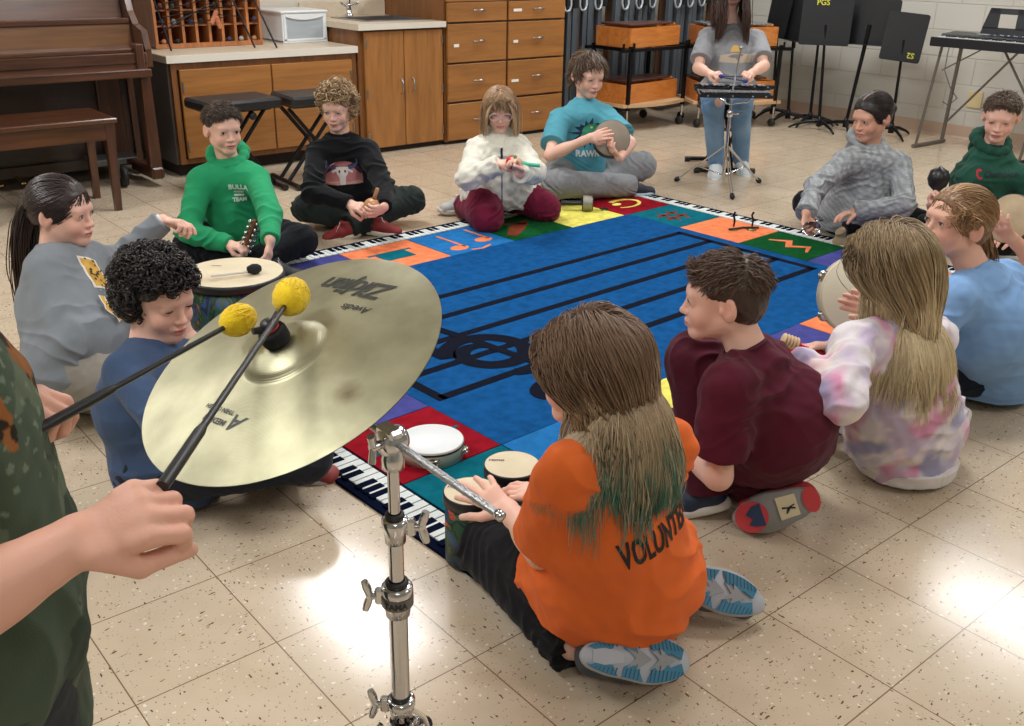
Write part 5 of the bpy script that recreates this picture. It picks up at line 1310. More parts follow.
J['tiedye'] = dict(head=(2.377, 1.260, 0.620), neck=(2.371, 1.212, 0.473), chest=(2.420, 1.194, 0.260), pelvis=(2.490, 1.190, 0.140), shoL=(2.207, 1.236, 0.446), shoR=(2.534, 1.180, 0.407), hipL=(2.406, 1.204, 0.140), hipR=(2.574, 1.176, 0.140), elbL=(2.003, 1.124, 0.385), wriL=(2.100, 1.315, 0.407), elbR=(2.561, 1.327, 0.220), wriR=(2.630, 1.528, 0.250), kneL=(2.418, 1.377, 0.160), ankL=(2.480, 1.250, 0.060), toeL=(2.601, 1.201, 0.060), kneR=(2.651, 1.489, 0.160), ankR=(2.469, 1.439, 0.060), toeR=(2.353, 1.497, 0.060), face=(0.224, 0.963, -0.150), handL_dir=(-0.298, 0.932, -0.207), handR_dir=(-0.650, 0.753, -0.103), handR_n=(-0.123, -0.308, -0.943))
J['blue'] = dict(head=(2.914, 1.356, 0.634), neck=(2.940, 1.284, 0.494), chest=(3.015, 1.236, 0.318), pelvis=(3.230, 1.290, 0.120), shoL=(2.789, 1.267, 0.440), shoR=(3.155, 1.278, 0.427), hipL=(3.161, 1.241, 0.120), hipR=(3.299, 1.339, 0.120), elbL=(2.669, 1.292, 0.301), wriL=(2.551, 1.343, 0.445), elbR=(3.179, 1.438, 0.237), wriR=(3.245, 1.642, 0.238), kneL=(2.900, 1.370, 0.140), ankL=(3.130, 1.508, 0.070), toeL=(3.190, 1.623, 0.070), kneR=(3.239, 1.630, 0.140), ankR=(3.010, 1.428, 0.070), toeR=(2.906, 1.349, 0.070), face=(-0.900, 0.423, 0.103), handL_dir=(-0.668, 0.722, 0.179), handL_n=(0.550, 0.810, -0.205), handR_dir=(-0.601, 0.792, 0.108), handR_n=(-0.708, -0.672, -0.216))
J['champ'] = dict(head=(4.975, 2.205, 0.660), pelvis=(5.020, 2.258, 0.120), neck=(4.994, 2.228, 0.512), chest=(5.022, 2.261, 0.336), shoR=(4.831, 2.243, 0.355), shoL=(5.070, 2.066, 0.356), hipL=(5.090, 2.210, 0.120), hipR=(4.950, 2.307, 0.120), elbR=(4.798, 2.204, 0.130), wriR=(4.666, 2.312, 0.235), elbL=(5.060, 1.902, 0.155), wriL=(4.869, 1.986, 0.132), kneR=(4.688, 2.331, 0.120), kneL=(5.133, 1.937, 0.120), ankR=(4.916, 2.009, 0.060), ankL=(4.834, 2.141, 0.060), toeR=(5.015, 1.925, 0.060), toeL=(4.735, 2.225, 0.060), face=(-0.900, -0.347, -0.262), handR_dir=(-0.185, 0.021, 0.982), handR_n=(-0.169, -0.986, 0.000))
J['grey'] = dict(head=(4.575, 2.659, 0.635), pelvis=(4.637, 2.693, 0.120), neck=(4.601, 2.673, 0.487), chest=(4.639, 2.694, 0.322), shoR=(4.433, 2.692, 0.412), shoL=(4.696, 2.533, 0.395), hipL=(4.709, 2.648, 0.120), hipR=(4.564, 2.737, 0.120), elbR=(4.151, 2.654, 0.335), wriR=(3.960, 2.560, 0.259), elbL=(4.528, 2.381, 0.251), wriL=(4.404, 2.571, 0.200), kneR=(4.637, 3.008, 0.120), kneL=(4.756, 2.425, 0.120), ankR=(4.583, 2.584, 0.060), ankL=(4.456, 2.633, 0.070), toeR=(4.642, 2.535, 0.040), toeL=(4.419, 2.649, 0.030), face=(-0.961, 0.143, -0.236), handR_dir=(-0.420, -0.335, -0.843), handR_n=(0.154, -0.877, 0.456), handL_dir=(-0.904, 0.379, -0.197), handL_n=(-0.123, -0.308, -0.943))
J['teal'] = dict(head=(4.159, 4.272, 0.700), pelvis=(4.179, 4.339, 0.120), neck=(4.168, 4.301, 0.552), chest=(4.180, 4.342, 0.358), shoR=(3.983, 4.319, 0.450), shoL=(4.238, 4.185, 0.465), hipL=(4.253, 4.288, 0.120), hipR=(4.105, 4.390, 0.120), elbR=(3.784, 4.167, 0.291), wriR=(3.887, 3.953, 0.409), elbL=(4.175, 3.916, 0.357), wriL=(4.025, 3.845, 0.299), kneR=(3.796, 4.122, 0.130), kneL=(4.508, 4.115, 0.150), ankL=(4.196, 4.162, 0.070), toeL=(4.037, 4.187, 0.050), ankR=(4.307, 4.017, 0.070), toeR=(4.555, 3.981, 0.050), face=(-0.210, -0.943, -0.259), handR_dir=(0.770, -0.584, 0.259), handR_n=(0.509, 0.760, -0.404), handL_dir=(-0.611, 0.364, 0.702), handL_n=(-0.095, 0.222, 0.970))
J['white'] = dict(head=(3.304, 4.038, 0.600), pelvis=(3.349, 4.092, 0.150), neck=(3.323, 4.061, 0.452), chest=(3.351, 4.094, 0.316), shoR=(3.200, 4.092, 0.383), shoL=(3.379, 3.969, 0.392), hipL=(3.419, 4.044, 0.150), hipR=(3.279, 4.140, 0.150), elbR=(3.028, 3.953, 0.293), wriR=(3.123, 3.812, 0.377), elbL=(3.301, 3.753, 0.325), wriL=(3.147, 3.683, 0.347), kneR=(3.129, 3.921, 0.075), kneL=(3.518, 3.901, 0.075), ankR=(3.241, 4.258, 0.060), toeR=(3.168, 4.319, 0.030), ankL=(3.549, 4.090, 0.100), toeL=(3.662, 4.050, 0.100), face=(-0.586, -0.776, -0.232), handR_dir=(0.439, -0.828, 0.348), handR_n=(0.425, 0.036, -0.905), handL_dir=(-0.474, 0.115, 0.873), handL_n=(-0.952, -0.306, 0.000))
J['black'] = dict(head=(2.569, 4.442, 0.620), pelvis=(2.619, 4.491, 0.120), neck=(2.590, 4.463, 0.472), chest=(2.621, 4.493, 0.314), shoR=(2.461, 4.470, 0.395), shoL=(2.679, 4.338, 0.401), hipL=(2.689, 4.442, 0.120), hipR=(2.549, 4.539, 0.120), elbR=(2.323, 4.304, 0.250), wriR=(2.427, 4.119, 0.211), elbL=(2.633, 4.130, 0.266), wriL=(2.527, 3.969, 0.212), kneR=(2.388, 4.498, 0.120), kneL=(2.907, 4.287, 0.130), ankL=(2.500, 4.253, 0.060), toeL=(2.423, 4.304, 0.040), ankR=(2.612, 4.222, 0.070), toeR=(2.754, 4.159, 0.040), face=(-0.720, -0.663, -0.205), handR_dir=(0.367, -0.923, -0.117), handR_n=(0.474, -0.115, -0.873), handL_dir=(-0.969, -0.191, -0.154), handL_n=(-0.657, 0.714, 0.241))
J['green'] = dict(head=(1.855, 4.219, 0.615), pelvis=(1.903, 4.270, 0.120), neck=(1.875, 4.241, 0.467), chest=(1.905, 4.273, 0.311), shoR=(1.737, 4.253, 0.385), shoL=(1.952, 4.122, 0.389), hipL=(1.973, 4.222, 0.120), hipR=(1.833, 4.319, 0.120), elbR=(1.610, 4.138, 0.200), wriR=(1.720, 3.956, 0.164), elbL=(1.882, 3.877, 0.295), wriL=(1.791, 3.710, 0.231), kneR=(1.632, 4.190, 0.120), kneL=(2.081, 3.980, 0.120), ankL=(1.746, 3.934, 0.060), toeL=(1.641, 3.964, 0.040), ankR=(1.857, 3.887, 0.060), toeR=(1.978, 3.820, 0.045), face=(-0.058, -0.993, -0.099), handR_dir=(0.391, -0.913, 0.111), handR_n=(0.308, -0.123, -0.944), handL_dir=(-0.382, -0.370, -0.847), handL_n=(-0.785, 0.314, -0.535))
J['curly'] = dict(head=(0.831, 2.387, 0.549), neck=(0.790, 2.391, 0.417), chest=(0.752, 2.336, 0.286), pelvis=(0.800, 2.330, 0.130), shoR=(0.700, 2.304, 0.404), shoL=(0.895, 2.419, 0.346), hipL=(0.873, 2.373, 0.130), hipR=(0.727, 2.287, 0.130), elbR=(0.698, 2.073, 0.336), wriR=(0.857, 2.208, 0.359), elbL=(1.040, 2.538, 0.231), wriL=(0.934, 2.461, 0.382), kneL=(1.160, 2.326, 0.148), kneR=(1.047, 2.069, 0.150), ankR=(1.076, 2.245, 0.070), toeR=(1.145, 2.186, 0.050), ankL=(1.059, 2.183, 0.093), toeL=(1.110, 2.063, 0.093), face=(0.281, -0.933, -0.225), handL_dir=(-0.364, -0.031, 0.931), handL_n=(-0.785, 0.512, 0.349), handR_dir=(0.891, -0.438, 0.120), handR_n=(0.342, 0.405, -0.848))
J['left'] = dict(head=(0.850, 3.197, 0.600), neck=(0.812, 3.203, 0.475), chest=(0.797, 3.110, 0.311), pelvis=(0.770, 2.990, 0.190), shoR=(0.747, 3.071, 0.446), shoL=(0.926, 3.230, 0.415), hipL=(0.834, 3.046, 0.190), hipR=(0.706, 2.934, 0.190), elbR=(0.722, 2.882, 0.284), wriR=(0.928, 2.943, 0.291), elbL=(1.068, 3.421, 0.341), wriL=(1.223, 3.363, 0.477), kneL=(1.107, 2.941, 0.090), kneR=(0.979, 2.722, 0.090), ankR=(0.728, 3.072, 0.060), ankL=(0.794, 3.051, 0.066), toeR=(0.720, 3.201, 0.040), toeL=(0.703, 3.128, 0.066), face=(0.674, -0.732, -0.103), handL_dir=(0.686, -0.725, -0.055), handL_n=(-0.173, -0.204, -0.964), handR_dir=(0.880, -0.462, 0.108), handR_n=(0.000, 0.000, -1.000))
J['bells'] = dict(head=(5.488, 4.336, 1.149), neck=(5.471, 4.292, 0.916), chest=(5.452, 4.260, 0.730), pelvis=(5.454, 4.250, 0.512), shoR=(5.325, 4.366, 0.854), shoL=(5.592, 4.163, 0.846), hipL=(5.524, 4.194, 0.512), hipR=(5.384, 4.307, 0.512), elbR=(5.149, 4.273, 0.682), wriR=(5.049, 4.089, 0.670), elbL=(5.459, 3.987, 0.705), wriL=(5.257, 3.939, 0.672), kneR=(5.046, 4.040, 0.485), kneL=(5.184, 3.928, 0.494), ankR=(5.251, 4.133, 0.085), ankL=(5.473, 4.099, 0.085), toeR=(5.157, 4.052, 0.046), toeL=(5.404, 3.996, 0.046), face=(-0.608, -0.752, -0.254), handR_dir=(-0.142, -0.984, 0.105), handR_n=(0.308, -0.123, -0.944), handL_dir=(-0.913, -0.392, 0.111), handL_n=(-0.172, 0.283, -0.943))
J['camo'] = dict(head=(0.071, 1.202, 1.190), neck=(0.051, 1.202, 1.050), chest=(0.101, 1.212, 0.880), pelvis=(0.101, 1.212, 0.620), shoR=(0.069, 1.053, 1.000), shoL=(0.032, 1.351, 1.000), hipL=(0.090, 1.301, 0.620), hipR=(0.112, 1.122, 0.620), wriR=(0.198, 0.884, 0.850), elbR=(0.061, 0.901, 0.802), wriL=(0.183, 1.209, 0.875), elbL=(0.054, 1.313, 0.864), kneL=(0.110, 1.301, 0.290), kneR=(0.132, 1.122, 0.290), ankL=(0.080, 1.301, 0.000), ankR=(0.102, 1.122, 0.000), toeL=(0.209, 1.317, 0.000), toeR=(0.231, 1.139, 0.000), face=(0.992, 0.124, -0.350), handR_dir=(0.851, -0.386, 0.358), handR_n=(0.480, 0.408, -0.777), handL_dir=(0.829, -0.557, 0.055), handL_n=(0.080, -0.068, -0.995))
J['edge'] = dict(pelvis=(4.132, 1.361, 0.120), chest=(4.109, 1.380, 0.320), neck=(4.071, 1.412, 0.500), head=(4.048, 1.432, 0.630), shoL=(3.961, 1.325, 0.460), shoR=(4.180, 1.499, 0.460), hipL=(4.065, 1.308, 0.120), hipR=(4.198, 1.413, 0.120), elbL=(3.806, 1.426, 0.307), wriL=(3.652, 1.488, 0.435), elbR=(4.297, 1.640, 0.305), wriR=(4.126, 1.665, 0.425), kneL=(3.803, 1.393, 0.120), kneR=(4.104, 1.689, 0.120), ankL=(4.018, 1.548, 0.060), ankR=(3.894, 1.489, 0.060), toeL=(4.095, 1.640, 0.060), toeR=(3.817, 1.397, 0.060), face=(-0.809, 0.551, -0.205), handL_dir=(-0.639, 0.409, 0.652), handL_n=(0.845, 0.108, 0.524))
TEALDRUM = (4.025, 3.917, 0.400)

def ld(*c): return np.array([C(*x) for x in c])
def crown(l): return l - V3(0, -.055, .17)
def fwd_comb(l): return np.stack([l[:, 0] * 3, np.where(l[:, 1] > -.04, .8, -.4), np.full(len(l), -.35)], 1)
def side_comb(l): return np.stack([np.full(len(l), -.8) + l[:, 0] * 6, np.where(l[:, 1] > 0, .7, -.5), np.full(len(l), -.5)], 1)
def boyhair(p, base, cols, n=2200, length=.035, rad=.0016, comb=crown, lift=.16, hairline=.045, seed=1, grow=.006, wave=.2, curl=0, top=None, fade=True, fringe=None, jitter=.14):
    p.scalp('hair', base, grow=grow, seed=seed, hairline=hairline, cuts=[((0, .02, -.004), (0, 1.0, -.55))])
    p.tufts(n, length, rad, cols, comb, lift=lift, seed=seed, wave=wave, steps=6, curl=curl, sel=(lambda l: (l[:, 2] > (.050 if fade else -.06)) & ((l[:, 1] < .035) | (l[:, 2] > .066))), jitter=jitter, grav=.10)
    if fringe:
        L_, num, cmb = fringe
        p.tufts(num, L_, rad * 1.1, cols, cmb, lift=.12, seed=seed + 7, wave=wave * .5, steps=8, sel=lambda l: (l[:, 1] > .005) & (l[:, 2] > .062), name='fringe', grav=.0, jitter=jitter)
def hood(p, col, m, seed=3, r=.085, back=.055, drop=.0):
    j = p.J; nk = j['neck']; sh = unit(j['shoL'] - j['shoR']); fw = unit(np.cross(sh, V3(0, 0, 1))); fw = fw if fw @ p.hf > -.2 else -fw
    if p.P.get('flipfront'): fw = -fw
    def b(f):
        pts = []
        for i in range(13):
            a = pi * (.5 + .0) + 2 * pi * i / 12; c_, s_ = cos(a), sin(a)
            back_ = max(0, -s_); pts.append(nk + sh * c_ * (.072 + .014 * back_) + fw * (s_ * .066 - .016 * back_) + V3(0, 0, .022 + .030 * back_ - .042 * max(0, s_)))
        for i in range(12):
            s_ = sin(pi * .5 + 2 * pi * (i + .5) / 12); f.cone(pts[i], pts[i + 1], .021 + .014 * max(0, -s_), .021 + .014 * max(0, -sin(pi * .5 + 2 * pi * (i + 1) / 12)), .012)
        f.ell(nk - fw * .085 + V3(0, 0, -.02), [.075, .035, .055], np.column_stack([sh, fw, V3(0, 0, 1)]), .03)
    return p.garment('hood', b, col, m, fold=.003, fscale=14, seed=seed, mg=.2)
def drawstrings(p, col, L_=.10, gap=.028):
    j = p.J; nk = j['neck']; sh = unit(j['shoL'] - j['shoR']); fw = unit(np.cross(sh, V3(0, 0, 1))); fw = fw if fw @ p.hf > -.2 else -fw
    for sg in (-1, 1):
        a = nk + fw * .088 + sh * sg * gap + V3(0, 0, -.012); b = a + fw * .045 + V3(0, 0, -L_ * (1 if sg > 0 else .85)) + sh * sg * .008
        MB().tube([a, (a + b) / 2 + fw * .012, b], .0028, 6).build('drawstring', mat('cord_%d' % int(col[0] * 999), tuple(col) + (1,), .8), p.root)
def front_of(p):
    j = p.J; sh = unit(j['shoL'] - j['shoR']); up = unit(j['neck'] - j['pelvis']); sh = unit(sh - up * (sh @ up)); fw = np.cross(sh, up)
    return np.column_stack([sh, up, fw])       # x: wearer's left (reads left to right from the front), y: up, z: front
def chest_print(p, target, shapes, at_=(0, 0), up_frac=.62, scale=1.0, name='print', rot=0.0, back=False):
    """shapes: list of (polygon or text spec, colour) in metres, laid on the chest"""
    R = front_of(p)
    if back: R = np.column_stack([-R[:, 0], R[:, 1], -R[:, 2]])
    j = p.J; o = j['pelvis'] + (j['neck'] - j['pelvis']) * up_frac + R @ V3(at_[0], at_[1], 0); c, s_ = cos(rot), sin(rot)
    lay = 0
    for sh_, colr in shapes:
        if isinstance(sh_, tuple) and isinstance(sh_[0], str): v, t = text_arrays(*sh_[:-1]); ox, oy = sh_[-1]; v = [(q[0] + ox, q[1] + oy) for q in v]; t = [tuple(x) for x in t]
        else: v, t = poly_tris(sh_)
        v = [((c * x - s_ * y) * scale, (s_ * x + c * y) * scale) for x, y, *_ in v]
        decal(name, target, v, t, o, R, mat('ink_%d_%d_%d' % tuple(int(x * 999) for x in colr), tuple(colr) + (1,), .75), p.root, off=.0016 + .0005 * lay); lay += 1
ALLP = {}

def p_orange():
    J['orange'].update(curlL=(.15, .12, .2, .3), spreadL=.28, thumbL=-.2, curlR=.35, spreadR=.15, thumbR=0, hs=1.03)
    p = Person('girl kneeling in an orange volunteer shirt with long brown hair ending in teal tips', J['orange'], 'fair', h=.003).body()
    j = p.J; org = C(230, 110, 50)
    bk = unit(V3(.05, -1, 0))
    def shirt(f):
        p.torso_f(f, grow=.012, sleeves=None, shoulder=.056)
        pv = j['pelvis']
        f.cone(j['chest'] + V3(.0, -.01, 0), pv + V3(0, -.005, .0), .134, .152, .04, side=V3(1, 0, 0), flat=.84)
        f.cone(pv + V3(-.09, .05, -.02), pv + V3(.09, .05, -.02), .10, .10, .05)
        f.cone(j['hipL'] + V3(-.01, .02, .02), j['hipL'] + (j['kneL'] - j['hipL']) * .42 + V3(0, 0, .01), .105, .088, .04, cut=(j['hipL'] + (j['kneL'] - j['hipL']) * .42, unit(j['kneL'] - j['hipL'])))
        f.cone(j['hipR'] + V3(.01, .02, .02), j['hipR'] + (j['kneR'] - j['hipR']) * .38 + V3(0, 0, .01), .10, .088, .04, cut=(j['hipR'] + (j['kneR'] - j['hipR']) * .38, unit(j['kneR'] - j['hipR'])))
        for sd, w_ in (('L', .80), ('R', .80)):
            a, b = j['sho' + sd], j['elb' + sd]; e = a + (b - a) * w_ + V3(0, 0, 0); f.cone(a, e, .058, .070, .03, cut=(e, unit(b - a)))
        f.plane(V3(0, 0, .052), V3(0, -.15, -1), V3(0, 0, -1), V3(3, 3, 1)); p.neckhole(f, .052, .010)
    s = p.garment('shirt', shirt, org, cloth_m, h=.004, fold=.007, fscale=7, fdir=(.5, -.2, .8), seed=4, joints=[(j['shoL'] + V3(0, 0, -.1), .12), (j['pelvis'], .2), (j['elbL'], .1), (j['chest'] + V3(-.08, 0, -.05), .12)], base=.3, crumple=.003)
    p.collar('collar', org * .85)
    t = p.trousers('trousers', C(26, 26, 30), grow=.012, fold=.006, ankle=.046)
    # lettering across the upper back
    R = front_of(p); R = np.column_stack([-R[:, 0], R[:, 1], -R[:, 2]]); v, tr = text_arrays('VOLUNTEER', .062, bold=.0022, spacing=1.02)
    v = [(x[0] * .60, x[1] * 1.15) for x in v]; o = V3(j['chest']) + R @ V3(.040, .022, 0); rr = rotz(-.02); Rr = R @ rr
    decal('print', s, v, [tuple(x) for x in tr], o, Rr, mat('black_print', rgb(34, 24, 24), .7), p.root, off=.0022, sub=.010)
    base, mid, pale, teal = C(104, 76, 56), C(150, 122, 92), C(184, 164, 132), C(64, 140, 122)
    def colf(t_, rs, n):
        k = rs.rand(n, 1, 1); tt = t_[None, :, None]; a = np.clip(tt * 1.9, 0, 1); c = base * (1 - a) + mid * a; b_ = np.clip((tt - .20 - .35 * k) * 2.2, 0, 1); c = c * (1 - b_) + pale * b_
        g_ = np.clip((tt - .80 + .10 * (rs.rand(n, 1, 1) - .5)) * 7, 0, 1) * (rs.rand(n, 1, 1) > .18); c = c * (1 - g_) + teal * g_; return c * (.80 + .32 * rs.rand(n, 1, 1))
    p.scalp('hair', base, grow=.007, seed=2, hairline=.05)
    # back of the shirt as a support for the falling hair
    bx = np.column_stack([V3(1, 0, 0), V3(0, 1, 0), V3(0, 0, 1)]); nk = j['neck']
    sol = [(j['chest'] * .5 + nk * .5 + V3(0, .0, -.02), V3(.150, .105, .165), bx), (j['chest'] + V3(0, -.01, -.04), V3(.152, .128, .20), bx), (nk + V3(0, 0, -.055), V3(.15, .058, .045), bx), (nk + V3(.012, -.035, -.005), V3(.085, .070, .11), bx)]
    bd = unit(V3(.30, -1, 0))
    T_ = nk + bd * .075 + V3(-.01, 0, -.06)
    def att(q, t_):
        d_ = (T_ - q) * [1, 1, 0]; return d_ * (2.6 if .12 < t_ < .5 else 0)
    p.long_hair(6600, .395, .0012, colf, solids=sol, wave=.14, seed=5, steps=28, thick=.014, sel=None, yroot=.02, attract=att, wfreq=2.5, sides=3, part=0.0, sweep=1.1)
    # shoes with patterned soles turned up behind her
    blu, gr, wh = C(58, 122, 152), C(146, 148, 150), C(176, 180, 188)
    bm, gm, wm = mat('tread_blue', tuple(blu) + (1,), .6), mat('tread_grey', tuple(gr) + (1,), .6), mat('tread_white', tuple(wh) + (1,), .6)
    def tread(P_, R_, par, q, Lq, w_):
        def poly(pts, m_, name, z=-.0025, h=.004):
            if sum(pts[i][0] * pts[(i + 1) % len(pts)][1] - pts[(i + 1) % len(pts)][0] * pts[i][1] for i in range(len(pts))) > 0: pts = pts[::-1]
            mb = MB(); v2, t2 = poly_tris(pts); zb = lambda y: .014 * max(0, (y / Lq - .75) / .25) ** 2
            n_ = len(pts); a_ = [P_(x, y, z + zb(y)) for x, y in pts]; b_ = [P_(x, y, z + h + zb(y)) for x, y in pts]; fs = []
            for x in t2:
                p0, p1, p2 = [V3(*pts[i]) for i in x]; cr = (p1[0] - p0[0]) * (p2[1] - p0[1]) - (p1[1] - p0[1]) * (p2[0] - p0[0]); fs.append(x if cr < 0 else x[::-1])
            mb._add(a_ + b_, fs + [(i, (i + 1) % n_, n_ + (i + 1) % n_, n_ + i) for i in range(n_)]); mb.build(name, m_, par)
        def outl(a, b_, n_=10, k=.90, sgn=1):
            r_ = []
            for i in range(n_ + 1):
                y = a + (b_ - a) * i / n_; t = y / Lq; hw = w_ * (.80 + .28 * math.sin(pi * min(1, max(0, (t - .15)) / .8)) - .12 * math.exp(-((t - .38) / .15) ** 2)); e = math.sqrt(max(0, 1 - abs(2 * t - 1) ** 3.2)); r_.append((sgn * hw * e * 1.12 * k, y))
            return r_
        for sg in (-1, 1):
            for (y0, y1) in ((.008, .072), (.080, .125), (.132, .216)):
                o_ = outl(y0, y1, 10, .90, sg); inn = [(sg * .016, y1 - .010), (sg * .010, (y0 + y1) / 2), (sg * .017, y0 + .006)] if y1 < .2 else [(sg * .004, .210), (sg * .014, .185), (sg * .008, .180), (sg * .022, .158), (sg * .014, .150)]
                poly(o_ + inn, bm, 'tread_block', -.0030)
                k = 0; y = y0 + .006
                while y < y1 - .006:
                    xo = outl(y, y + .001, 1, .88, sg)[0][0]; poly([(xo, y), (xo, y + .0022), (sg * .02, y + .0072), (sg * .02, y + .005)], mat('tread_groove', rgb(34, 84, 110), .7), 'tread_groove', -.0036, .002); y += .0085; k += 1
        for yy in (.090, .140):
            poly([(-.020, yy), (0, yy + .020), (.020, yy), (.010, yy + .024), (.022, yy + .022), (0, yy + .055), (-.022, yy + .022), (-.010, yy + .024)], gm, 'tread_arrow', -.0034)
        poly([(-.012, .02), (.012, .02), (.016, .045), (.010, .085), (-.010, .085), (-.016, .045)], wm, 'tread_heel', -.0032)
    # left foot: heel to toe on the floor, sole facing up and back
    up_ = lambda v: -unit(V3(v))
    p.shoe('L', C(60, 66, 74), wh, heel=(1.108, 1.078, .115), toe=(1.306, .960, .070), up=up_((-.30, -.60, .62)), length=.236, label='running shoe with blue and grey zigzag sole, the nearer one', tread=tread, w_=.042)
    p.shoe('R', C(96, 84, 92), wh, heel=(1.432, 1.165, .120), toe=(1.602, .975, .055), up=up_((-.30, -.55, .62)), length=.245, label='running shoe with blue and grey zigzag sole, the farther one', tread=tread, w_=.042)
    ALLP['orange'] = p

def p_maroon():
    J['maroon'].update(curlL=.5, curlR=.5, hs=1.0)
    p = Person('boy with short brown hair in a maroon tee shirt squatting on one knee', J['maroon'], 'fair', h=.003).body()
    j = p.J; mr = C(84, 26, 42); sh = j['shoL'] - j['shoR']
    def shirt(f):
        p.torso_f(f, grow=.018, sleeves=None, shoulder=.060)
        f.cone(j['chest'] + V3(.03, -.02, 0), j['pelvis'] + V3(.03, -.02, .0), .140, .150, .05, side=sh, flat=.9)
        for sd in 'LR':
            a, b = j['sho' + sd], j['elb' + sd]; e = a + (b - a) * .70; f.cone(a, e, .062, .072, .03, cut=(e, unit(b - a)))
        f.plane(j['pelvis'] + V3(0, 0, -.045), V3(.2, 0, -1), V3(0, 0, -1), V3(4, 4, 1)); p.neckhole(f, .052, .010)
    s = p.garment('shirt', shirt, mr, cloth_m, h=.004, fold=.007, fscale=6, fdir=(.3, .3, .9), seed=14, joints=[(j['shoL'], .14), (j['pelvis'], .18)], crumple=.003)
    p.collar('collar', mr * .8)
    p.trousers('trousers', C(74, 24, 38), grow=.016, fold=.007, ankle=.044, thigh=.088, knee=.062)
    boyhair(p, C(62, 46, 38), ld((92, 70, 56), (108, 84, 66), (72, 54, 44)), n=3600, length=.030, rad=.0013, comb=lambda l: np.stack([l[:, 0] * 4, np.where(l[:, 1] > -.05, 1.0, -.5), np.full(len(l), -.2)], 1), lift=.18, hairline=.040, fringe=(.026, 600, fwd_comb), seed=3)
    p.eyes(1.0, C(74, 84, 92), C(88, 66, 52), look=(0, -.2))
    nv = C(30, 44, 68)
    def acc(l, c): c = c.copy(); return c
    p.shoe('L', nv, C(206, 200, 190), label='navy high top shoe with pale sole', length=.225)
    rd, cream, grey, navy_ = C(196, 60, 66), C(216, 206, 170), C(140, 140, 136), C(38, 58, 92)
    def tread(P_, R_, par, q, Lq, w_):
        def patch(pts, c_, nm, z=-.003):
            v2, t2 = poly_tris(pts); mb = MB(); n_ = len(pts)
            fs = [tuple(x) for x in t2] + [tuple(x)[::-1] for x in t2]; mb._add([P_(x, y, z + .012 * max(0, (y / Lq - .75) / .25) ** 2) for x, y in pts], fs[:len(t2)]); mb.build(nm, mat('sole_patch_%d_%d' % (int(c_[0] * 999), int(c_[2] * 999)), tuple(c_) + (1,), .6), par)
        patch(ellipse(0, .178, .041, .042, 24), rd, 'red_tread'); patch([(-.03, .150), (.03, .150), (.026, .175), (.018, .19), (.006, .178), (-.01, .192), (-.028, .172)], navy_, 'navy_tread', -.005)
        patch([(-.028, .060), (.028, .060), (.03, .11), (-.03, .11)], cream, 'cream_tread', -.004); patch(ellipse(0, .024, .034, .022, 20), rd, 'red_heel_tread')
        patch([(-.004, .068), (.001, .085), (-.003, .100), (.002, .101), (.004, .088), (.016, .094), (.017, .090), (.006, .080), (.010, .068), (.006, .067), (.002, .076), (-.001, .067)], C(30, 30, 32), 'leaping_figure_mark', -.006)
    p.shoe('R', C(170, 50, 54), grey, heel=at_w((1.985, 1.13, .125)), toe=at_w((1.835, 1.255, .050)), up=-unit(V3(-.12, -.72, .38)), length=.225, label='red basketball shoe with cream and navy patched sole', tread=tread, w_=.044)
    ALLP['maroon'] = p
def at_w(v): return V3(v)

def leopard(P, c, seed=3, dens=900):
    rs = np.random.RandomState(seed); lo, hi = P.min(0), P.max(0); pts = lo + rs.rand(dens * 3, 3) * (hi - lo)
    idx = rs.randint(0, len(P), dens); pts = P[idx] + rs.normal(size=(dens, 3)) * .003
    keep = []
    for q in pts:
        if all(((q - k) ** 2).sum() > .021 ** 2 for k in keep[-400:]): keep.append(q)
    K = np.array(keep); d = np.full(len(P), 9.0); who = np.zeros(len(P), int)
    for i, q in enumerate(K):
        w_ = np.sqrt(((P - q) ** 2).sum(1)); m_ = w_ < d; d[m_] = w_[m_]; who[m_] = i
    r = .0085 + .003 * rs.rand(len(K))[who]; rel = P - K[who]; ang = np.arctan2(rel[:, 2], rel[:, 0]) + who; gap = np.sin(ang * 1.0 + who * 2.1) > -.75
    ring = (np.abs(d - r) < .0032) & gap; out = c.copy(); out[:] = C(206, 204, 202); out[d < r - .003] = C(150, 146, 144); out[ring] = C(24, 22, 24); return out
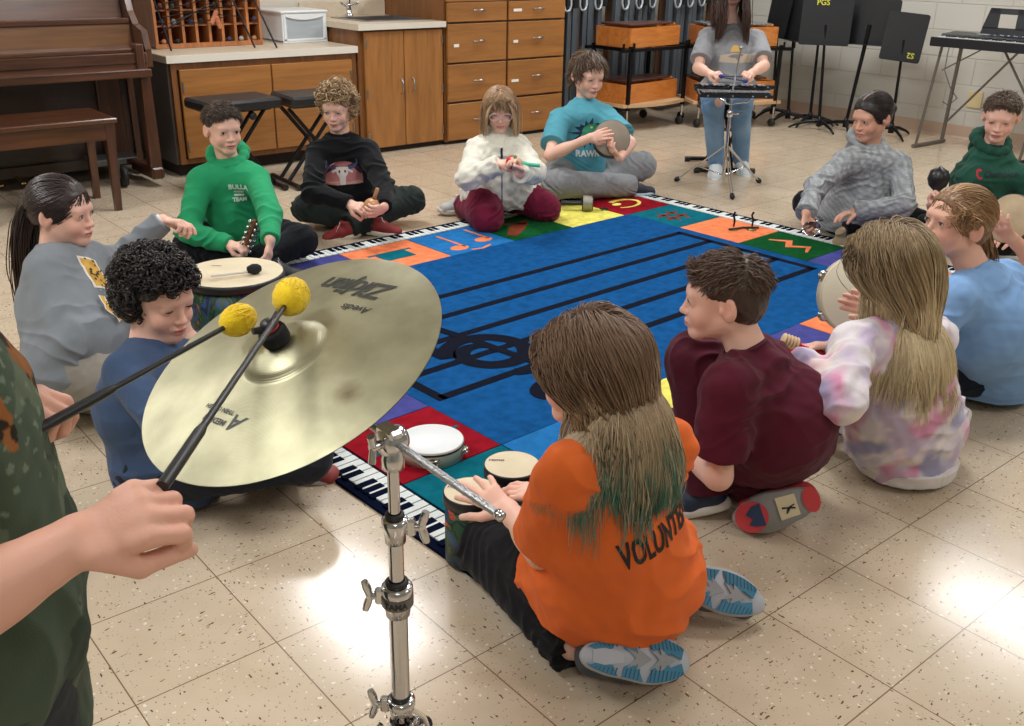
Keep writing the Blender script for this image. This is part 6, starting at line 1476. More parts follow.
def p_tiedye():
    J['tiedye'].update(curlL=.4, curlR=(.3, .7, .8, .8), thumbR=.8, hs=1.0)
    p = Person('girl with very long blond hair in a pastel pink and lavender tie-dye sweatshirt', J['tiedye'], 'fair', h=.003).body()
    j = p.J; sh = j['shoL'] - j['shoR']; w0 = C(222, 214, 218)
    def td(P, c):
        a, b, d, e = [vnoise(P, s_, k, 2) for s_, k in ((4.6, 1), (5.2, 2), (4.9, 3), (9, 4))]
        def mx(c, col, w_): w_ = np.clip(w_, 0, 1)[:, None]; return c * (1 - w_) + col * w_
        c = np.tile(w0, (len(P), 1)); c = mx(c, C(214, 150, 180), (a - .05) * 2.4); c = mx(c, C(162, 160, 190), (b - .15) * 2.2); c = mx(c, C(196, 180, 204), (d - .1) * 2); c = mx(c, C(236, 226, 214), (e - .35) * 1.5); return c
    def shirt(f):
        p.torso_f(f, grow=.022, sleeves='long', sleeve_r=.020, shoulder=.062)
        f.cone(j['chest'], j['pelvis'] + V3(.0, -.01, .02), .146, .150, .05, side=sh, flat=.9); f.cone(j['pelvis'] + V3(0, 0, .02), j['pelvis'] + V3(.0, -.02, -.10), .150, .140, .03, side=sh, flat=.9)
        f.plane(V3(0, 0, .022), V3(0, 0, -1), V3(0, 0, -1), V3(4, 4, 1)); p.neckhole(f, .052, .010)
    s = p.garment('sweatshirt', shirt, w0, knit_m, h=.004, fold=.008, fscale=8, fdir=(.2, .3, .9), seed=24, joints=[(j['pelvis'], .2), (j['elbL'], .14), (j['wriL'], .1)], paint=td, crumple=.004)
    def hemf(f):
        f.cone(j['pelvis'] + V3(.0, -.02, -.060), j['pelvis'] + V3(.0, -.02, -.105), .153, .146, 0, side=sh, flat=.92, cut=(V3(0, 0, .018), V3(0, 0, -1)))
        f.plane(V3(0, 0, .060), V3(0, 0, 1), V3(0, 0, -1), V3(4, 4, 1))
    p.garment('hem_band', hemf, C(222, 216, 212), knit_m, h=.004, fold=.003, fscale=14, fdir=(.8, .3, 0), seed=2)
    p.collar('collar', w0 * .9)
    p.trousers('leggings', C(206, 204, 202), grow=.006, fold=.003, ankle=.040, h=.003, paint=leopard, smooth=1)
    base, mid, pale = C(138, 116, 86), C(186, 162, 124), C(226, 206, 166)
    def colf(t_, rs, n):
        k = rs.rand(n, 1, 1); tt = t_[None, :, None]; a = np.clip(tt * 2.0, 0, 1); c = base * (1 - a) + mid * a; b_ = np.clip((tt - .1 - .5 * k) * 2.2, 0, 1); c = c * (1 - b_) + pale * b_; return c * (.74 + .46 * rs.rand(n, 1, 1))
    p.scalp('hair', base, grow=.007, seed=2)
    bk = unit(-(np.cross(unit(sh), V3(0, 0, 1)))); bk = bk if bk @ p.hf < 0 else -bk; bx = np.column_stack([unit(sh * [1, 1, 0]), unit(np.cross(V3(0, 0, 1), unit(sh * [1, 1, 0]))), V3(0, 0, 1)])
    nk = j['neck']; sol = [(j['chest'] * .5 + nk * .5 + V3(0, 0, -.03), V3(.160, .118, .160), bx), (j['chest'] + V3(0, -.01, -.08), V3(.165, .145, .20), bx), (nk + V3(0, 0, -.055), V3(.16, .062, .045), bx)]
    T_ = nk + bk * .085 + unit(-sh) * .045 + V3(0, 0, -.06)
    def att(q, t_):
        d_ = (T_ - q) * [1, 1, 0]; return d_ * (2.0 if .12 < t_ < .5 else 0)
    p.long_hair(5600, .50, .0013, colf, solids=sol, wave=.10, seed=8, steps=28, thick=.016, yroot=.02, attract=att, wfreq=2.2, sides=3, sweep=.9)
    for sd in 'LR': p.shoe(sd, C(200, 196, 194), C(230, 226, 220), length=.21)
    ALLP['tiedye'] = p

def p_blue():
    J['blue'].update(curlL=.08, spreadL=.03, thumbL=.3, curlR=.7, hs=1.05)
    p = Person('girl with a wavy blond ponytail in a light blue tee shirt looking left', J['blue'], 'warm', h=.0035).body()
    j = p.J; sh = j['shoL'] - j['shoR']; bl = C(126, 164, 210)
    def shirt(f):
        p.torso_f(f, grow=.020, sleeves=None, shoulder=.062); f.cone(j['chest'], j['pelvis'] + V3(.0, 0, .0), .142, .160, .05, side=sh, flat=.95); f.cone(j['pelvis'], j['pelvis'] + V3(.0, 0, -.08), .160, .165, .04, side=sh, flat=.95)
        for sd in 'LR':
            a, b = j['sho' + sd], j['elb' + sd]; e = a + (b - a) * .78; f.cone(a, e, .066, .074, .03, cut=(e, unit(b - a)))
        f.plane(V3(0, 0, .035), V3(0, 0, -1), V3(0, 0, -1), V3(4, 4, 1)); p.neckhole(f, .052, .010)
    s = p.garment('shirt', shirt, bl, cloth_m, h=.004, fold=.006, fscale=6, fdir=(.3, .5, .8), seed=34, joints=[(j['pelvis'], .2), (j['shoL'], .12)], crumple=.003)
    # thin seam round the hem
    p.collar('collar', bl * .85)
    p.trousers('trousers', C(30, 36, 50), grow=.010, ankle=.042)
    base, mid, pale = C(120, 88, 58), C(160, 122, 82), C(196, 160, 118)
    p.scalp('hair', base, grow=.006, seed=3, hairline=.042)
    tie = p.H(.012, -.108, -.030)
    def colf(t_, rs, n): k = rs.rand(n, 1, 1); return (base * (1 - k) + (mid * .6 + pale * .4) * k) * np.ones((1, len(t_), 1)) * (.8 + .4 * rs.rand(n, 1, 1))
    def att(q, t_): d = tie - q; return d / (np.linalg.norm(d, axis=1, keepdims=True) + .02) * 1.2
    rs = np.random.RandomState(4); P, F, N_ = p.hairmesh; I = rs.randint(0, len(P), 1500); d = tie - P[I]; nn = N_[I]; dw = d - nn * (d * nn).sum(1, keepdims=True)
    L_ = np.linalg.norm(d, axis=1) * 1.25
    paths = trace(P[I], dw, L_, 12, 0.0, [(p.H(0, -.014, .032), V3(.0800, .0960, .0838) * p.hs, p.HR)], rs, wave=.12, stiff=.5, attract=att, offs=rs.rand(1500, 1) * .003)
    strands('hair_strands', paths, .0017 * np.ones(1500), colf(np.linspace(0, 1, 12), rs, 1500), hair_m, p.root)
    # ponytail falling over the far side of the back
    n = 700; st = tie + rs.normal(size=(n, 3)) * .010; dw = np.tile(unit(-p.hf * .55 + V3(0, 0, -1.0)), (n, 1)) + rs.normal(size=(n, 3)) * .09
    paths = trace(st, dw, .24 * (.8 + .3 * rs.rand(n)), 18, .12, [(p.H(0, -.014, .032), V3(.075, .092, .08) * p.hs, p.HR)], rs, wave=.22, stiff=.9, wfreq=2.0, lock=30.0)
    strands('ponytail', paths, .0020 * np.ones(n), colf(np.linspace(0, 1, 18), rs, n), hair_m, p.root)
    MB().tube([tie + p.HR @ (V3(cos(a) * .017, .004, sin(a) * .017)) for a in np.linspace(0, 2 * pi, 13)], .004, 8).build('hair_tie', mat('dark_hair_tie', rgb(60, 50, 60), .8), p.root)
    # loose curl at the temple
    n = 60; st = np.array([p.H(-.066, .045 - .0, .055)] * n) + rs.normal(size=(n, 3)) * .006; dw = np.tile(p.HR @ V3(-.2, -.25, -1), (n, 1)) + rs.normal(size=(n, 3)) * .05
    paths = trace(st, dw, .085 * (.8 + .3 * rs.rand(n)), 14, .1, [(p.H(0, -.0, .0), V3(.070, .09, .11) * p.hs, p.HR)], rs, wave=.9, stiff=.9, wfreq=1.5)
    strands('loose_curl', paths, .0013 * np.ones(n), colf(np.linspace(0, 1, 14), rs, n) * 1.2, hair_m, p.root)
    p.eyes(.75, C(96, 92, 80), C(150, 112, 78), look=(-.15, .05))
    ALLP['blue'] = p

def p_champ():
    J['champ'].update(curlR=1.35, thumbR=.9, curlL=.5, hs=1.05)
    p = Person('boy with cropped brown hair in a dark green hoodie looking down to his left', J['champ'], 'fair', h=.0038).body()
    j = p.J; g = C(38, 82, 68)
    def shirt(f): p.torso_f(f, grow=.022, sleeves='long', sleeve_r=.016, shoulder=.060); p.neckhole(f, .052, .010); f.plane(V3(0, 0, .02), V3(0, 0, -1), V3(0, 0, -1), V3(9, 9, 1))
    s = p.garment('sweatshirt', shirt, g, knit_m, fold=.006, fscale=8, fdir=(.2, .3, .9), seed=44, joints=[(j['chest'], .2), (j['elbR'], .12)])
    hood(p, g * .9, knit_m); p.trousers('trousers', C(30, 32, 36))
    ink = C(22, 34, 40)
    logo = stroke([(.016 * cos(a), .017 * sin(a)) for a in np.linspace(.9, 5.4, 18)], .010)
    chest_print(p, s, [(('Champion', .043, .25, .0006, 1.0, (.022, 0)), ink), ([(x - .085, y + .004) for x, y in logo], C(178, 44, 60))], at_=(-.02, .0), up_frac=.74)
    boyhair(p, C(72, 58, 46), ld((96, 78, 62), (82, 66, 52), (112, 92, 74)), n=1500, length=.026, rad=.0017, comb=fwd_comb, lift=.16, hairline=.034, fringe=(.022, 400, fwd_comb), seed=6)
    p.eyes(.35, C(80, 90, 96), C(96, 76, 60), look=(0, -.35))
    for sd in 'LR': p.shoe(sd, C(40, 40, 44), C(210, 208, 204), length=.22)
    ALLP['champ'] = p

def p_grey():
    J['grey'].update(curlR=.9, thumbR=.6, curlL=.35, hs=1.07, neck_r=.050)
    p = Person('girl with dark hair parted in the middle and pulled back in a grey marled hoodie', J['grey'], 'tan', h=.0038).body()
    j = p.J; g = C(146, 150, 153)
    def marl(P, c):
        v = vnoise(P * np.array([1, 1, 5.0]), 24, 7, 2); w_ = np.clip(v * .5, -.22, .3)[:, None]; return np.tile(g, (len(P), 1)) * (1 + w_)
    def shirt(f):
        p.torso_f(f, grow=.030, sleeves='long', sleeve_r=.018, shoulder=.064, belly=.035); p.neckhole(f, .052, .010)
        for sd in 'LR':
            e = j['wri' + sd]; d = unit(e - j['elb' + sd]); f.cone(e - d * .04, e, .046, .052, .02, cut=(e, d))
        f.plane(V3(0, 0, .05), V3(0, 0, -1), V3(0, 0, -1), V3(9, 9, 1))
    s = p.garment('hoodie', shirt, g, knit_m, fold=.007, fscale=9, fdir=(.2, .3, .9), seed=54, joints=[(j['elbR'], .12), (j['elbL'], .12), (j['chest'], .15)], paint=marl)
    hood(p, g, knit_m); drawstrings(p, C(120, 124, 126), .13)
    p.trousers('leggings', C(20, 20, 24), grow=.012, ankle=.044, thigh=.096)
    base = C(34, 26, 24)
    p.scalp('hair', base, grow=.006, seed=4, hairline=.038, amp=.001)
    rs = np.random.RandomState(3); P, F, N_ = p.hairmesh; tie = p.H(0, -.118, .0); l = (P - p.hc) @ p.HR / p.hs
    n = 1500; I = rs.randint(0, len(P), n); I = I[np.abs(l[I, 0]) > .003]; n = len(I)
    d = tie - P[I]; d = d / (np.linalg.norm(d, axis=1, keepdims=True)) + (np.sign(l[I, 0])[:, None] * p.hr[None]) * .8 - p.hu * .25
    def att(q, t_): dd = tie - q; return dd / (np.linalg.norm(dd, axis=1, keepdims=True) + .02) * 1.0
    paths = trace(P[I], d, np.linalg.norm(tie - P[I], axis=1) * 1.3, 12, 0, [(p.H(0, -.014, .032), V3(.0800, .0960, .0838) * p.hs, p.HR)], rs, wave=.05, stiff=.55, attract=att, offs=rs.rand(n, 1) * .002)
    strands('hair_strands', paths, .0017 * np.ones(n), np.tile(base, (n, 1)) * (.8 + .7 * rs.rand(n, 1)), hair_m, p.root)
    MB().tube([p.H(0, .058, .100), p.H(0, .02, .1135), p.H(0, -.03, .1145), p.H(0, -.06, .106)], .0012, 6).build('parting', mat('scalp_skin', tuple(SK['tan']) + (1,), .6), p.root)
    MB().lathe([(.001, -.03), (.025, -.022), (.034, 0), (.027, .022), (.001, .03)], (p.HR, p.H(0, -.125, .0)), 16).build('bun', hair_solid(base), p.root)
    p.eyes(.8, C(52, 36, 28), C(40, 30, 26), look=(.15, 0))
    tan = C(156, 140, 112)
    p.shoe('L', tan, C(128, 112, 90), length=.215, label='tan suede moccasin'); p.shoe('R', tan, C(128, 112, 90), length=.215, label='tan suede moccasin')
    ALLP['grey'] = p
def hair_solid(c): return mat('bun_%d' % int(c[0] * 9999), tuple(c) + (1,), .4, bump=.8, bscale=160, stretch=(1, 6, 1))

def p_teal():
    J['teal'].update(curlR=.12, spreadR=.08, curlL=.55, thumbL=.3, hs=1.14)
    p = Person('boy with shaggy brown hair in a teal dinosaur tee shirt and grey sweatpants', J['teal'], 'fair', h=.0038).body()
    j = p.J; tl = C(86, 158, 176); sh = j['shoL'] - j['shoR']
    def shirt(f):
        p.torso_f(f, grow=.022, sleeves=None, shoulder=.062, belly=.02)
        for sd in 'LR':
            a, b = j['sho' + sd], j['elb' + sd]; e = a + (b - a) * .72; f.cone(a, e, .064, .074, .03, cut=(e, unit(b - a)))
        p.neckhole(f, .052, .010); f.plane(V3(0, 0, .05), V3(0, 0, -1), V3(0, 0, -1), V3(9, 9, 1))
    s = p.garment('shirt', shirt, tl, cloth_m, fold=.006, fscale=8, fdir=(.2, .3, .9), seed=64, joints=[(j['pelvis'], .2), (j['chest'], .1)]); p.collar('collar', tl * .8)
    nv, gn, wt = C(28, 48, 78), C(58, 150, 116), C(220, 226, 226)
    rs = np.random.RandomState(5); sp = []
    for i in range(28): a = 2 * pi * i / 28; r = (.062 if i % 2 else .098) * (.75 + .45 * rs.rand()); sp.append((r * cos(a), r * sin(a) * .9))
    dino = [(-.06, -.05), (-.04, -.01), (-.03, .03), (.0, .052), (.035, .058), (.068, .045), (.082, .024), (.078, .008), (.05, .004), (.078, -.006), (.066, -.022), (.03, -.020), (.01, -.03), (.0, -.06), (-.02, -.05), (-.03, -.075), (-.05, -.07)]
    chest_print(p, s, [(sp, nv), (dino, gn), (ellipse(.02, .035, .008, .007, 10), C(210, 220, 120)), ([(.03, .004), (.037, -.004), (.044, .004), (.052, -.002), (.058, .003), (.06, .008), (.03, .008)], wt), (('RAWR', .05, .0, .002, 1.0, (0, -.115)), wt)], at_=(.0, .0), up_frac=.62)
    p.trousers('sweatpants', C(136, 138, 142), grow=.018, m=knit_m, fold=.007, thigh=.098, knee=.066, ankle=.050)
    base = C(84, 66, 52)
    p.scalp('hair', base, grow=.008, seed=5, hairline=.046)
    p.tufts(2600, .058, .0021, ld((96, 76, 60), (78, 60, 48), (120, 98, 78)), sel=lambda l: ((l[:, 2] > .085) | (l[:, 1] < .03)) & ((l[:, 2] > .012) | (l[:, 1] < -.02)), comb=lambda l: np.stack([l[:, 0] * 9, np.where(l[:, 1] > -.03, .9, -.6), np.full(len(l), -.6)], 1), lift=.22, seed=5, wave=.15, steps=8, grav=.10, jitter=.16)
    p.eyes(.45, C(70, 60, 50), C(84, 64, 52), look=(0, -.3))
    p.shoe('L', C(120, 118, 112), C(196, 192, 184), length=.22, label='light sneaker with black stripes'); p.shoe('R', C(26, 36, 52), C(176, 196, 210), length=.25, label='dark navy shoe with pale blue sole edge')
    ALLP['teal'] = p

def p_white():
    J['white'].update(curlR=(.9, 1.0, 1.1, 1.1), thumbR=.7, curlL=(1.0, 1.0, 1.1, 1.1), thumbL=.7, hs=1.0)
    p = Person('girl with glasses and straight blond hair in a white fleece jacket and maroon trousers', J['white'], 'fair', h=.0038).body()
    j = p.J; w = C(222, 220, 206); R = front_of(p)
    def jk(f):
        p.torso_f(f, grow=.036, sleeves='long', sleeve_r=.028, shoulder=.070); f.cone(j['neck'] + V3(0, 0, -.02), j['neck'] + V3(0, 0, .035), .074, .066, .02); p.neckhole(f, .052, .010); f.plane(V3(0, 0, .075), V3(0, 0, -1), V3(0, 0, -1), V3(9, 9, 1))
    s = p.garment('fleece_jacket', jk, w, fleece_m, fold=.008, fscale=7, fdir=(.1, .1, 1), seed=74, joints=[(j['chest'], .2), (j['elbR'], .1), (j['elbL'], .1)], crumple=.006)
    zip_ = [((0 - .004), -.20), (.004, -.20), (.004, .10), (-.004, .10)]; chest_print(p, s, [([(x, y) for x, y in zip_], C(132, 124, 158)), ([(-.006, .045), (.006, .045), (.006, .10), (-.006, .10)], C(34, 34, 50))], up_frac=.62, name='zipper')
    p.trousers('trousers', C(112, 28, 54), grow=.020, fold=.006, thigh=.086, knee=.062, ankle=.046)
    base, mid = C(150, 118, 88), C(190, 160, 124)
    p.scalp('hair', base, grow=.007, seed=6, hairline=.050)
    def colf(t_, rs, n): k = rs.rand(n, 1, 1); tt = t_[None, :, None]; return (base * (1 - tt) + mid * tt) * (.75 + .5 * k)
    p.long_hair(1500, .215, .0022, colf, wave=.06, seed=9, steps=16, thick=.010, yroot=-.008, sides=3, solids=[(j['neck'] + V3(0, 0, -.05), V3(.15, .11, .07), np.eye(3))], grav=.6, sweep=.5)
    p.tufts(420, .052, .0015, ld((170, 140, 108), (150, 120, 90)), lambda l: np.stack([l[:, 0] * 4, np.full(len(l), .9), np.full(len(l), -.5)], 1), lift=.1, seed=8, wave=.15, steps=8, sel=lambda l: (l[:, 1] > .03) & (l[:, 2] > .06), name='fringe', grav=.05, jitter=.1)
    p.eyes(.5, C(80, 80, 84), C(150, 120, 92), look=(0, -.35))
    gl = mat('clear_pink_frame', rgb(206, 186, 190), .25); fr = []
    for sx in (-1, 1):
        ring = [p.H(sx * .033 + .024 * cos(a), .104, .002 + .019 * sin(a)) for a in np.linspace(0, 2 * pi, 21)]
        MB().tube(ring, .0022, 6).build('glasses_frame', gl, p.root) if sx < 0 else MB().tube(ring, .0022, 6).tube([p.H(-.009, .105, .006), p.H(0, .108, .008), p.H(.009, .105, .006)], .0018, 6).tube([p.H(.056, .102, .006), p.H(.074, .07, .006), p.H(.078, -.01, .004)], .0018, 6).tube([p.H(-.056, .102, .006), p.H(-.074, .07, .006), p.H(-.078, -.01, .004)], .0018, 6).build('glasses_frame', gl, p.root)
    p.shoe('R', C(186, 186, 184), C(214, 212, 208), length=.20, label='light grey sneaker', heel=j['ankR'] + V3(.06, .02, -.045), toe=j['ankR'] + V3(-.10, .08, -.05)); 
    ALLP['white'] = p

def p_black():
    J['black'].update(curlR=.9, thumbR=.5, curlL=.9, thumbL=.5, hs=1.0)
    p = Person('boy with wavy sandy blond hair in a black cow skull sweatshirt', J['black'], 'fair', h=.0038).body()
    j = p.J; k = C(22, 23, 26)
    def shirt(f): p.torso_f(f, grow=.024, sleeves='long', sleeve_r=.020, shoulder=.062); p.neckhole(f, .052, .010); f.plane(V3(0, 0, .05), V3(0, 0, -1), V3(0, 0, -1), V3(9, 9, 1))
    s = p.garment('sweatshirt', shirt, k, knit_m, fold=.008, fscale=8, fdir=(.2, .3, .9), seed=84, joints=[(j['chest'], .2), (j['elbR'], .12), (j['elbL'], .12)]); p.collar('collar', k * 1.1, r=.070, up=.008, scoop=.008)
    pk, wt, dk = C(176, 116, 116), C(214, 208, 204), C(60, 40, 50)
    dome = [(-.085, -.045)] + [(.085 * cos(a), -.02 + .075 * sin(a)) for a in np.linspace(pi, 0, 14)] + [(.085, -.045)]
    skull = [(-.026, .028), (.026, .028), (.024, .0), (.014, -.012), (.011, -.045), (-.011, -.045), (-.014, -.012), (-.024, .0)]
    horn = lambda s_: stroke([(s_ * .020, .024), (s_ * .048, .028), (s_ * .064, .046), (s_ * .062, .066)], [.014, .012, .008, .003])
    chest_print(p, s, [(dome, pk), (stroke([(-.085, .0), (-.04, .03), (0, .01), (.05, .035), (.085, .0)], .022), dk), ([(-.085, -.045), (.085, -.045), (.07, -.030), (.03, -.036), (-.02, -.028), (-.07, -.034)], C(196, 150, 136)), (horn(-1), C(70, 80, 130)), (horn(1), C(70, 80, 130)), (skull, wt), (stroke([(-.024, .016), (-.044, .006)], .010), wt), (stroke([(.024, .016), (.044, .006)], .010), wt), (ellipse(-.012, .010, .004, .006, 8), k), (ellipse(.012, .010, .004, .006, 8), k)], at_=(.0, .0), up_frac=.56, scale=1.2)
    p.trousers('trousers', C(38, 46, 44), grow=.014, fold=.007, ankle=.046)
    p.scalp('hair', C(140, 114, 84), grow=.008, seed=7, hairline=.034)
    p.curls(1500, .0019, ld((176, 148, 110), (150, 122, 88), (200, 174, 136), (128, 102, 74)), r0=.014, pitch=.020, turns=.55, lift=.45, sel=lambda l: (l[:, 2] > .060) | (l[:, 1] < .02))
    p.eyes(.45, C(90, 100, 104), C(150, 122, 90), look=(0, -.3))
    rd = C(132, 32, 34)
    p.shoe('L', rd, C(214, 206, 192), length=.215, label='dark red canvas sneaker with white laces', laces=C(220, 214, 204)); p.shoe('R', rd, C(214, 206, 192), length=.225, label='dark red canvas sneaker with white laces', laces=C(220, 214, 204))
    ALLP['black'] = p

def p_green():
    J['green'].update(curlR=1.3, thumbR=.9, curlL=.45, thumbL=.3, hs=1.0)
    p = Person('boy with short dark hair in a bright green hoodie and black trousers', J['green'], 'fair', h=.0038).body()
    j = p.J; g = C(42, 150, 100)
    def shirt(f): p.torso_f(f, grow=.024, sleeves='long', sleeve_r=.018, shoulder=.062); p.neckhole(f, .052, .010); f.plane(V3(0, 0, .06), V3(0, 0, -1), V3(0, 0, -1), V3(9, 9, 1))
    s = p.garment('hoodie', shirt, g, knit_m, fold=.007, fscale=8, fdir=(.2, .3, .9), seed=94, joints=[(j['chest'], .2), (j['elbR'], .12), (j['elbL'], .12)]); hood(p, g * .95, knit_m)
    wt = C(206, 226, 214)
    chest_print(p, s, [(('BULLA', .030, 0, .0012, 1.0, (0, .022)), wt), (('HOCKEY', .011, 0, .0004, 1.0, (0, .0)), wt), ([(-.022, -.020), (.022, -.020), (.022, -.010), (-.022, -.010)], wt), (('TEAM', .024, 0, .0012, 1.0, (0, -.036)), wt)], at_=(.045, .0), up_frac=.70)
    p.trousers('trousers', C(22, 24, 28), grow=.014, fold=.006, ankle=.044)
    boyhair(p, C(58, 46, 40), ld((70, 54, 46), (52, 40, 34), (86, 68, 56)), n=1800, length=.03, rad=.0017, comb=side_comb, lift=.18, hairline=.032, fringe=(.026, 300, side_comb), seed=9)
    p.eyes(.9, C(66, 56, 48), C(76, 58, 48), look=(.1, -.05))
    p.shoe('L', C(24, 24, 27), C(220, 220, 216), length=.22, label='black shoe with white sole', laces=C(200, 200, 198)); p.shoe('R', C(24, 24, 27), C(220, 220, 216), length=.23, label='black shoe with white sole', laces=C(200, 200, 198))
    ALLP['green'] = p

def p_curly():
    J['curly'].update(curlL=1.1, thumbL=.4, curlR=.4, hs=1.02, mouth=.3)
    p = Person('smiling boy with curly black hair in a blue long-sleeved shirt behind the cymbal', J['curly'], 'fair', h=.003).body()
    j = p.J; b = C(64, 82, 112); sh = j['shoL'] - j['shoR']
    def shirt(f):
        p.torso_f(f, grow=.012, sleeves='long', sleeve_r=.010, shoulder=.056); f.cone(j['chest'], j['pelvis'] + V3(0, 0, -.05), .126, .142, .04, side=sh, flat=.95); p.neckhole(f, .052, .010); f.plane(V3(0, 0, .02), V3(0, 0, -1), V3(0, 0, -1), V3(9, 9, 1))
    s = p.garment('shirt', shirt, b, knit_m, h=.004, fold=.005, fscale=8, fdir=(.2, .3, .9), seed=104, joints=[(j['pelvis'], .16), (j['elbR'], .1)]); p.collar('collar', b * .8)
    # raglan seam from collar to underarm on the near shoulder
    p.trousers('trousers', C(40, 44, 54), grow=.012)
    base = C(30, 26, 26)
    p.scalp('hair', base, grow=.014, seed=8, amp=.006, fs=38, hairline=.042)
    p.curls(2300, .0019, ld((34, 30, 30), (24, 21, 22), (56, 48, 46)), r0=.0075, pitch=.0075, lift=.9, sel=lambda l: (l[:, 2] > .060) | (l[:, 1] < .015))
    p.eyes(.25, C(50, 36, 30), C(44, 34, 32), look=(.1, -.2))
    p.shoe('R', C(150, 62, 58), C(150, 140, 130), length=.22, label='red and grey sneaker showing under the cymbal edge')
    ALLP['curly'] = p

def p_left():
    J['left'].update(curlL=(.5, .9, 1.1, 1.2), thumbL=.6, curlR=.3, hs=1.0)
    p = Person('girl with a long dark ponytail kneeling in a grey sweatshirt at the left edge', J['left'], 'fair', h=.003).body()
    j = p.J; g = C(128, 134, 140); sh = j['shoL'] - j['shoR']
    def shirt(f):
        p.torso_f(f, grow=.026, sleeves='long', sleeve_r=.020, shoulder=.066); f.cone(j['chest'], j['pelvis'] + V3(0, 0, .03), .140, .140, .05, side=sh, flat=.9); p.neckhole(f, .052, .010); f.plane(j['pelvis'] + V3(0, 0, -.06), V3(0, 0, -1), V3(-1, 0, -1), V3(9, 9, 1))
    s = p.garment('sweatshirt', shirt, g, knit_m, h=.004, fold=.007, fscale=7, fdir=(.2, .3, .9), seed=114, joints=[(j['pelvis'], .2), (j['elbR'], .14), (j['elbL'], .12)]); p.collar('collar', g * .9)
    yl, bk, wt = C(206, 160, 60), C(34, 30, 32), C(220, 216, 206)
    rs = np.random.RandomState(2); sh_ = []
    band = [(-.035, .13), (.035, .13), (.035, .03), (-.035, .03)]; sh_.append((band, wt)); sh_.append(([(-.028, .124), (.028, .124), (.028, .036), (-.028, .036)], yl))
    for i in range(26): x, y = rs.uniform(-.024, .024), rs.uniform(.04, .12); sh_.append((ellipse(x, y, .0045, .003, 7, rs.rand() * 3), bk))
    sh_.append((('CARDINALS', .016, 0, .0003, 1.0, (0, .016)), C(90, 90, 96)))
    sh_.append((stroke([(-.04, .0), (-.045, -.04), (-.03, -.075), (-.01, -.06), (-.03, -.045), (-.02, -.01)], .016), wt)); sh_.append((stroke([(-.04, .0), (-.045, -.04), (-.03, -.075), (-.01, -.06), (-.03, -.045), (-.02, -.01)], .010), yl))
    sh_.append(([(.0, -.03), (.02, -.012), (.045, -.016), (.055, -.03), (.045, -.036), (.05, -.06), (.035, -.085), (.025, -.06), (.008, -.055)], C(214, 160, 30))); sh_.append((stroke([(.01, -.035), (.03, -.028), (.045, -.05)], .005), bk))
    chest_print(p, s, sh_, at_=(.0, -.02), up_frac=.46, rot=0, scale=1.2)
    p.trousers('trousers', C(150, 144, 134), grow=.020, fold=.006, thigh=.09)
    base = C(52, 40, 38)
    p.scalp('hair', base, grow=.006, seed=4, hairline=.050, amp=.001, back=-.03)
    rs = np.random.RandomState(6); P, F, N_ = p.hairmesh; tie = p.H(0, -.110, -.028); n = 1800; I = rs.randint(0, len(P), n); d = tie - P[I]
    def att(q, t_): dd = tie - q; return dd / (np.linalg.norm(dd, axis=1, keepdims=True) + .02) * 1.1
    paths = trace(P[I], d, np.linalg.norm(d, axis=1) * 1.25, 12, 0, [(p.H(0, -.014, .032), V3(.0800, .0960, .0838) * p.hs, p.HR)], rs, wave=.05, stiff=.5, attract=att, offs=rs.rand(n, 1) * .003)
    cc = np.tile(base, (n, 1)) * (.75 + .6 * rs.rand(n, 1)); strands('hair_strands', paths, .0016 * np.ones(n), cc, hair_m, p.root)
    n = 1200; st = tie + rs.normal(size=(n, 3)) * .014; dw = np.tile(unit(-p.hf * .6 + V3(0, 0, -.9)), (n, 1)) + rs.normal(size=(n, 3)) * .05
    bx = np.column_stack([unit(sh * [1, 1, 0]), unit(np.cross(V3(0, 0, 1), unit(sh * [1, 1, 0]))), V3(0, 0, 1)])
    paths = trace(st, dw, .45 * (.85 + .2 * rs.rand(n)), 22, .22, [(j['chest'] + V3(0, 0, .05), V3(.15, .13, .22), bx), (j['neck'] + V3(0, 0, -.04), V3(.15, .08, .06), bx)], rs, wave=.08, stiff=.86, wfreq=2, lock=20.0)
    t_ = np.linspace(0, 1, 22)[None, :, None]; c2 = (base * (1 - t_) + C(98, 74, 58) * t_) * (.75 + .5 * rs.rand(n, 1, 1)); strands('ponytail', paths, .0021 * np.ones(n), c2, hair_m, p.root)
    MB().tube([tie + p.HR @ V3(cos(a) * .017, 0, sin(a) * .017) for a in np.linspace(0, 2 * pi, 13)], .005, 8).build('hair_tie', mat('cream_hair_tie', rgb(206, 190, 170), .8), p.root)
    p.eyes(.9, C(84, 96, 100), C(84, 64, 54), look=(0, -.05)); p.shoe('R', C(160, 158, 150), C(200, 196, 188), length=.21)
    MB().tube([j['wriL'] + frame(j['wriL'] - j['elbL']) @ V3(cos(a) * .027, sin(a) * .022, 0) for a in np.linspace(0, 2 * pi, 15)], .006, 6).build('bracelet', mat('white_band', rgb(228, 222, 220), .5), p.root)
    ALLP['left'] = p

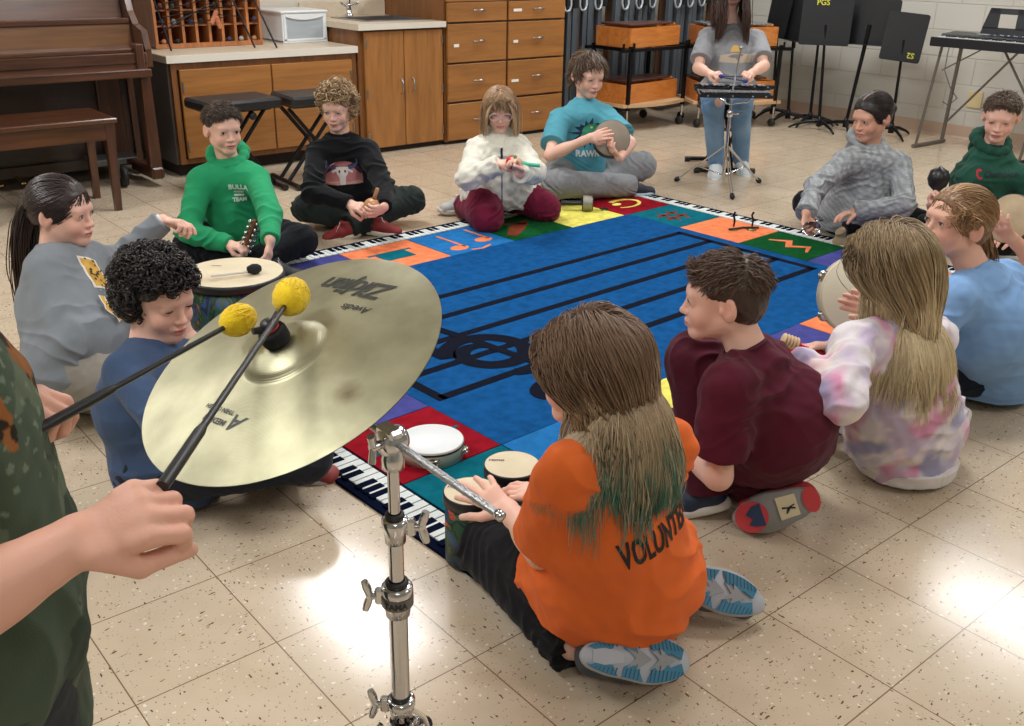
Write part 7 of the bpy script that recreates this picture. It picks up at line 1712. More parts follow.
def p_bells():
    J['bells'].update(curlR=1.3, thumbR=.9, curlL=1.3, thumbL=.9, hs=1.08)
    p = Person('girl with long dark hair seated in a grey tee shirt and ripped blue jeans', J['bells'], 'fair', h=.004).body()
    j = p.J; g = C(146, 148, 152); sh = j['shoL'] - j['shoR']
    def shirt(f):
        p.torso_f(f, grow=.020, sleeves=None, shoulder=.060); p.neckhole(f, .052, .010)
        for sd in 'LR':
            a, b = j['sho' + sd], j['elb' + sd]; e = a + (b - a) * .75; f.cone(a, e, .062, .070, .03, cut=(e, unit(b - a)))
        f.plane(j['pelvis'] + V3(0, 0, -.03), V3(0, 0, -1), V3(0, 0, -1), V3(9, 9, 2))
    s = p.garment('shirt', shirt, g, cloth_m, fold=.006, fscale=7, fdir=(.2, .3, .9), seed=124, joints=[(j['chest'], .2)]); p.collar('collar', g * .9)
    sun = [(-.03, .0)] + [(.036 * cos(a), .045 * sin(a)) for a in np.linspace(pi, 0, 12)] + [(.03, .0)]
    chest_print(p, s, [([(-.10, .0), (-.02, .012), (.10, .004), (.13, .014), (.11, -.05), (.02, -.055), (-.11, -.045)], C(190, 176, 156)), ([(x, y + .02) for x, y in sun], C(214, 176, 96)), ([(-.055, -.008), (-.02, .004), (.045, .006), (.055, -.004), (.03, -.012), (.012, -.038), (.0, -.02), (-.03, -.018)], C(134, 124, 128))], up_frac=.58, scale=.95)
    def jean(P, c):
        hole = nearest_amp(P, [(j['kneR'] + V3(-.02, -.05, .02), .035)]); w_ = np.clip(vnoise(P * np.array([1, 1, .5]), 5, 3, 2) * .5 + .5, 0, 1)[:, None]; c = C(96, 134, 172) * (1 - w_ * .5) + C(154, 182, 208) * w_ * .5
        return np.where((hole > .45)[:, None], SK['fair'] * .9 + C(200, 210, 220) * .1, c)
    p.trousers('jeans', C(90, 122, 158), m=denim_m, grow=.012, fold=.004, thigh=.086, knee=.056, ankle=.042, paint=jean)
    base = C(60, 42, 38); p.scalp('hair', base, grow=.007, seed=4)
    def colf(t_, rs, n): k = rs.rand(n, 1, 1); tt = t_[None, :, None]; return (base * (1 - tt) + C(84, 58, 48) * tt) * (.75 + .5 * k)
    p.long_hair(1500, .40, .0024, colf, wave=.12, seed=9, steps=18, thick=.014, yroot=.04, sides=3, solids=[(j['chest'] + V3(0, 0, .06), V3(.125, .10, .20), np.eye(3)), (j['neck'] + V3(0, 0, -.05), V3(.13, .09, .05), np.eye(3))], grav=.6, attract=lambda q, t_: np.repeat((p.hf * [1, 1, 0] * .30 if .25 < t_ < .6 else p.hf * 0)[None], len(q), 0))
    p.eyes(.9, C(84, 66, 50), C(70, 50, 44))
    for sd in 'RL': p.shoe(sd, C(206, 214, 218), C(220, 222, 222), length=.235, label='white and pale blue sneaker', laces=C(120, 170, 200))
    ALLP['bells'] = p

def p_camo():
    J['camo'].update(curlR=(1.25, 1.35, 1.4, 1.45), thumbR=.75, curlL=(.9, 1.2, 1.3, 1.4), thumbL=.5, hand_size=1.02, hs=1.1)
    J['camo']['no_hips'] = 0
    p = Person('person standing at the left edge in an olive camouflage shirt holding yellow mallets', J['camo'], C(226, 172, 150), h=.0032, size=1.1).body()
    j = p.J; sh = j['shoL'] - j['shoR']
    def camo(P, c):
        a, b, d = vnoise(P, 5, 31, 3), vnoise(P, 6, 32, 3), vnoise(P, 42, 33, 2); c = np.tile(C(74, 88, 72), (len(P), 1)); c[a > .25] = C(96, 108, 88); c[b > .45] = C(56, 70, 58); c[(d > .55) & (P[:, 2] > .80)] = C(112, 126, 108)
        e, f_ = vnoise(P * np.array([1, 1, .35]), 8.5, 41, 2), vnoise(P, 26, 43, 2); m_ = (e > .22) & (P[:, 2] > .84); c[m_] = C(146, 92, 48); c[m_ & (f_ > .15)] = C(44, 36, 28); return c
    def shirt(f):
        p.torso_f(f, grow=.020, sleeves=None, shoulder=.064); f.cone(j['chest'], j['pelvis'] + V3(.0, 0, -.16), .150, .170, .05, side=sh, flat=.9)
        for sd in 'LR':
            a, b = j['sho' + sd], j['elb' + sd]; e = a + (b - a) * .62; f.cone(a, e, .070, .078, .03, cut=(e, unit(b - a)))
        p.neckhole(f, .052, .010); f.plane(j['pelvis'] + V3(0, 0, -.20), V3(0, 0, -1), V3(-2, -2, -1), V3(9, 9, 2))
    s = p.garment('shirt', shirt, C(74, 88, 72), cloth_m, h=.004, fold=.007, fscale=5, fdir=(.7, .5, .4), seed=134, joints=[(j['pelvis'], .3)], paint=camo, mg=.26, crumple=.003); p.collar('collar', C(60, 70, 58))
    p.trousers('trousers', C(52, 56, 58), grow=.016, fold=.006, waist=True)
    boyhair(p, C(66, 50, 40), ld((78, 60, 48), (60, 46, 38)), n=900, length=.035, rad=.002, comb=crown, seed=12)
    for sd in 'RL': p.shoe(sd, C(60, 62, 66), C(200, 198, 192), length=.235)
    ALLP['camo'] = p

def p_edge():
    J['edge'].update(curlL=.35, spreadL=.2, curlR=.5, thumbL=.2)
    p = Person('person at the right edge in dark clothes holding a worn round hand drum', J['edge'], 'warm', h=.004).body()
    j = p.J; k = C(44, 40, 44)
    def shirt(f):
        p.torso_f(f, grow=.022, sleeves=None, shoulder=.062); p.neckhole(f, .052, .010)
        for sd in 'LR':
            a, b = j['sho' + sd], j['elb' + sd]; e = a + (b - a) * .75; f.cone(a, e, .062, .070, .03, cut=(e, unit(b - a)))
    p.garment('shirt', shirt, k, cloth_m, fold=.006, fscale=7, fdir=(.2, .3, .9), seed=144, joints=[(j['chest'], .2)]); p.trousers('jeans', C(44, 66, 104), m=denim_m, grow=.012)
    boyhair(p, C(50, 38, 32), ld((60, 46, 38), (44, 34, 28)), n=900, length=.035, rad=.002, comb=crown, seed=13); p.eyes(.8)
    for sd in 'LR': p.shoe(sd, C(30, 34, 44), C(200, 198, 190), length=.22)
    ALLP['edge'] = p
PEOPLE = [p_orange, p_maroon, p_tiedye, p_blue, p_champ, p_grey, p_teal, p_white, p_black, p_green, p_curly, p_left, p_bells, p_camo, p_edge]
for fn_ in PEOPLE: fn_()
# ------------------------------------------------------------------ cymbal and its stand
def rel(R, o): return lambda x, y, z: V3(o) + np.asarray(R) @ V3(x, y, z)
def gold_mat():
    m, nt, b = newmat('cymbal_bronze'); L = nt.links.new
    tc = N(nt, 'ShaderNodeTexCoord'); sp = N(nt, 'ShaderNodeSeparateXYZ'); L(tc.outputs['Object'], sp.inputs[0])
    cb = N(nt, 'ShaderNodeCombineXYZ'); L(sp.outputs[0], cb.inputs[0]); L(sp.outputs[1], cb.inputs[1])
    ln = N(nt, 'ShaderNodeVectorMath', operation='LENGTH'); L(cb.outputs[0], ln.inputs[0])
    mu = N(nt, 'ShaderNodeMath', operation='MULTIPLY'); L(ln.outputs['Value'], mu.inputs[0]); mu.inputs[1].default_value = 2 * pi / .0022
    sn = N(nt, 'ShaderNodeMath', operation='SINE'); L(mu.outputs[0], sn.inputs[0])
    nz = N(nt, 'ShaderNodeTexNoise'); nz.inputs['Scale'].default_value = 14; nz.inputs['Detail'].default_value = 4; L(tc.outputs['Object'], nz.inputs['Vector'])
    cr = N(nt, 'ShaderNodeValToRGB'); cr.color_ramp.elements[0].color = rgb(150, 147, 120); cr.color_ramp.elements[1].color = rgb(180, 176, 146); cr.color_ramp.elements[0].position = .3; cr.color_ramp.elements[1].position = .7
    L(nz.outputs['Fac'], cr.inputs[0])
    # an old dark thumb stain
    sb = N(nt, 'ShaderNodeVectorMath', operation='DISTANCE'); L(cb.outputs[0], sb.inputs[0]); sb.inputs[1].default_value = (.004, -.158, 0)
    n2 = N(nt, 'ShaderNodeTexNoise'); n2.inputs['Scale'].default_value = 60; L(tc.outputs['Object'], n2.inputs['Vector'])
    ad = N(nt, 'ShaderNodeMath', operation='MULTIPLY_ADD'); L(n2.outputs['Fac'], ad.inputs[0]); ad.inputs[1].default_value = .016; L(sb.outputs['Value'], ad.inputs[2])
    mr = N(nt, 'ShaderNodeMapRange'); L(ad.outputs[0], mr.inputs[0]); mr.inputs[1].default_value = .008; mr.inputs[2].default_value = .034; mr.inputs[3].default_value = .75; mr.inputs[4].default_value = 0
    mx = N(nt, 'ShaderNodeMix'); mx.data_type = 'RGBA'; L(mr.outputs[0], mx.inputs[0]); L(cr.outputs[0], mx.inputs[6]); mx.inputs[7].default_value = rgb(96, 78, 52); L(mx.outputs[2], b.inputs['Base Color'])
    b.inputs['Metallic'].default_value = .85; b.inputs['Roughness'].default_value = .40
    bp = N(nt, 'ShaderNodeBump'); bp.inputs['Strength'].default_value = .16; bp.inputs['Distance'].default_value = .0004; L(sn.outputs[0], bp.inputs['Height'])
    n3 = N(nt, 'ShaderNodeTexNoise'); n3.inputs['Scale'].default_value = 22; L(tc.outputs['Object'], n3.inputs['Vector']); b2 = N(nt, 'ShaderNodeBump'); b2.inputs['Strength'].default_value = .25; b2.inputs['Distance'].default_value = .002
    L(n3.outputs['Fac'], b2.inputs['Height']); L(bp.outputs[0], b2.inputs['Normal']); L(b2.outputs[0], b.inputs['Normal'])
    return m
CY_P, CY_N = V3(.582, 1.173, .845), unit(V3(-.439, -.014, .899))
CY_R = frame(CY_N)
def cymbal():
    rad = .2286; prof = []
    for i in range(41):
        r = rad * i / 40
        z = .0 + .020 * (1 - (r / rad) ** 1.7)
        if r < .062: z = .0215 * (1 - (.062 / rad) ** 1.7) + .021 * math.sqrt(max(0, 1 - (r / .064) ** 2)) - .0035
        prof.append((max(r, .006), z))
    top = prof[::-1]; bot = [(r, z - .0012) for r, z in prof]
    mb = MB(); mb.lathe(bot[::-1][::-1], n=128); mb.lathe([(r, z) for r, z in top], n=128)
    # build in local coordinates so the turned grooves follow the centre
    me_o = mb.build('cymbal', gold_mat()); M = Matrix(np.vstack([np.column_stack([CY_R, CY_P]), [0, 0, 0, 1]]).tolist()); me_o.matrix_world = M
    tag(me_o, 'large bronze crash cymbal tilted on its chrome stand in the foreground', 'cymbal')
    ink = mat('cymbal_ink', rgb(44, 46, 40), .5)
    def word(txt, size, cx, cy, ang, shear=.25, bold=.0005, sp=1.0, sy=1.0):
        v, t = text_arrays(txt, size, shear, bold, sp); c, s_ = cos(ang), sin(ang); out = []
        for x, y, *_ in v:
            y *= sy; X, Y = cx + c * x - s_ * y, cy + s_ * x + c * y; r = math.hypot(X, Y); out.append((X, Y, .020 * (1 - (r / rad) ** 1.7) + .0007))
        o = np_mesh('lettering', np.array(out), t, ink, me_o, smooth=False); o.matrix_parent_inverse = Matrix.Identity(4)
    a = math.atan2(.133, -.037)
    word('Zildjian', .052, .150, .030, a, .35, .0012, .90, 1.0); word('Avedis', .020, .116, -.020, a, .3, .0003, 1.0)
    b_ = math.atan2(.081, -.019) + 0
    word('A', .036, -.118, -.058, b_, .35, .0006); word('MEDIUM', .0125, -.134, -.018, b_, 0, .0004); word('THIN CRASH', .0105, -.118, -.008, b_, 0, .0003)
    # the swash of the big initial
    sw = [(.172, -.050), (.158, -.066), (.130, -.070)]; 
cymbal()
def cymbal_stand():
    t = thing('cymbal_stand', 'chrome boom cymbal stand with wing nuts in the foreground', 'cymbal stand', (.611, .960, 0))
    K = V3(.611, .960, .797); x, y = K[0], K[1]; dk = mat('dark_nylon', rgb(34, 34, 36), .5)
    MB().tube([(x, y, .60), (x, y, .785)], .0080, 20).build('upper_tube', chrome, t)
    MB().tube([(x, y, .44), (x, y, .66)], .0105, 20).build('middle_tube', chrome, t)
    MB().tube([(x, y, .20), (x, y, .57)], .0135, 20).build('lower_tube', chrome, t)
    def clamp(z0, z1, r, side, nm):
        c = MB().lathe([(r * .8, z0), (r * 1.05, z0 + .002), (r * 1.12, (z0 + z1) / 2), (r * 1.35, z1 - .012), (r * 1.35, z1 - .003), (r * 1.1, z1), (r * .7, z1)], (np.eye(3), V3(x, y, 0)), 24).build(nm, chrome, t)
        d = V3(cos(side), sin(side), 0); o = V3(x, y, (z0 + z1) / 2 + .006)
        MB().cyl(o + d * r, o + d * (r + .020), .0058, n=12).box(o + d * (r + .008), (.014, .012, .026), frame(V3(0, 0, 1), d), bev=.003).build('clamp_lug', chrome, c)
        e = o + d * (r + .022); w_ = MB(); R = frame(V3(0, 0, 1), d)
        w_.box(e, (.012, .012, .014), R, bev=.004); 
        for sg in (-1, 1): w_.tube([e, e + V3(0, 0, sg * .014) + d * .004, e + V3(0, 0, sg * .024) + d * .007], [.005, .0065, .005], 10)
        w_.build('wing_nut', chrome, c)
        MB().lathe([(r * .75, z1), (r * .98, z1 + .001), (r * .98, z1 + .006), (r * .7, z1 + .008)], (np.eye(3), V3(x, y, 0)), 20).build('nylon_bushing', dk, c); return c
    camr = -.70
    clamp(.640, .680, .0135, camr, 'height_clamp')
    c = clamp(.520, .572, .0165, camr + pi, 'height_clamp')
    bg = MB().lathe([(.0222, .540), (.0228, .541), (.0228, .556), (.0222, .557)], (np.eye(3), V3(x, y, 0)), 28).build('name_band', mat('band_steel', rgb(120, 120, 122), .35, .9), c)
    v, tr = text_arrays('TAMA', .0125, 0, .0006); fc = math.atan2(-.763, -.646); out = []
    for q in v: a_ = fc + q[0] / .023; out.append((x + cos(a_) * .0233, y + sin(a_) * .0233, .5485 + q[1]))
    np_mesh('lettering', np.array(out), tr, mat('band_ink', rgb(28, 28, 30), .5), bg, smooth=False)
    c3 = clamp(.335, .372, .0155, camr + pi, 'base_clamp')
    MB().lathe([(.02, .250), (.03, .252), (.03, .30), (.022, .305), (.018, .33)], (np.eye(3), V3(x, y, 0)), 24).build('leg_hub', chrome, t)
    for k in range(3):
        a_ = fc + pi / 3 + k * 2 * pi / 3; d = V3(cos(a_), sin(a_), 0); sd = V3(-d[1], d[0], 0)
        l = MB()
        for sg in (-1, 1): l.tube([V3(x, y, .325) + d * .028 + sd * sg * .010, V3(x, y, .15) + d * .20 + sd * sg * .010, V3(x, y, .022) + d * .31 + sd * sg * .007], .0052, 10)
        l.tube([V3(x, y, .12) + d * .014, V3(x, y, .15) + d * .20], .005, 8).build('leg', chrome, t)
        MB().lathe([(0, -.022), (.014, -.018), (.016, 0), (.012, .018), (0, .02)], (frame(unit(V3(d[0], d[1], -.9))), V3(x, y, .024) + d * .315), 14).build('rubber_foot', rubber, t)
    # tilter, boom rod and cymbal spindle
    B0 = CY_P - CY_N * .030; dr = unit(K - B0)
    tl = MB(); ts = frame(unit(np.cross(dr, V3(0, 0, 1))), dr)
    tl.lathe([(.004, -.018), (.017, -.016), (.019, -.010), (.019, .010), (.017, .016), (.004, .018)], (frame(ts[:, 2]), K + V3(0, 0, .0)), 26)
    tl.lathe([(.012, .755), (.0155, .757), (.0150, .772), (.011, .787)], (np.eye(3), V3(x, y, 0)), 20); tl.build('tilter', chrome, t)
    tk = MB(); tk.box(K + ts[:, 2] * .004 + V3(0, 0, .012), (.034, .020, .022), ts, bev=.004); tk.tube([K + ts[:, 2] * .016, K + ts[:, 2] * .034], .006, 12)
    for sg in (-1, 1): tk.tube([K + ts[:, 2] * .030, K + ts[:, 2] * .036 + V3(0, 0, sg * .020) + dr * .004], [.005, .0055], 10)
    tk.build('boom_clamp', chrome, t)
    tip = K + dr * .205; rod = MB().tube([B0 + dr * .012, tip], .0050, 16)
    for i in range(9): q = K + dr * (.03 + .019 * i); rod.lathe([(.005, -.0012), (.0056, -.0008), (.0056, .0008), (.005, .0012)], (frame(dr), q), 14)
    rod.build('boom_rod', mat('knurled_steel', rgb(176, 178, 180), .3, .9, bump=.6, bscale=500), t)
    MB().lathe([(.0, -.006), (.0065, -.005), (.0065, .004), (.0, .006)], (frame(dr), tip), 14).build('boom_end_cap', chrome, t)
    MB().tube([B0, CY_P + CY_N * .070], .0042, 12).build('spindle', steel, t)
    MB().lathe([(.010, -.02), (.015, -.018), (.016, -.002), (.008, .0)], (CY_R, B0 - CY_N * .0), 18).build('spindle_joint', chrome, t)
    feltm = mat('black_felt', rgb(30, 30, 33), .95, bump=.8, bscale=300)
    MB().lathe([(.0, .037), (.019, .0375), (.0205, .042), (.0205, .056), (.0185, .060), (.0, .060)], (CY_R, CY_P), 28).build('felt', feltm, t)
    wn = MB().lathe([(.0, .060), (.012, .060), (.013, .066), (.009, .074), (.0, .075)], (CY_R, CY_P), 20)
    for sg in (-1, 1): wn.tube([CY_P + CY_N * .066 + CY_R[:, 0] * sg * .008, CY_P + CY_N * .074 + CY_R[:, 0] * sg * .022], [.006, .0048], 10)
    wn.build('wing_nut', mat('black_nylon', rgb(26, 26, 28), .4), t)
    MB().lathe([(.0125, .0605), (.014, .061), (.014, .0645), (.0125, .065)], (CY_R, CY_P), 20).build('red_washer', mat('red_nylon', rgb(180, 50, 60), .5), t)
cymbal_stand()
# ------------------------------------------------------------------ yarn mallets
yarn = mat('yellow_yarn', rgb(246, 208, 30), .95, bump=1.0, bscale=220, var=.12, vscale=70, sheen=.2)
def yarn_mallet(a, b, label, rh=.0215, grip=.10):
    t = thing('yarn_mallet', label, 'mallet', tuple(V3(a)), 'yellow yarn mallets held over the cymbal'); a, b = V3(a), V3(b); d = unit(b - a)
    MB().tube([a, b], [.0046, .0036], 12).build('shaft', mat('graphite_shaft', rgb(36, 37, 40), .35), t)
    MB().tube([a - d * .012, a + d * grip * .9, a + d * grip], [.0068, .0066, .0050], 12).build('grip', blackp, t)
    R = frame(d); vs = []; na, nb = 28, 20
    for i in range(nb + 1):
        th = pi * i / nb
        for k in range(na): ph = 2 * pi * k / na; r = 1 + .03 * math.sin(ph * 9 + th * 7); vs.append(b + R @ V3(rh * r * sin(th) ** .9 * cos(ph), rh * r * sin(th) ** .9 * sin(ph), -rh * 1.36 * cos(th)))
    fs = [(i * na + k, i * na + (k + 1) % na, (i + 1) * na + (k + 1) % na, (i + 1) * na + k) for i in range(nb) for k in range(na)]
    mb = MB(); mb._add(vs, fs, True); h = mb.build('yarn_head', yarn, t)
    rs = np.random.RandomState(int(rh * 1e5)); 
    for j_ in range(14):
        n0 = unit(rs.normal(size=3)); u = unit(np.cross(n0, d + .01)); w_ = np.cross(n0, u); pts = []
        for k in range(15):
            q = (u * cos(k * .45) + w_ * sin(k * .45)); l = R.T @ q; pts.append(b + R @ (V3(l[0], l[1], l[2] * 1.25) * (rh * 1.015)))
        MB().tube(pts, .0011, 5).build('yarn_wrap', yarn, h)
pc = ALLP['camo']
yarn_mallet((.292, .882, .887), tuple(CY_P + CY_R @ V3(.056, .026, .066)), 'yellow yarn mallet held nearest the cymbal centre, over the black felt', .0255)
yarn_mallet((.246, 1.132, .864), tuple(CY_P + CY_R @ V3(-.013, .082, .055)), 'yellow yarn mallet farther back, its shaft crossing the left edge of the cymbal', .0225)
# ------------------------------------------------------------------ drums and small percussion
skinhead = mat('drum_skin', rgb(214, 200, 170), .7, bump=.2, bscale=60, var=.08, vscale=9); whitehead = mat('white_drumhead', rgb(232, 236, 238), .4); jingle = mat('jingle_steel', rgb(190, 188, 182), .25, 1.0)
def frame_drum(c, n, r, depth_, label, headm, shellm, jingles=5, name='tambourine', cat='tambourine', x=None, hoop=None):
    R = frame(n, x); c = V3(c); t = thing(name, label, cat, tuple(c))
    MB().lathe([(r * .93, -depth_), (r, -depth_), (r * 1.0, -.002), (r * .985, 0), (r * .93, -.001), (r * .93, -depth_)], (R, c), 48).build('shell', shellm, t)
    MB().lathe([(0, .0012), (r * .96, .0012), (r * .995, -.002), (r * 1.004, -.006)][::-1], (R, c), 48).build('head', headm, t)
    if hoop: MB().lathe([(r * 1.0, -.012), (r * 1.02, -.011), (r * 1.02, -.006), (r * 1.0, -.005)], (R, c), 48).build('hoop', hoop, t)
    for k in range(jingles):
        a = 2 * pi * (k + .3) / jingles; d = R @ V3(cos(a), sin(a), 0)
        for dz in (-.006, .006): MB().lathe([(0, -.002), (.012, -.002), (.019, .0), (.012, .0006), (.004, .003), (0, .003)], (frame(R[:, 2], d), c + d * r * .985 - R[:, 2] * (depth_ * .5 + dz)), 16).build('jingle', jingle, t)
        MB().cyl(c + d * r * .985 - R[:, 2] * depth_ * .15, c + d * r * .985 - R[:, 2] * depth_ * .9, .0012, n=6).build('jingle_pin', jingle, t)
    return t
frame_drum((1.462, 2.085, .064), V3(0, 0, 1), .095, .050, 'white headed tambourine with steel jingles lying on the red rug square', whitehead, mat('pale_shell', rgb(206, 196, 176), .5), 5, hoop=blackp)
pb = ALLP['blue']; nb_ = unit(V3(-.58, -.72, .30)); cb_ = V3(2.66, 1.49, .420)
frame_drum(tuple(cb_), nb_, .122, .045, 'cream headed tambourine held upright by the girl in light blue', mat('cream_head', rgb(218, 212, 190), .5, var=.05), mat('cream_shell', rgb(196, 184, 160), .5), 6)
def tubano(c, r, h, label, seed, headr=None):
    """tube drum with a painted rainforest wrap"""
    t = thing('tube_drum', label, 'drum', tuple(c)); c = V3(c)
    m, nt, b = newmat('painted_wrap_%d' % seed); L = nt.links.new; tc = N(nt, 'ShaderNodeTexCoord'); mp = N(nt, 'ShaderNodeMapping'); mp.inputs['Location'].default_value = (seed * 3.1, seed, 0); mp.inputs['Scale'].default_value = (1, 1, .6); L(tc.outputs['Object'], mp.inputs[0])
    nz = N(nt, 'ShaderNodeTexNoise'); nz.inputs['Scale'].default_value = 13; nz.inputs['Detail'].default_value = 3; nz.inputs['Distortion'].default_value = 1.8; L(mp.outputs[0], nz.inputs['Vector'])
    cr = N(nt, 'ShaderNodeValToRGB'); cr.color_ramp.interpolation = 'CONSTANT'; e = cr.color_ramp.elements
    e[0].position = 0; e[0].color = rgb(20, 34, 60); e[1].position = .36; e[1].color = rgb(28, 70, 120)
    for p_, c_ in ((.43, rgb(30, 74, 44)), (.50, rgb(22, 32, 36)), (.54, rgb(52, 100, 46)), (.58, rgb(170, 40, 44)), (.62, rgb(206, 96, 52)), (.67, rgb(60, 40, 90)), (.72, rgb(214, 160, 50))): q = e.new(p_); q.color = c_
    L(nz.outputs['Fac'], cr.inputs[0]); L(cr.outputs[0], b.inputs['Base Color']); b.inputs['Roughness'].default_value = .45
    MB().lathe([(r * .90, 0), (r * .96, 0), (r * .96, h - .02), (r * .9, h - .02)], (np.eye(3), c), 40).build('shell', m, t)
    MB().lathe([(r * .97, h - .030), (r * 1.02, h - .028), (r * 1.02, h - .004), (r * .99, h), (r * .95, h - .001)], (np.eye(3), c), 40).build('rim', blackp, t)
    MB().lathe([(r * .99, h - .0005), (r * .9, h + .001), (0, h + .001)], (np.eye(3), c), 40).build('head', skinhead, t)
    v, tr = text_arrays('remo', .018, .2, .0004); np_mesh('printed_mark', np.array([(c[0] + q[0] * .76 - q[1] * -.64 - .02, c[1] - q[0] * .64 + q[1] * .76 + r * .55, c[2] + h + .002) for q in v]), tr, mat('mark_ink', rgb(96, 84, 64), .6), t, smooth=False)
    return t
tubano((1.235, 1.600, .012), .066, .185, 'smaller painted tube drum at the rug corner under the left hand', 1)
tubano((1.395, 1.640, .012), .070, .185, 'painted tube drum standing beside the smaller one nearer the rug centre', 2)
tubano((1.44, 3.31, .012), .185, .25, 'large painted gathering drum with a pale wooden looking head', 3)
tag(MB().tube([(1.335, 3.26, .279), (1.475, 3.235, .276)], .0055, 8).build('drum_mallet', mat('pale_dowel', rgb(220, 214, 204), .5)), 'mallet with dark head lying on the large drum', 'mallet')
MB().lathe([(0, -.028), (.012, -.026), (.020, -.006), (.018, .012), (.010, .024), (0, .026)], (frame(V3(1, -.17, 0)), V3(1.490, 3.232, .283)), 18).build('mallet_head', mat('dark_mallet_felt', rgb(28, 28, 32), .9), bpy.data.objects['drum_mallet'])
# sleigh bells on a wooden stick, green hoodie boy
def sleigh(c, d):
    t = thing('sleigh_bells', 'wooden stick of silver sleigh bells in the hand of the boy in green', 'sleigh bells', tuple(c)); c, d = V3(c), unit(V3(d)); R = frame(d)
    MB().box(c + d * .085, (.030, .022, .17), R, bev=.006).build('stick', wood('bell_stick', rgb(104, 60, 36), rgb(136, 84, 54), .4, 2, 8), t)
    for i in range(6):
        for a in (0, pi / 2, pi, 1.5 * pi):
            q = c + d * (.025 + .026 * i) + R @ V3(cos(a) * .026, sin(a) * .021, 0)
            MB().lathe([(.0095 * sin(th), -.0095 * cos(th)) for th in np.linspace(.05, pi - .05, 7)], (R, q), 10).build('bell', jingle, t)
    return t
gr = ALLP['green'].J; sleigh(gr['gripR'] - V3(0, 0, .03), V3(.42, -.10, .90))
# white fleece girl: a painted maraca, pointing to her left
def maraca(c, d, label, cols, r=.034, L_=.11):
    t = thing('maraca', label, 'maraca', tuple(c)); c, d = V3(c), unit(V3(d)); R = frame(d)
    MB().lathe([(0, -.012), (.011, -.010), (.0095, 0), (.010, L_ * .7), (.014, L_)], (R, c), 18).build('handle', mat('mar_h_%d' % int(cols[0][0] * 99), cols[0], .4), t)
    MB().lathe([(.014, L_), (r * .8, L_ + r * .5), (r, L_ + r * 1.15), (r * .8, L_ + r * 1.9), (0, L_ + r * 2.35)], (R, c), 24).build('shaker_head', mat('mar_b_%d' % int(cols[1][0] * 99), cols[1], .35), t)
    if len(cols) > 2: MB().lathe([(r * .95, L_ + r * .9), (r * 1.03, L_ + r * 1.1), (r * .96, L_ + r * 1.4)], (R, c), 24).build('painted_band', mat('mar_c_%d' % int(cols[2][1] * 99), cols[2], .4), t)
    return t
w = ALLP['white'].J; gw = (w['gripR'] + w['gripL']) / 2; dm_ = unit(V3(.763, -.646, -.10))
t = maraca(gw + dm_ * .125 + V3(0, 0, .012), -dm_, 'painted maraca with red end, green band and mint handle held by the girl with glasses', [rgb(80, 190, 160), rgb(196, 160, 120), rgb(50, 110, 60)], r=.036, L_=.075)
MB().lathe([(.0, .0), (.020, .003), (.031, .018), (.036, .034)][::-1], (frame(dm_), gw + dm_ * .125 + V3(0, 0, .012) - dm_ * (.075 + .036 * 2.37)), 20).build('red_end', mat('maraca_red', rgb(190, 40, 44), .35), t)
# black sweatshirt boy: round tan gourd shaker
bkj = ALLP['black'].J; gb = (bkj['gripR'] + bkj['gripL']) / 2 + V3(.01, -.03, .02)
t = thing('gourd_shaker', 'tan gourd shaker between the hands of the boy in black', 'shaker', tuple(gb)); MB().lathe([(.040 * sin(a), -.042 * cos(a)) for a in np.linspace(.05, pi - .05, 14)], (frame(V3(.3, -.2, 1)), gb), 24).build('gourd', wood('gourd_skin', rgb(176, 120, 76), rgb(212, 164, 116), .4, 2, 9), t)
MB().lathe([(.0, .036), (.012, .038), (.009, .05), (.010, .095), (.0, .098)], (frame(V3(.3, -.2, 1)), gb), 16).build('handle', wood('gourd_handle', rgb(150, 96, 60), rgb(190, 140, 96), .4, 2, 9), t)
# teal boy: hand drum
tj = ALLP['teal'].J; 
frame_drum(tuple(TEALDRUM), V3(-.56, -.70, .40), .105, .060, 'round hand drum with brown head on the lap of the boy in teal', mat('brown_head', rgb(140, 128, 112), .7, bump=.4, bscale=70, var=.08, vscale=14), mat('dark_drum_shell', rgb(38, 34, 36), .5), 0, name='hand_drum', cat='drum')
# grey hoodie girl: pair of steel castanets / finger cymbal
gj = ALLP['grey'].J; t = thing('metal_castanet', 'shiny steel hand castanet in the hand of the girl in the grey hoodie', 'castanet', tuple(gj['gripR'])); 
for sg in (0, 1): MB().lathe([(.0, .0), (.030, .004), (.040, .012), (.041, .013), (.030, .006), (.0, .002)], (frame(V3(-.5, -.5, .7 - 1.2 * sg)), gj['gripR'] + V3(-.01, -.02, -.02 + .025 * sg)), 24).build('steel_cup', chrome, t)
MB().box(gj['gripR'] + V3(.03, -.03, .03), (.05, .03, .012), frame(V3(.2, -.5, .8)), bev=.004).build('clasp', chrome, t)
# champion boy: black maraca
cj = ALLP['champ'].J; maraca(cj['gripR'] - V3(0, 0, .05), V3(.05, .05, 1), 'black maraca held upright by the boy in the dark green hoodie', [rgb(20, 20, 22), rgb(22, 22, 25)], r=.052, L_=.075)
# neighbour at the edge: worn round drum
ej = ALLP['edge'].J
frame_drum(tuple((ej['wriL'] + ej['wriR']) / 2 + V3(-.06, .01, .03)), V3(-.98, .22, .25), .095, .05, 'worn tan hand drum with brown rim held at the right edge of the circle', mat('worn_head', rgb(176, 156, 126), .8, bump=.4, bscale=50, var=.15, vscale=12), mat('brown_shell', rgb(92, 66, 44), .5), 0, name='hand_drum', cat='drum')
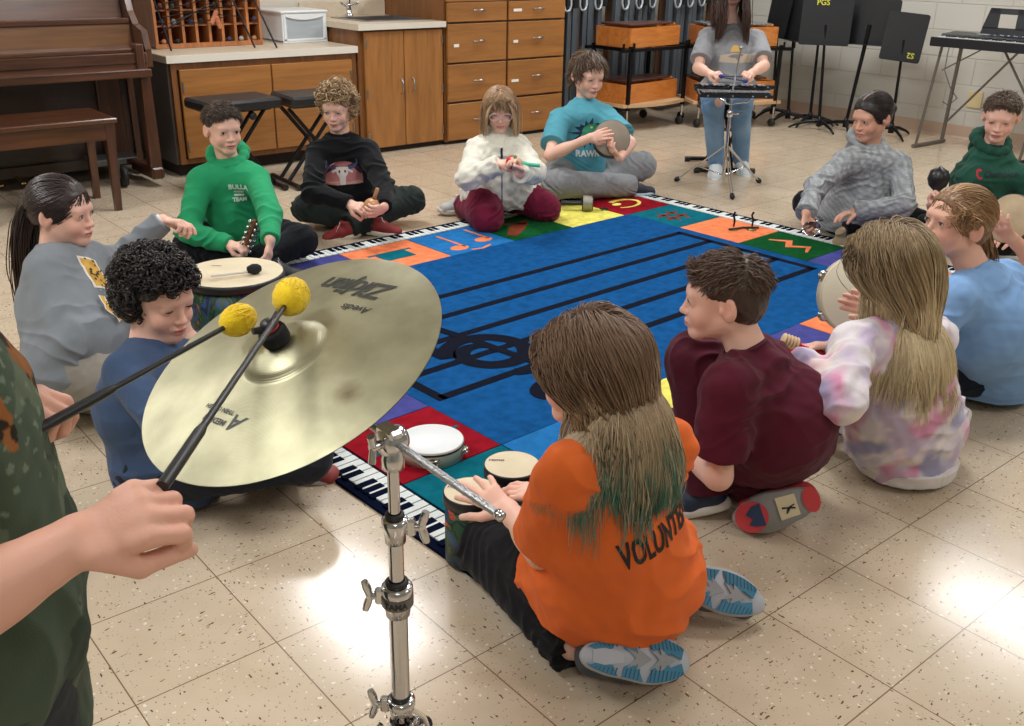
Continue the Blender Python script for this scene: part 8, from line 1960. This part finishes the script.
# tie-dye girl: red handled rattle
dj = ALLP['tiedye'].J; g_ = dj['gripR']; t = thing('guiro_tongs', 'red handled wooden rattle in the hand of the girl in tie-dye', 'rattle', tuple(g_)); d_ = unit(V3(-.763, .646, .35))
MB().box(g_ + d_ * .01, (.020, .016, .10), frame(d_), bev=.005).build('handle', mat('glossy_red', rgb(190, 20, 34), .25), t)
for k in range(5): MB().lathe([(0, -.003), (.020, -.003), (.022, 0), (.020, .003), (0, .003)], (frame(d_), g_ + d_ * (.070 + .011 * k)), 16).build('wood_disc', mat('pale_wood_disc', rgb(206, 176, 140), .5), t)
# cabasa on the yellow square
t = thing('cabasa', 'small steel bead cabasa with black handle lying on the yellow rug square', 'cabasa', (3.86, 3.87, .012)); a, b = V3(3.80, 3.93, .055), V3(3.875, 3.865, .055); d_ = unit(b - a); R_ = frame(d_)
MB().lathe([(0, 0), (.040, 0), (.042, .004), (.042, .056), (.040, .060), (0, .060)], (R_, a + d_ * .02), 26).build('cylinder', blackp, t)
for i in range(10):
    MB().lathe([(.042, -.0022), (.0448, 0), (.042, .0022)], (R_, a + d_ * (.026 + .0052 * i)), 30).build('bead_chain', mat('bead_chain_steel', rgb(186, 184, 172), .4, .8, bump=1.0, bscale=700), t)
MB().tube([a + d_ * .02, a - d_ * .10], [.012, .016], 12).build('handle', blackp, t)
MB().tube([b + V3(.02, -.01, -.03), (3.93, 3.83, .018), (3.96, 3.85, .016), (3.94, 3.88, .018), (3.90, 3.84, .02)], .004, 6).build('wrist_strap', mat('dark_green_strap', rgb(34, 44, 34), .8), t)
# little black pair of sticks with loops on the salmon square
t = thing('jingle_stick', 'small black wire jingle stick standing on the salmon rug square', 'jingle stick', (4.25, 3.12, .012))
MB().tube([(4.16, 3.14, .020), (4.25, 3.12, .020), (4.32, 3.07, .020)], .006, 8).build('rod', mat('dark_brown_rod', rgb(60, 48, 36), .5), t)
for (qx, qy) in ((4.22, 3.16), (4.30, 3.10)): MB().tube([(qx, qy, .02), (qx + .004, qy, .055), (qx - .006, qy + .004, .085), (qx + .003, qy, .10)], [.004, .006, .005, .007], 8).build('loop', blackm, t); MB().lathe([(0, 0), (.028, 0), (.026, .003), (0, .004)], (np.eye(3), V3(qx - .03, qy - .02, .013)), 16).build('jingle', mat('brass_jingle', rgb(150, 128, 80), .35, .9), t)
# ------------------------------------------------------------------ practice bells on a snare stand, with player's bench and mallets
bj = ALLP['bells'].J
def bells():
    c = V3(5.0, 3.86, .585); ax = unit(V3(.763, -.646, 0)); ay = unit(V3(.646, .763, 0)); R = np.column_stack([ax, ay, V3(0, 0, 1)]); P_ = rel(R, c)
    t = thing('practice_bells', 'black framed set of metal bells on a chrome stand before the seated girl', 'bells', tuple(c)); fm = mat('bell_frame', rgb(26, 28, 34), .4)
    MB().box(P_(.02, .055, .030), (.50, .030, .024), R, bev=.003).box(P_(.0, -.095, -.006), (.42, .030, .024), R, bev=.003).box(P_(.0, .025, .018), (.46, .022, .02), R).box(P_(.0, -.055, .0), (.42, .022, .02), R).box(P_(-.21, -.02, .005), (.024, .17, .018), R @ rotx(.16)).box(P_(.21, -.02, .005), (.024, .17, .018), R @ rotx(.16)).build('frame', fm, t)
    for i in range(17): MB().box(P_(-.20 + .025 * i, -.075, .018), (.021, .10 - .002 * i, .006), R, bev=.001).build('bar', metalbar, t)
    for i in range(16):
        if i % 7 in (2, 6): continue
        MB().box(P_(-.188 + .025 * i, .035, .044), (.021, .085 - .0015 * i, .006), R, bev=.001).build('bar', metalbar, t)
    for x_ in (-.17, -.02, .1, .18): MB().lathe([(0, 0), (.006, 0), (.005, .003), (0, .004)], (frame(-ay), P_(x_, -.111, -.006)), 10).build('rivet', steel, t)
    for x_ in (-.2, -.04, .12, .2): MB().lathe([(0, 0), (.006, 0), (.005, .003), (0, .004)], (frame(-ay), P_(x_ + .02, .039, .030)), 10).build('rivet', steel, t)
    s = thing('bell_stand', 'slim chrome tripod stand carrying the practice bells', 'stand', (4.98, 3.85, 0)); o = fl_w
    MB().tube([o + V3(0, 0, .06), o + V3(0, 0, .48)], .010, 12).build('lower_tube', chrome, s); MB().tube([o + V3(0, 0, .4), o + V3(0, 0, .575)], .0075, 12).build('upper_tube', chrome, s)
    MB().lathe([(.011, .44), (.018, .445), (.018, .48), (.011, .485)], (np.eye(3), o), 16).build('height_clamp', chrome, s); MB().tube([o + V3(.01, 0, .46), o + V3(.05, -.03, .46)], .006, 8).build('wing_nut', chrome, s)
    for k in range(3):
        a = -2.27 + k * 2 * pi / 3; d = V3(cos(a), sin(a), 0); sd = V3(-d[1], d[0], 0); l = MB()
        for sg in (-1, 1): l.tube([o + V3(0, 0, .26) + sd * sg * .008 + d * .015, o + V3(0, 0, .018) + d * .30 + sd * sg * .006], .0045, 8)
        l.tube([o + V3(0, 0, .08), o + V3(0, 0, .12) + d * .185], .004, 8).build('leg', chrome, s); MB().lathe([(0, -.02), (.014, -.016), (.016, .006), (.010, .018), (0, .02)], (frame(unit(V3(d[0], d[1], -.6))), o + d * .305 + V3(0, 0, .018)), 12).build('rubber_foot', rubber, s)
    for k in range(3):
        a = -.7 + k * 2 * pi / 3; d = V3(cos(a), sin(a), 0); MB().tube([o + V3(0, 0, .52), o + V3(0, 0, .535) + d * .10, o + V3(0, 0, .565) + d * .13], .005, 8).build('basket_arm', chrome, s)
    MB().tube([o + V3(0, 0, .57), o - ay * .13 + V3(0, 0, .86)], [.006, .005], 10).build('upright_rod', steel, s); MB().lathe([(0, -.01), (.012, -.008), (.012, .01), (0, .014)], (np.eye(3), o - ay * .13 + V3(0, 0, .86)), 12).build('rod_tip', steel, s)
    for sd, dd in (('R', V3(.6, -.75, -.1)), ('L', V3(-.75, .35, .02))):
        g0 = bj['grip' + sd]; d = unit(dd); t = thing('bell_mallet', 'blue headed mallet in the seated girl\'s %s hand over the bells' % ('right' if sd == 'R' else 'left'), 'mallet', tuple(g0))
        MB().tube([g0 - d * .04, g0 + d * .17], .0035, 8).build('shaft', mat('dark_shaft', rgb(30, 40, 70), .4), t); MB().lathe([(.014 * sin(a), -.016 * cos(a)) for a in np.linspace(.05, pi - .05, 9)], (frame(d), g0 + d * .175), 14).build('mallet_head', mat('blue_rubber', rgb(24, 60, 140), .5), t)
    x_bench(5.46, 4.27, radians(50), 'black folding bench under the seated girl', h=.43, w_=.42, d_=.30)
fl_w = V3(4.98, 3.85, 0)
bells()
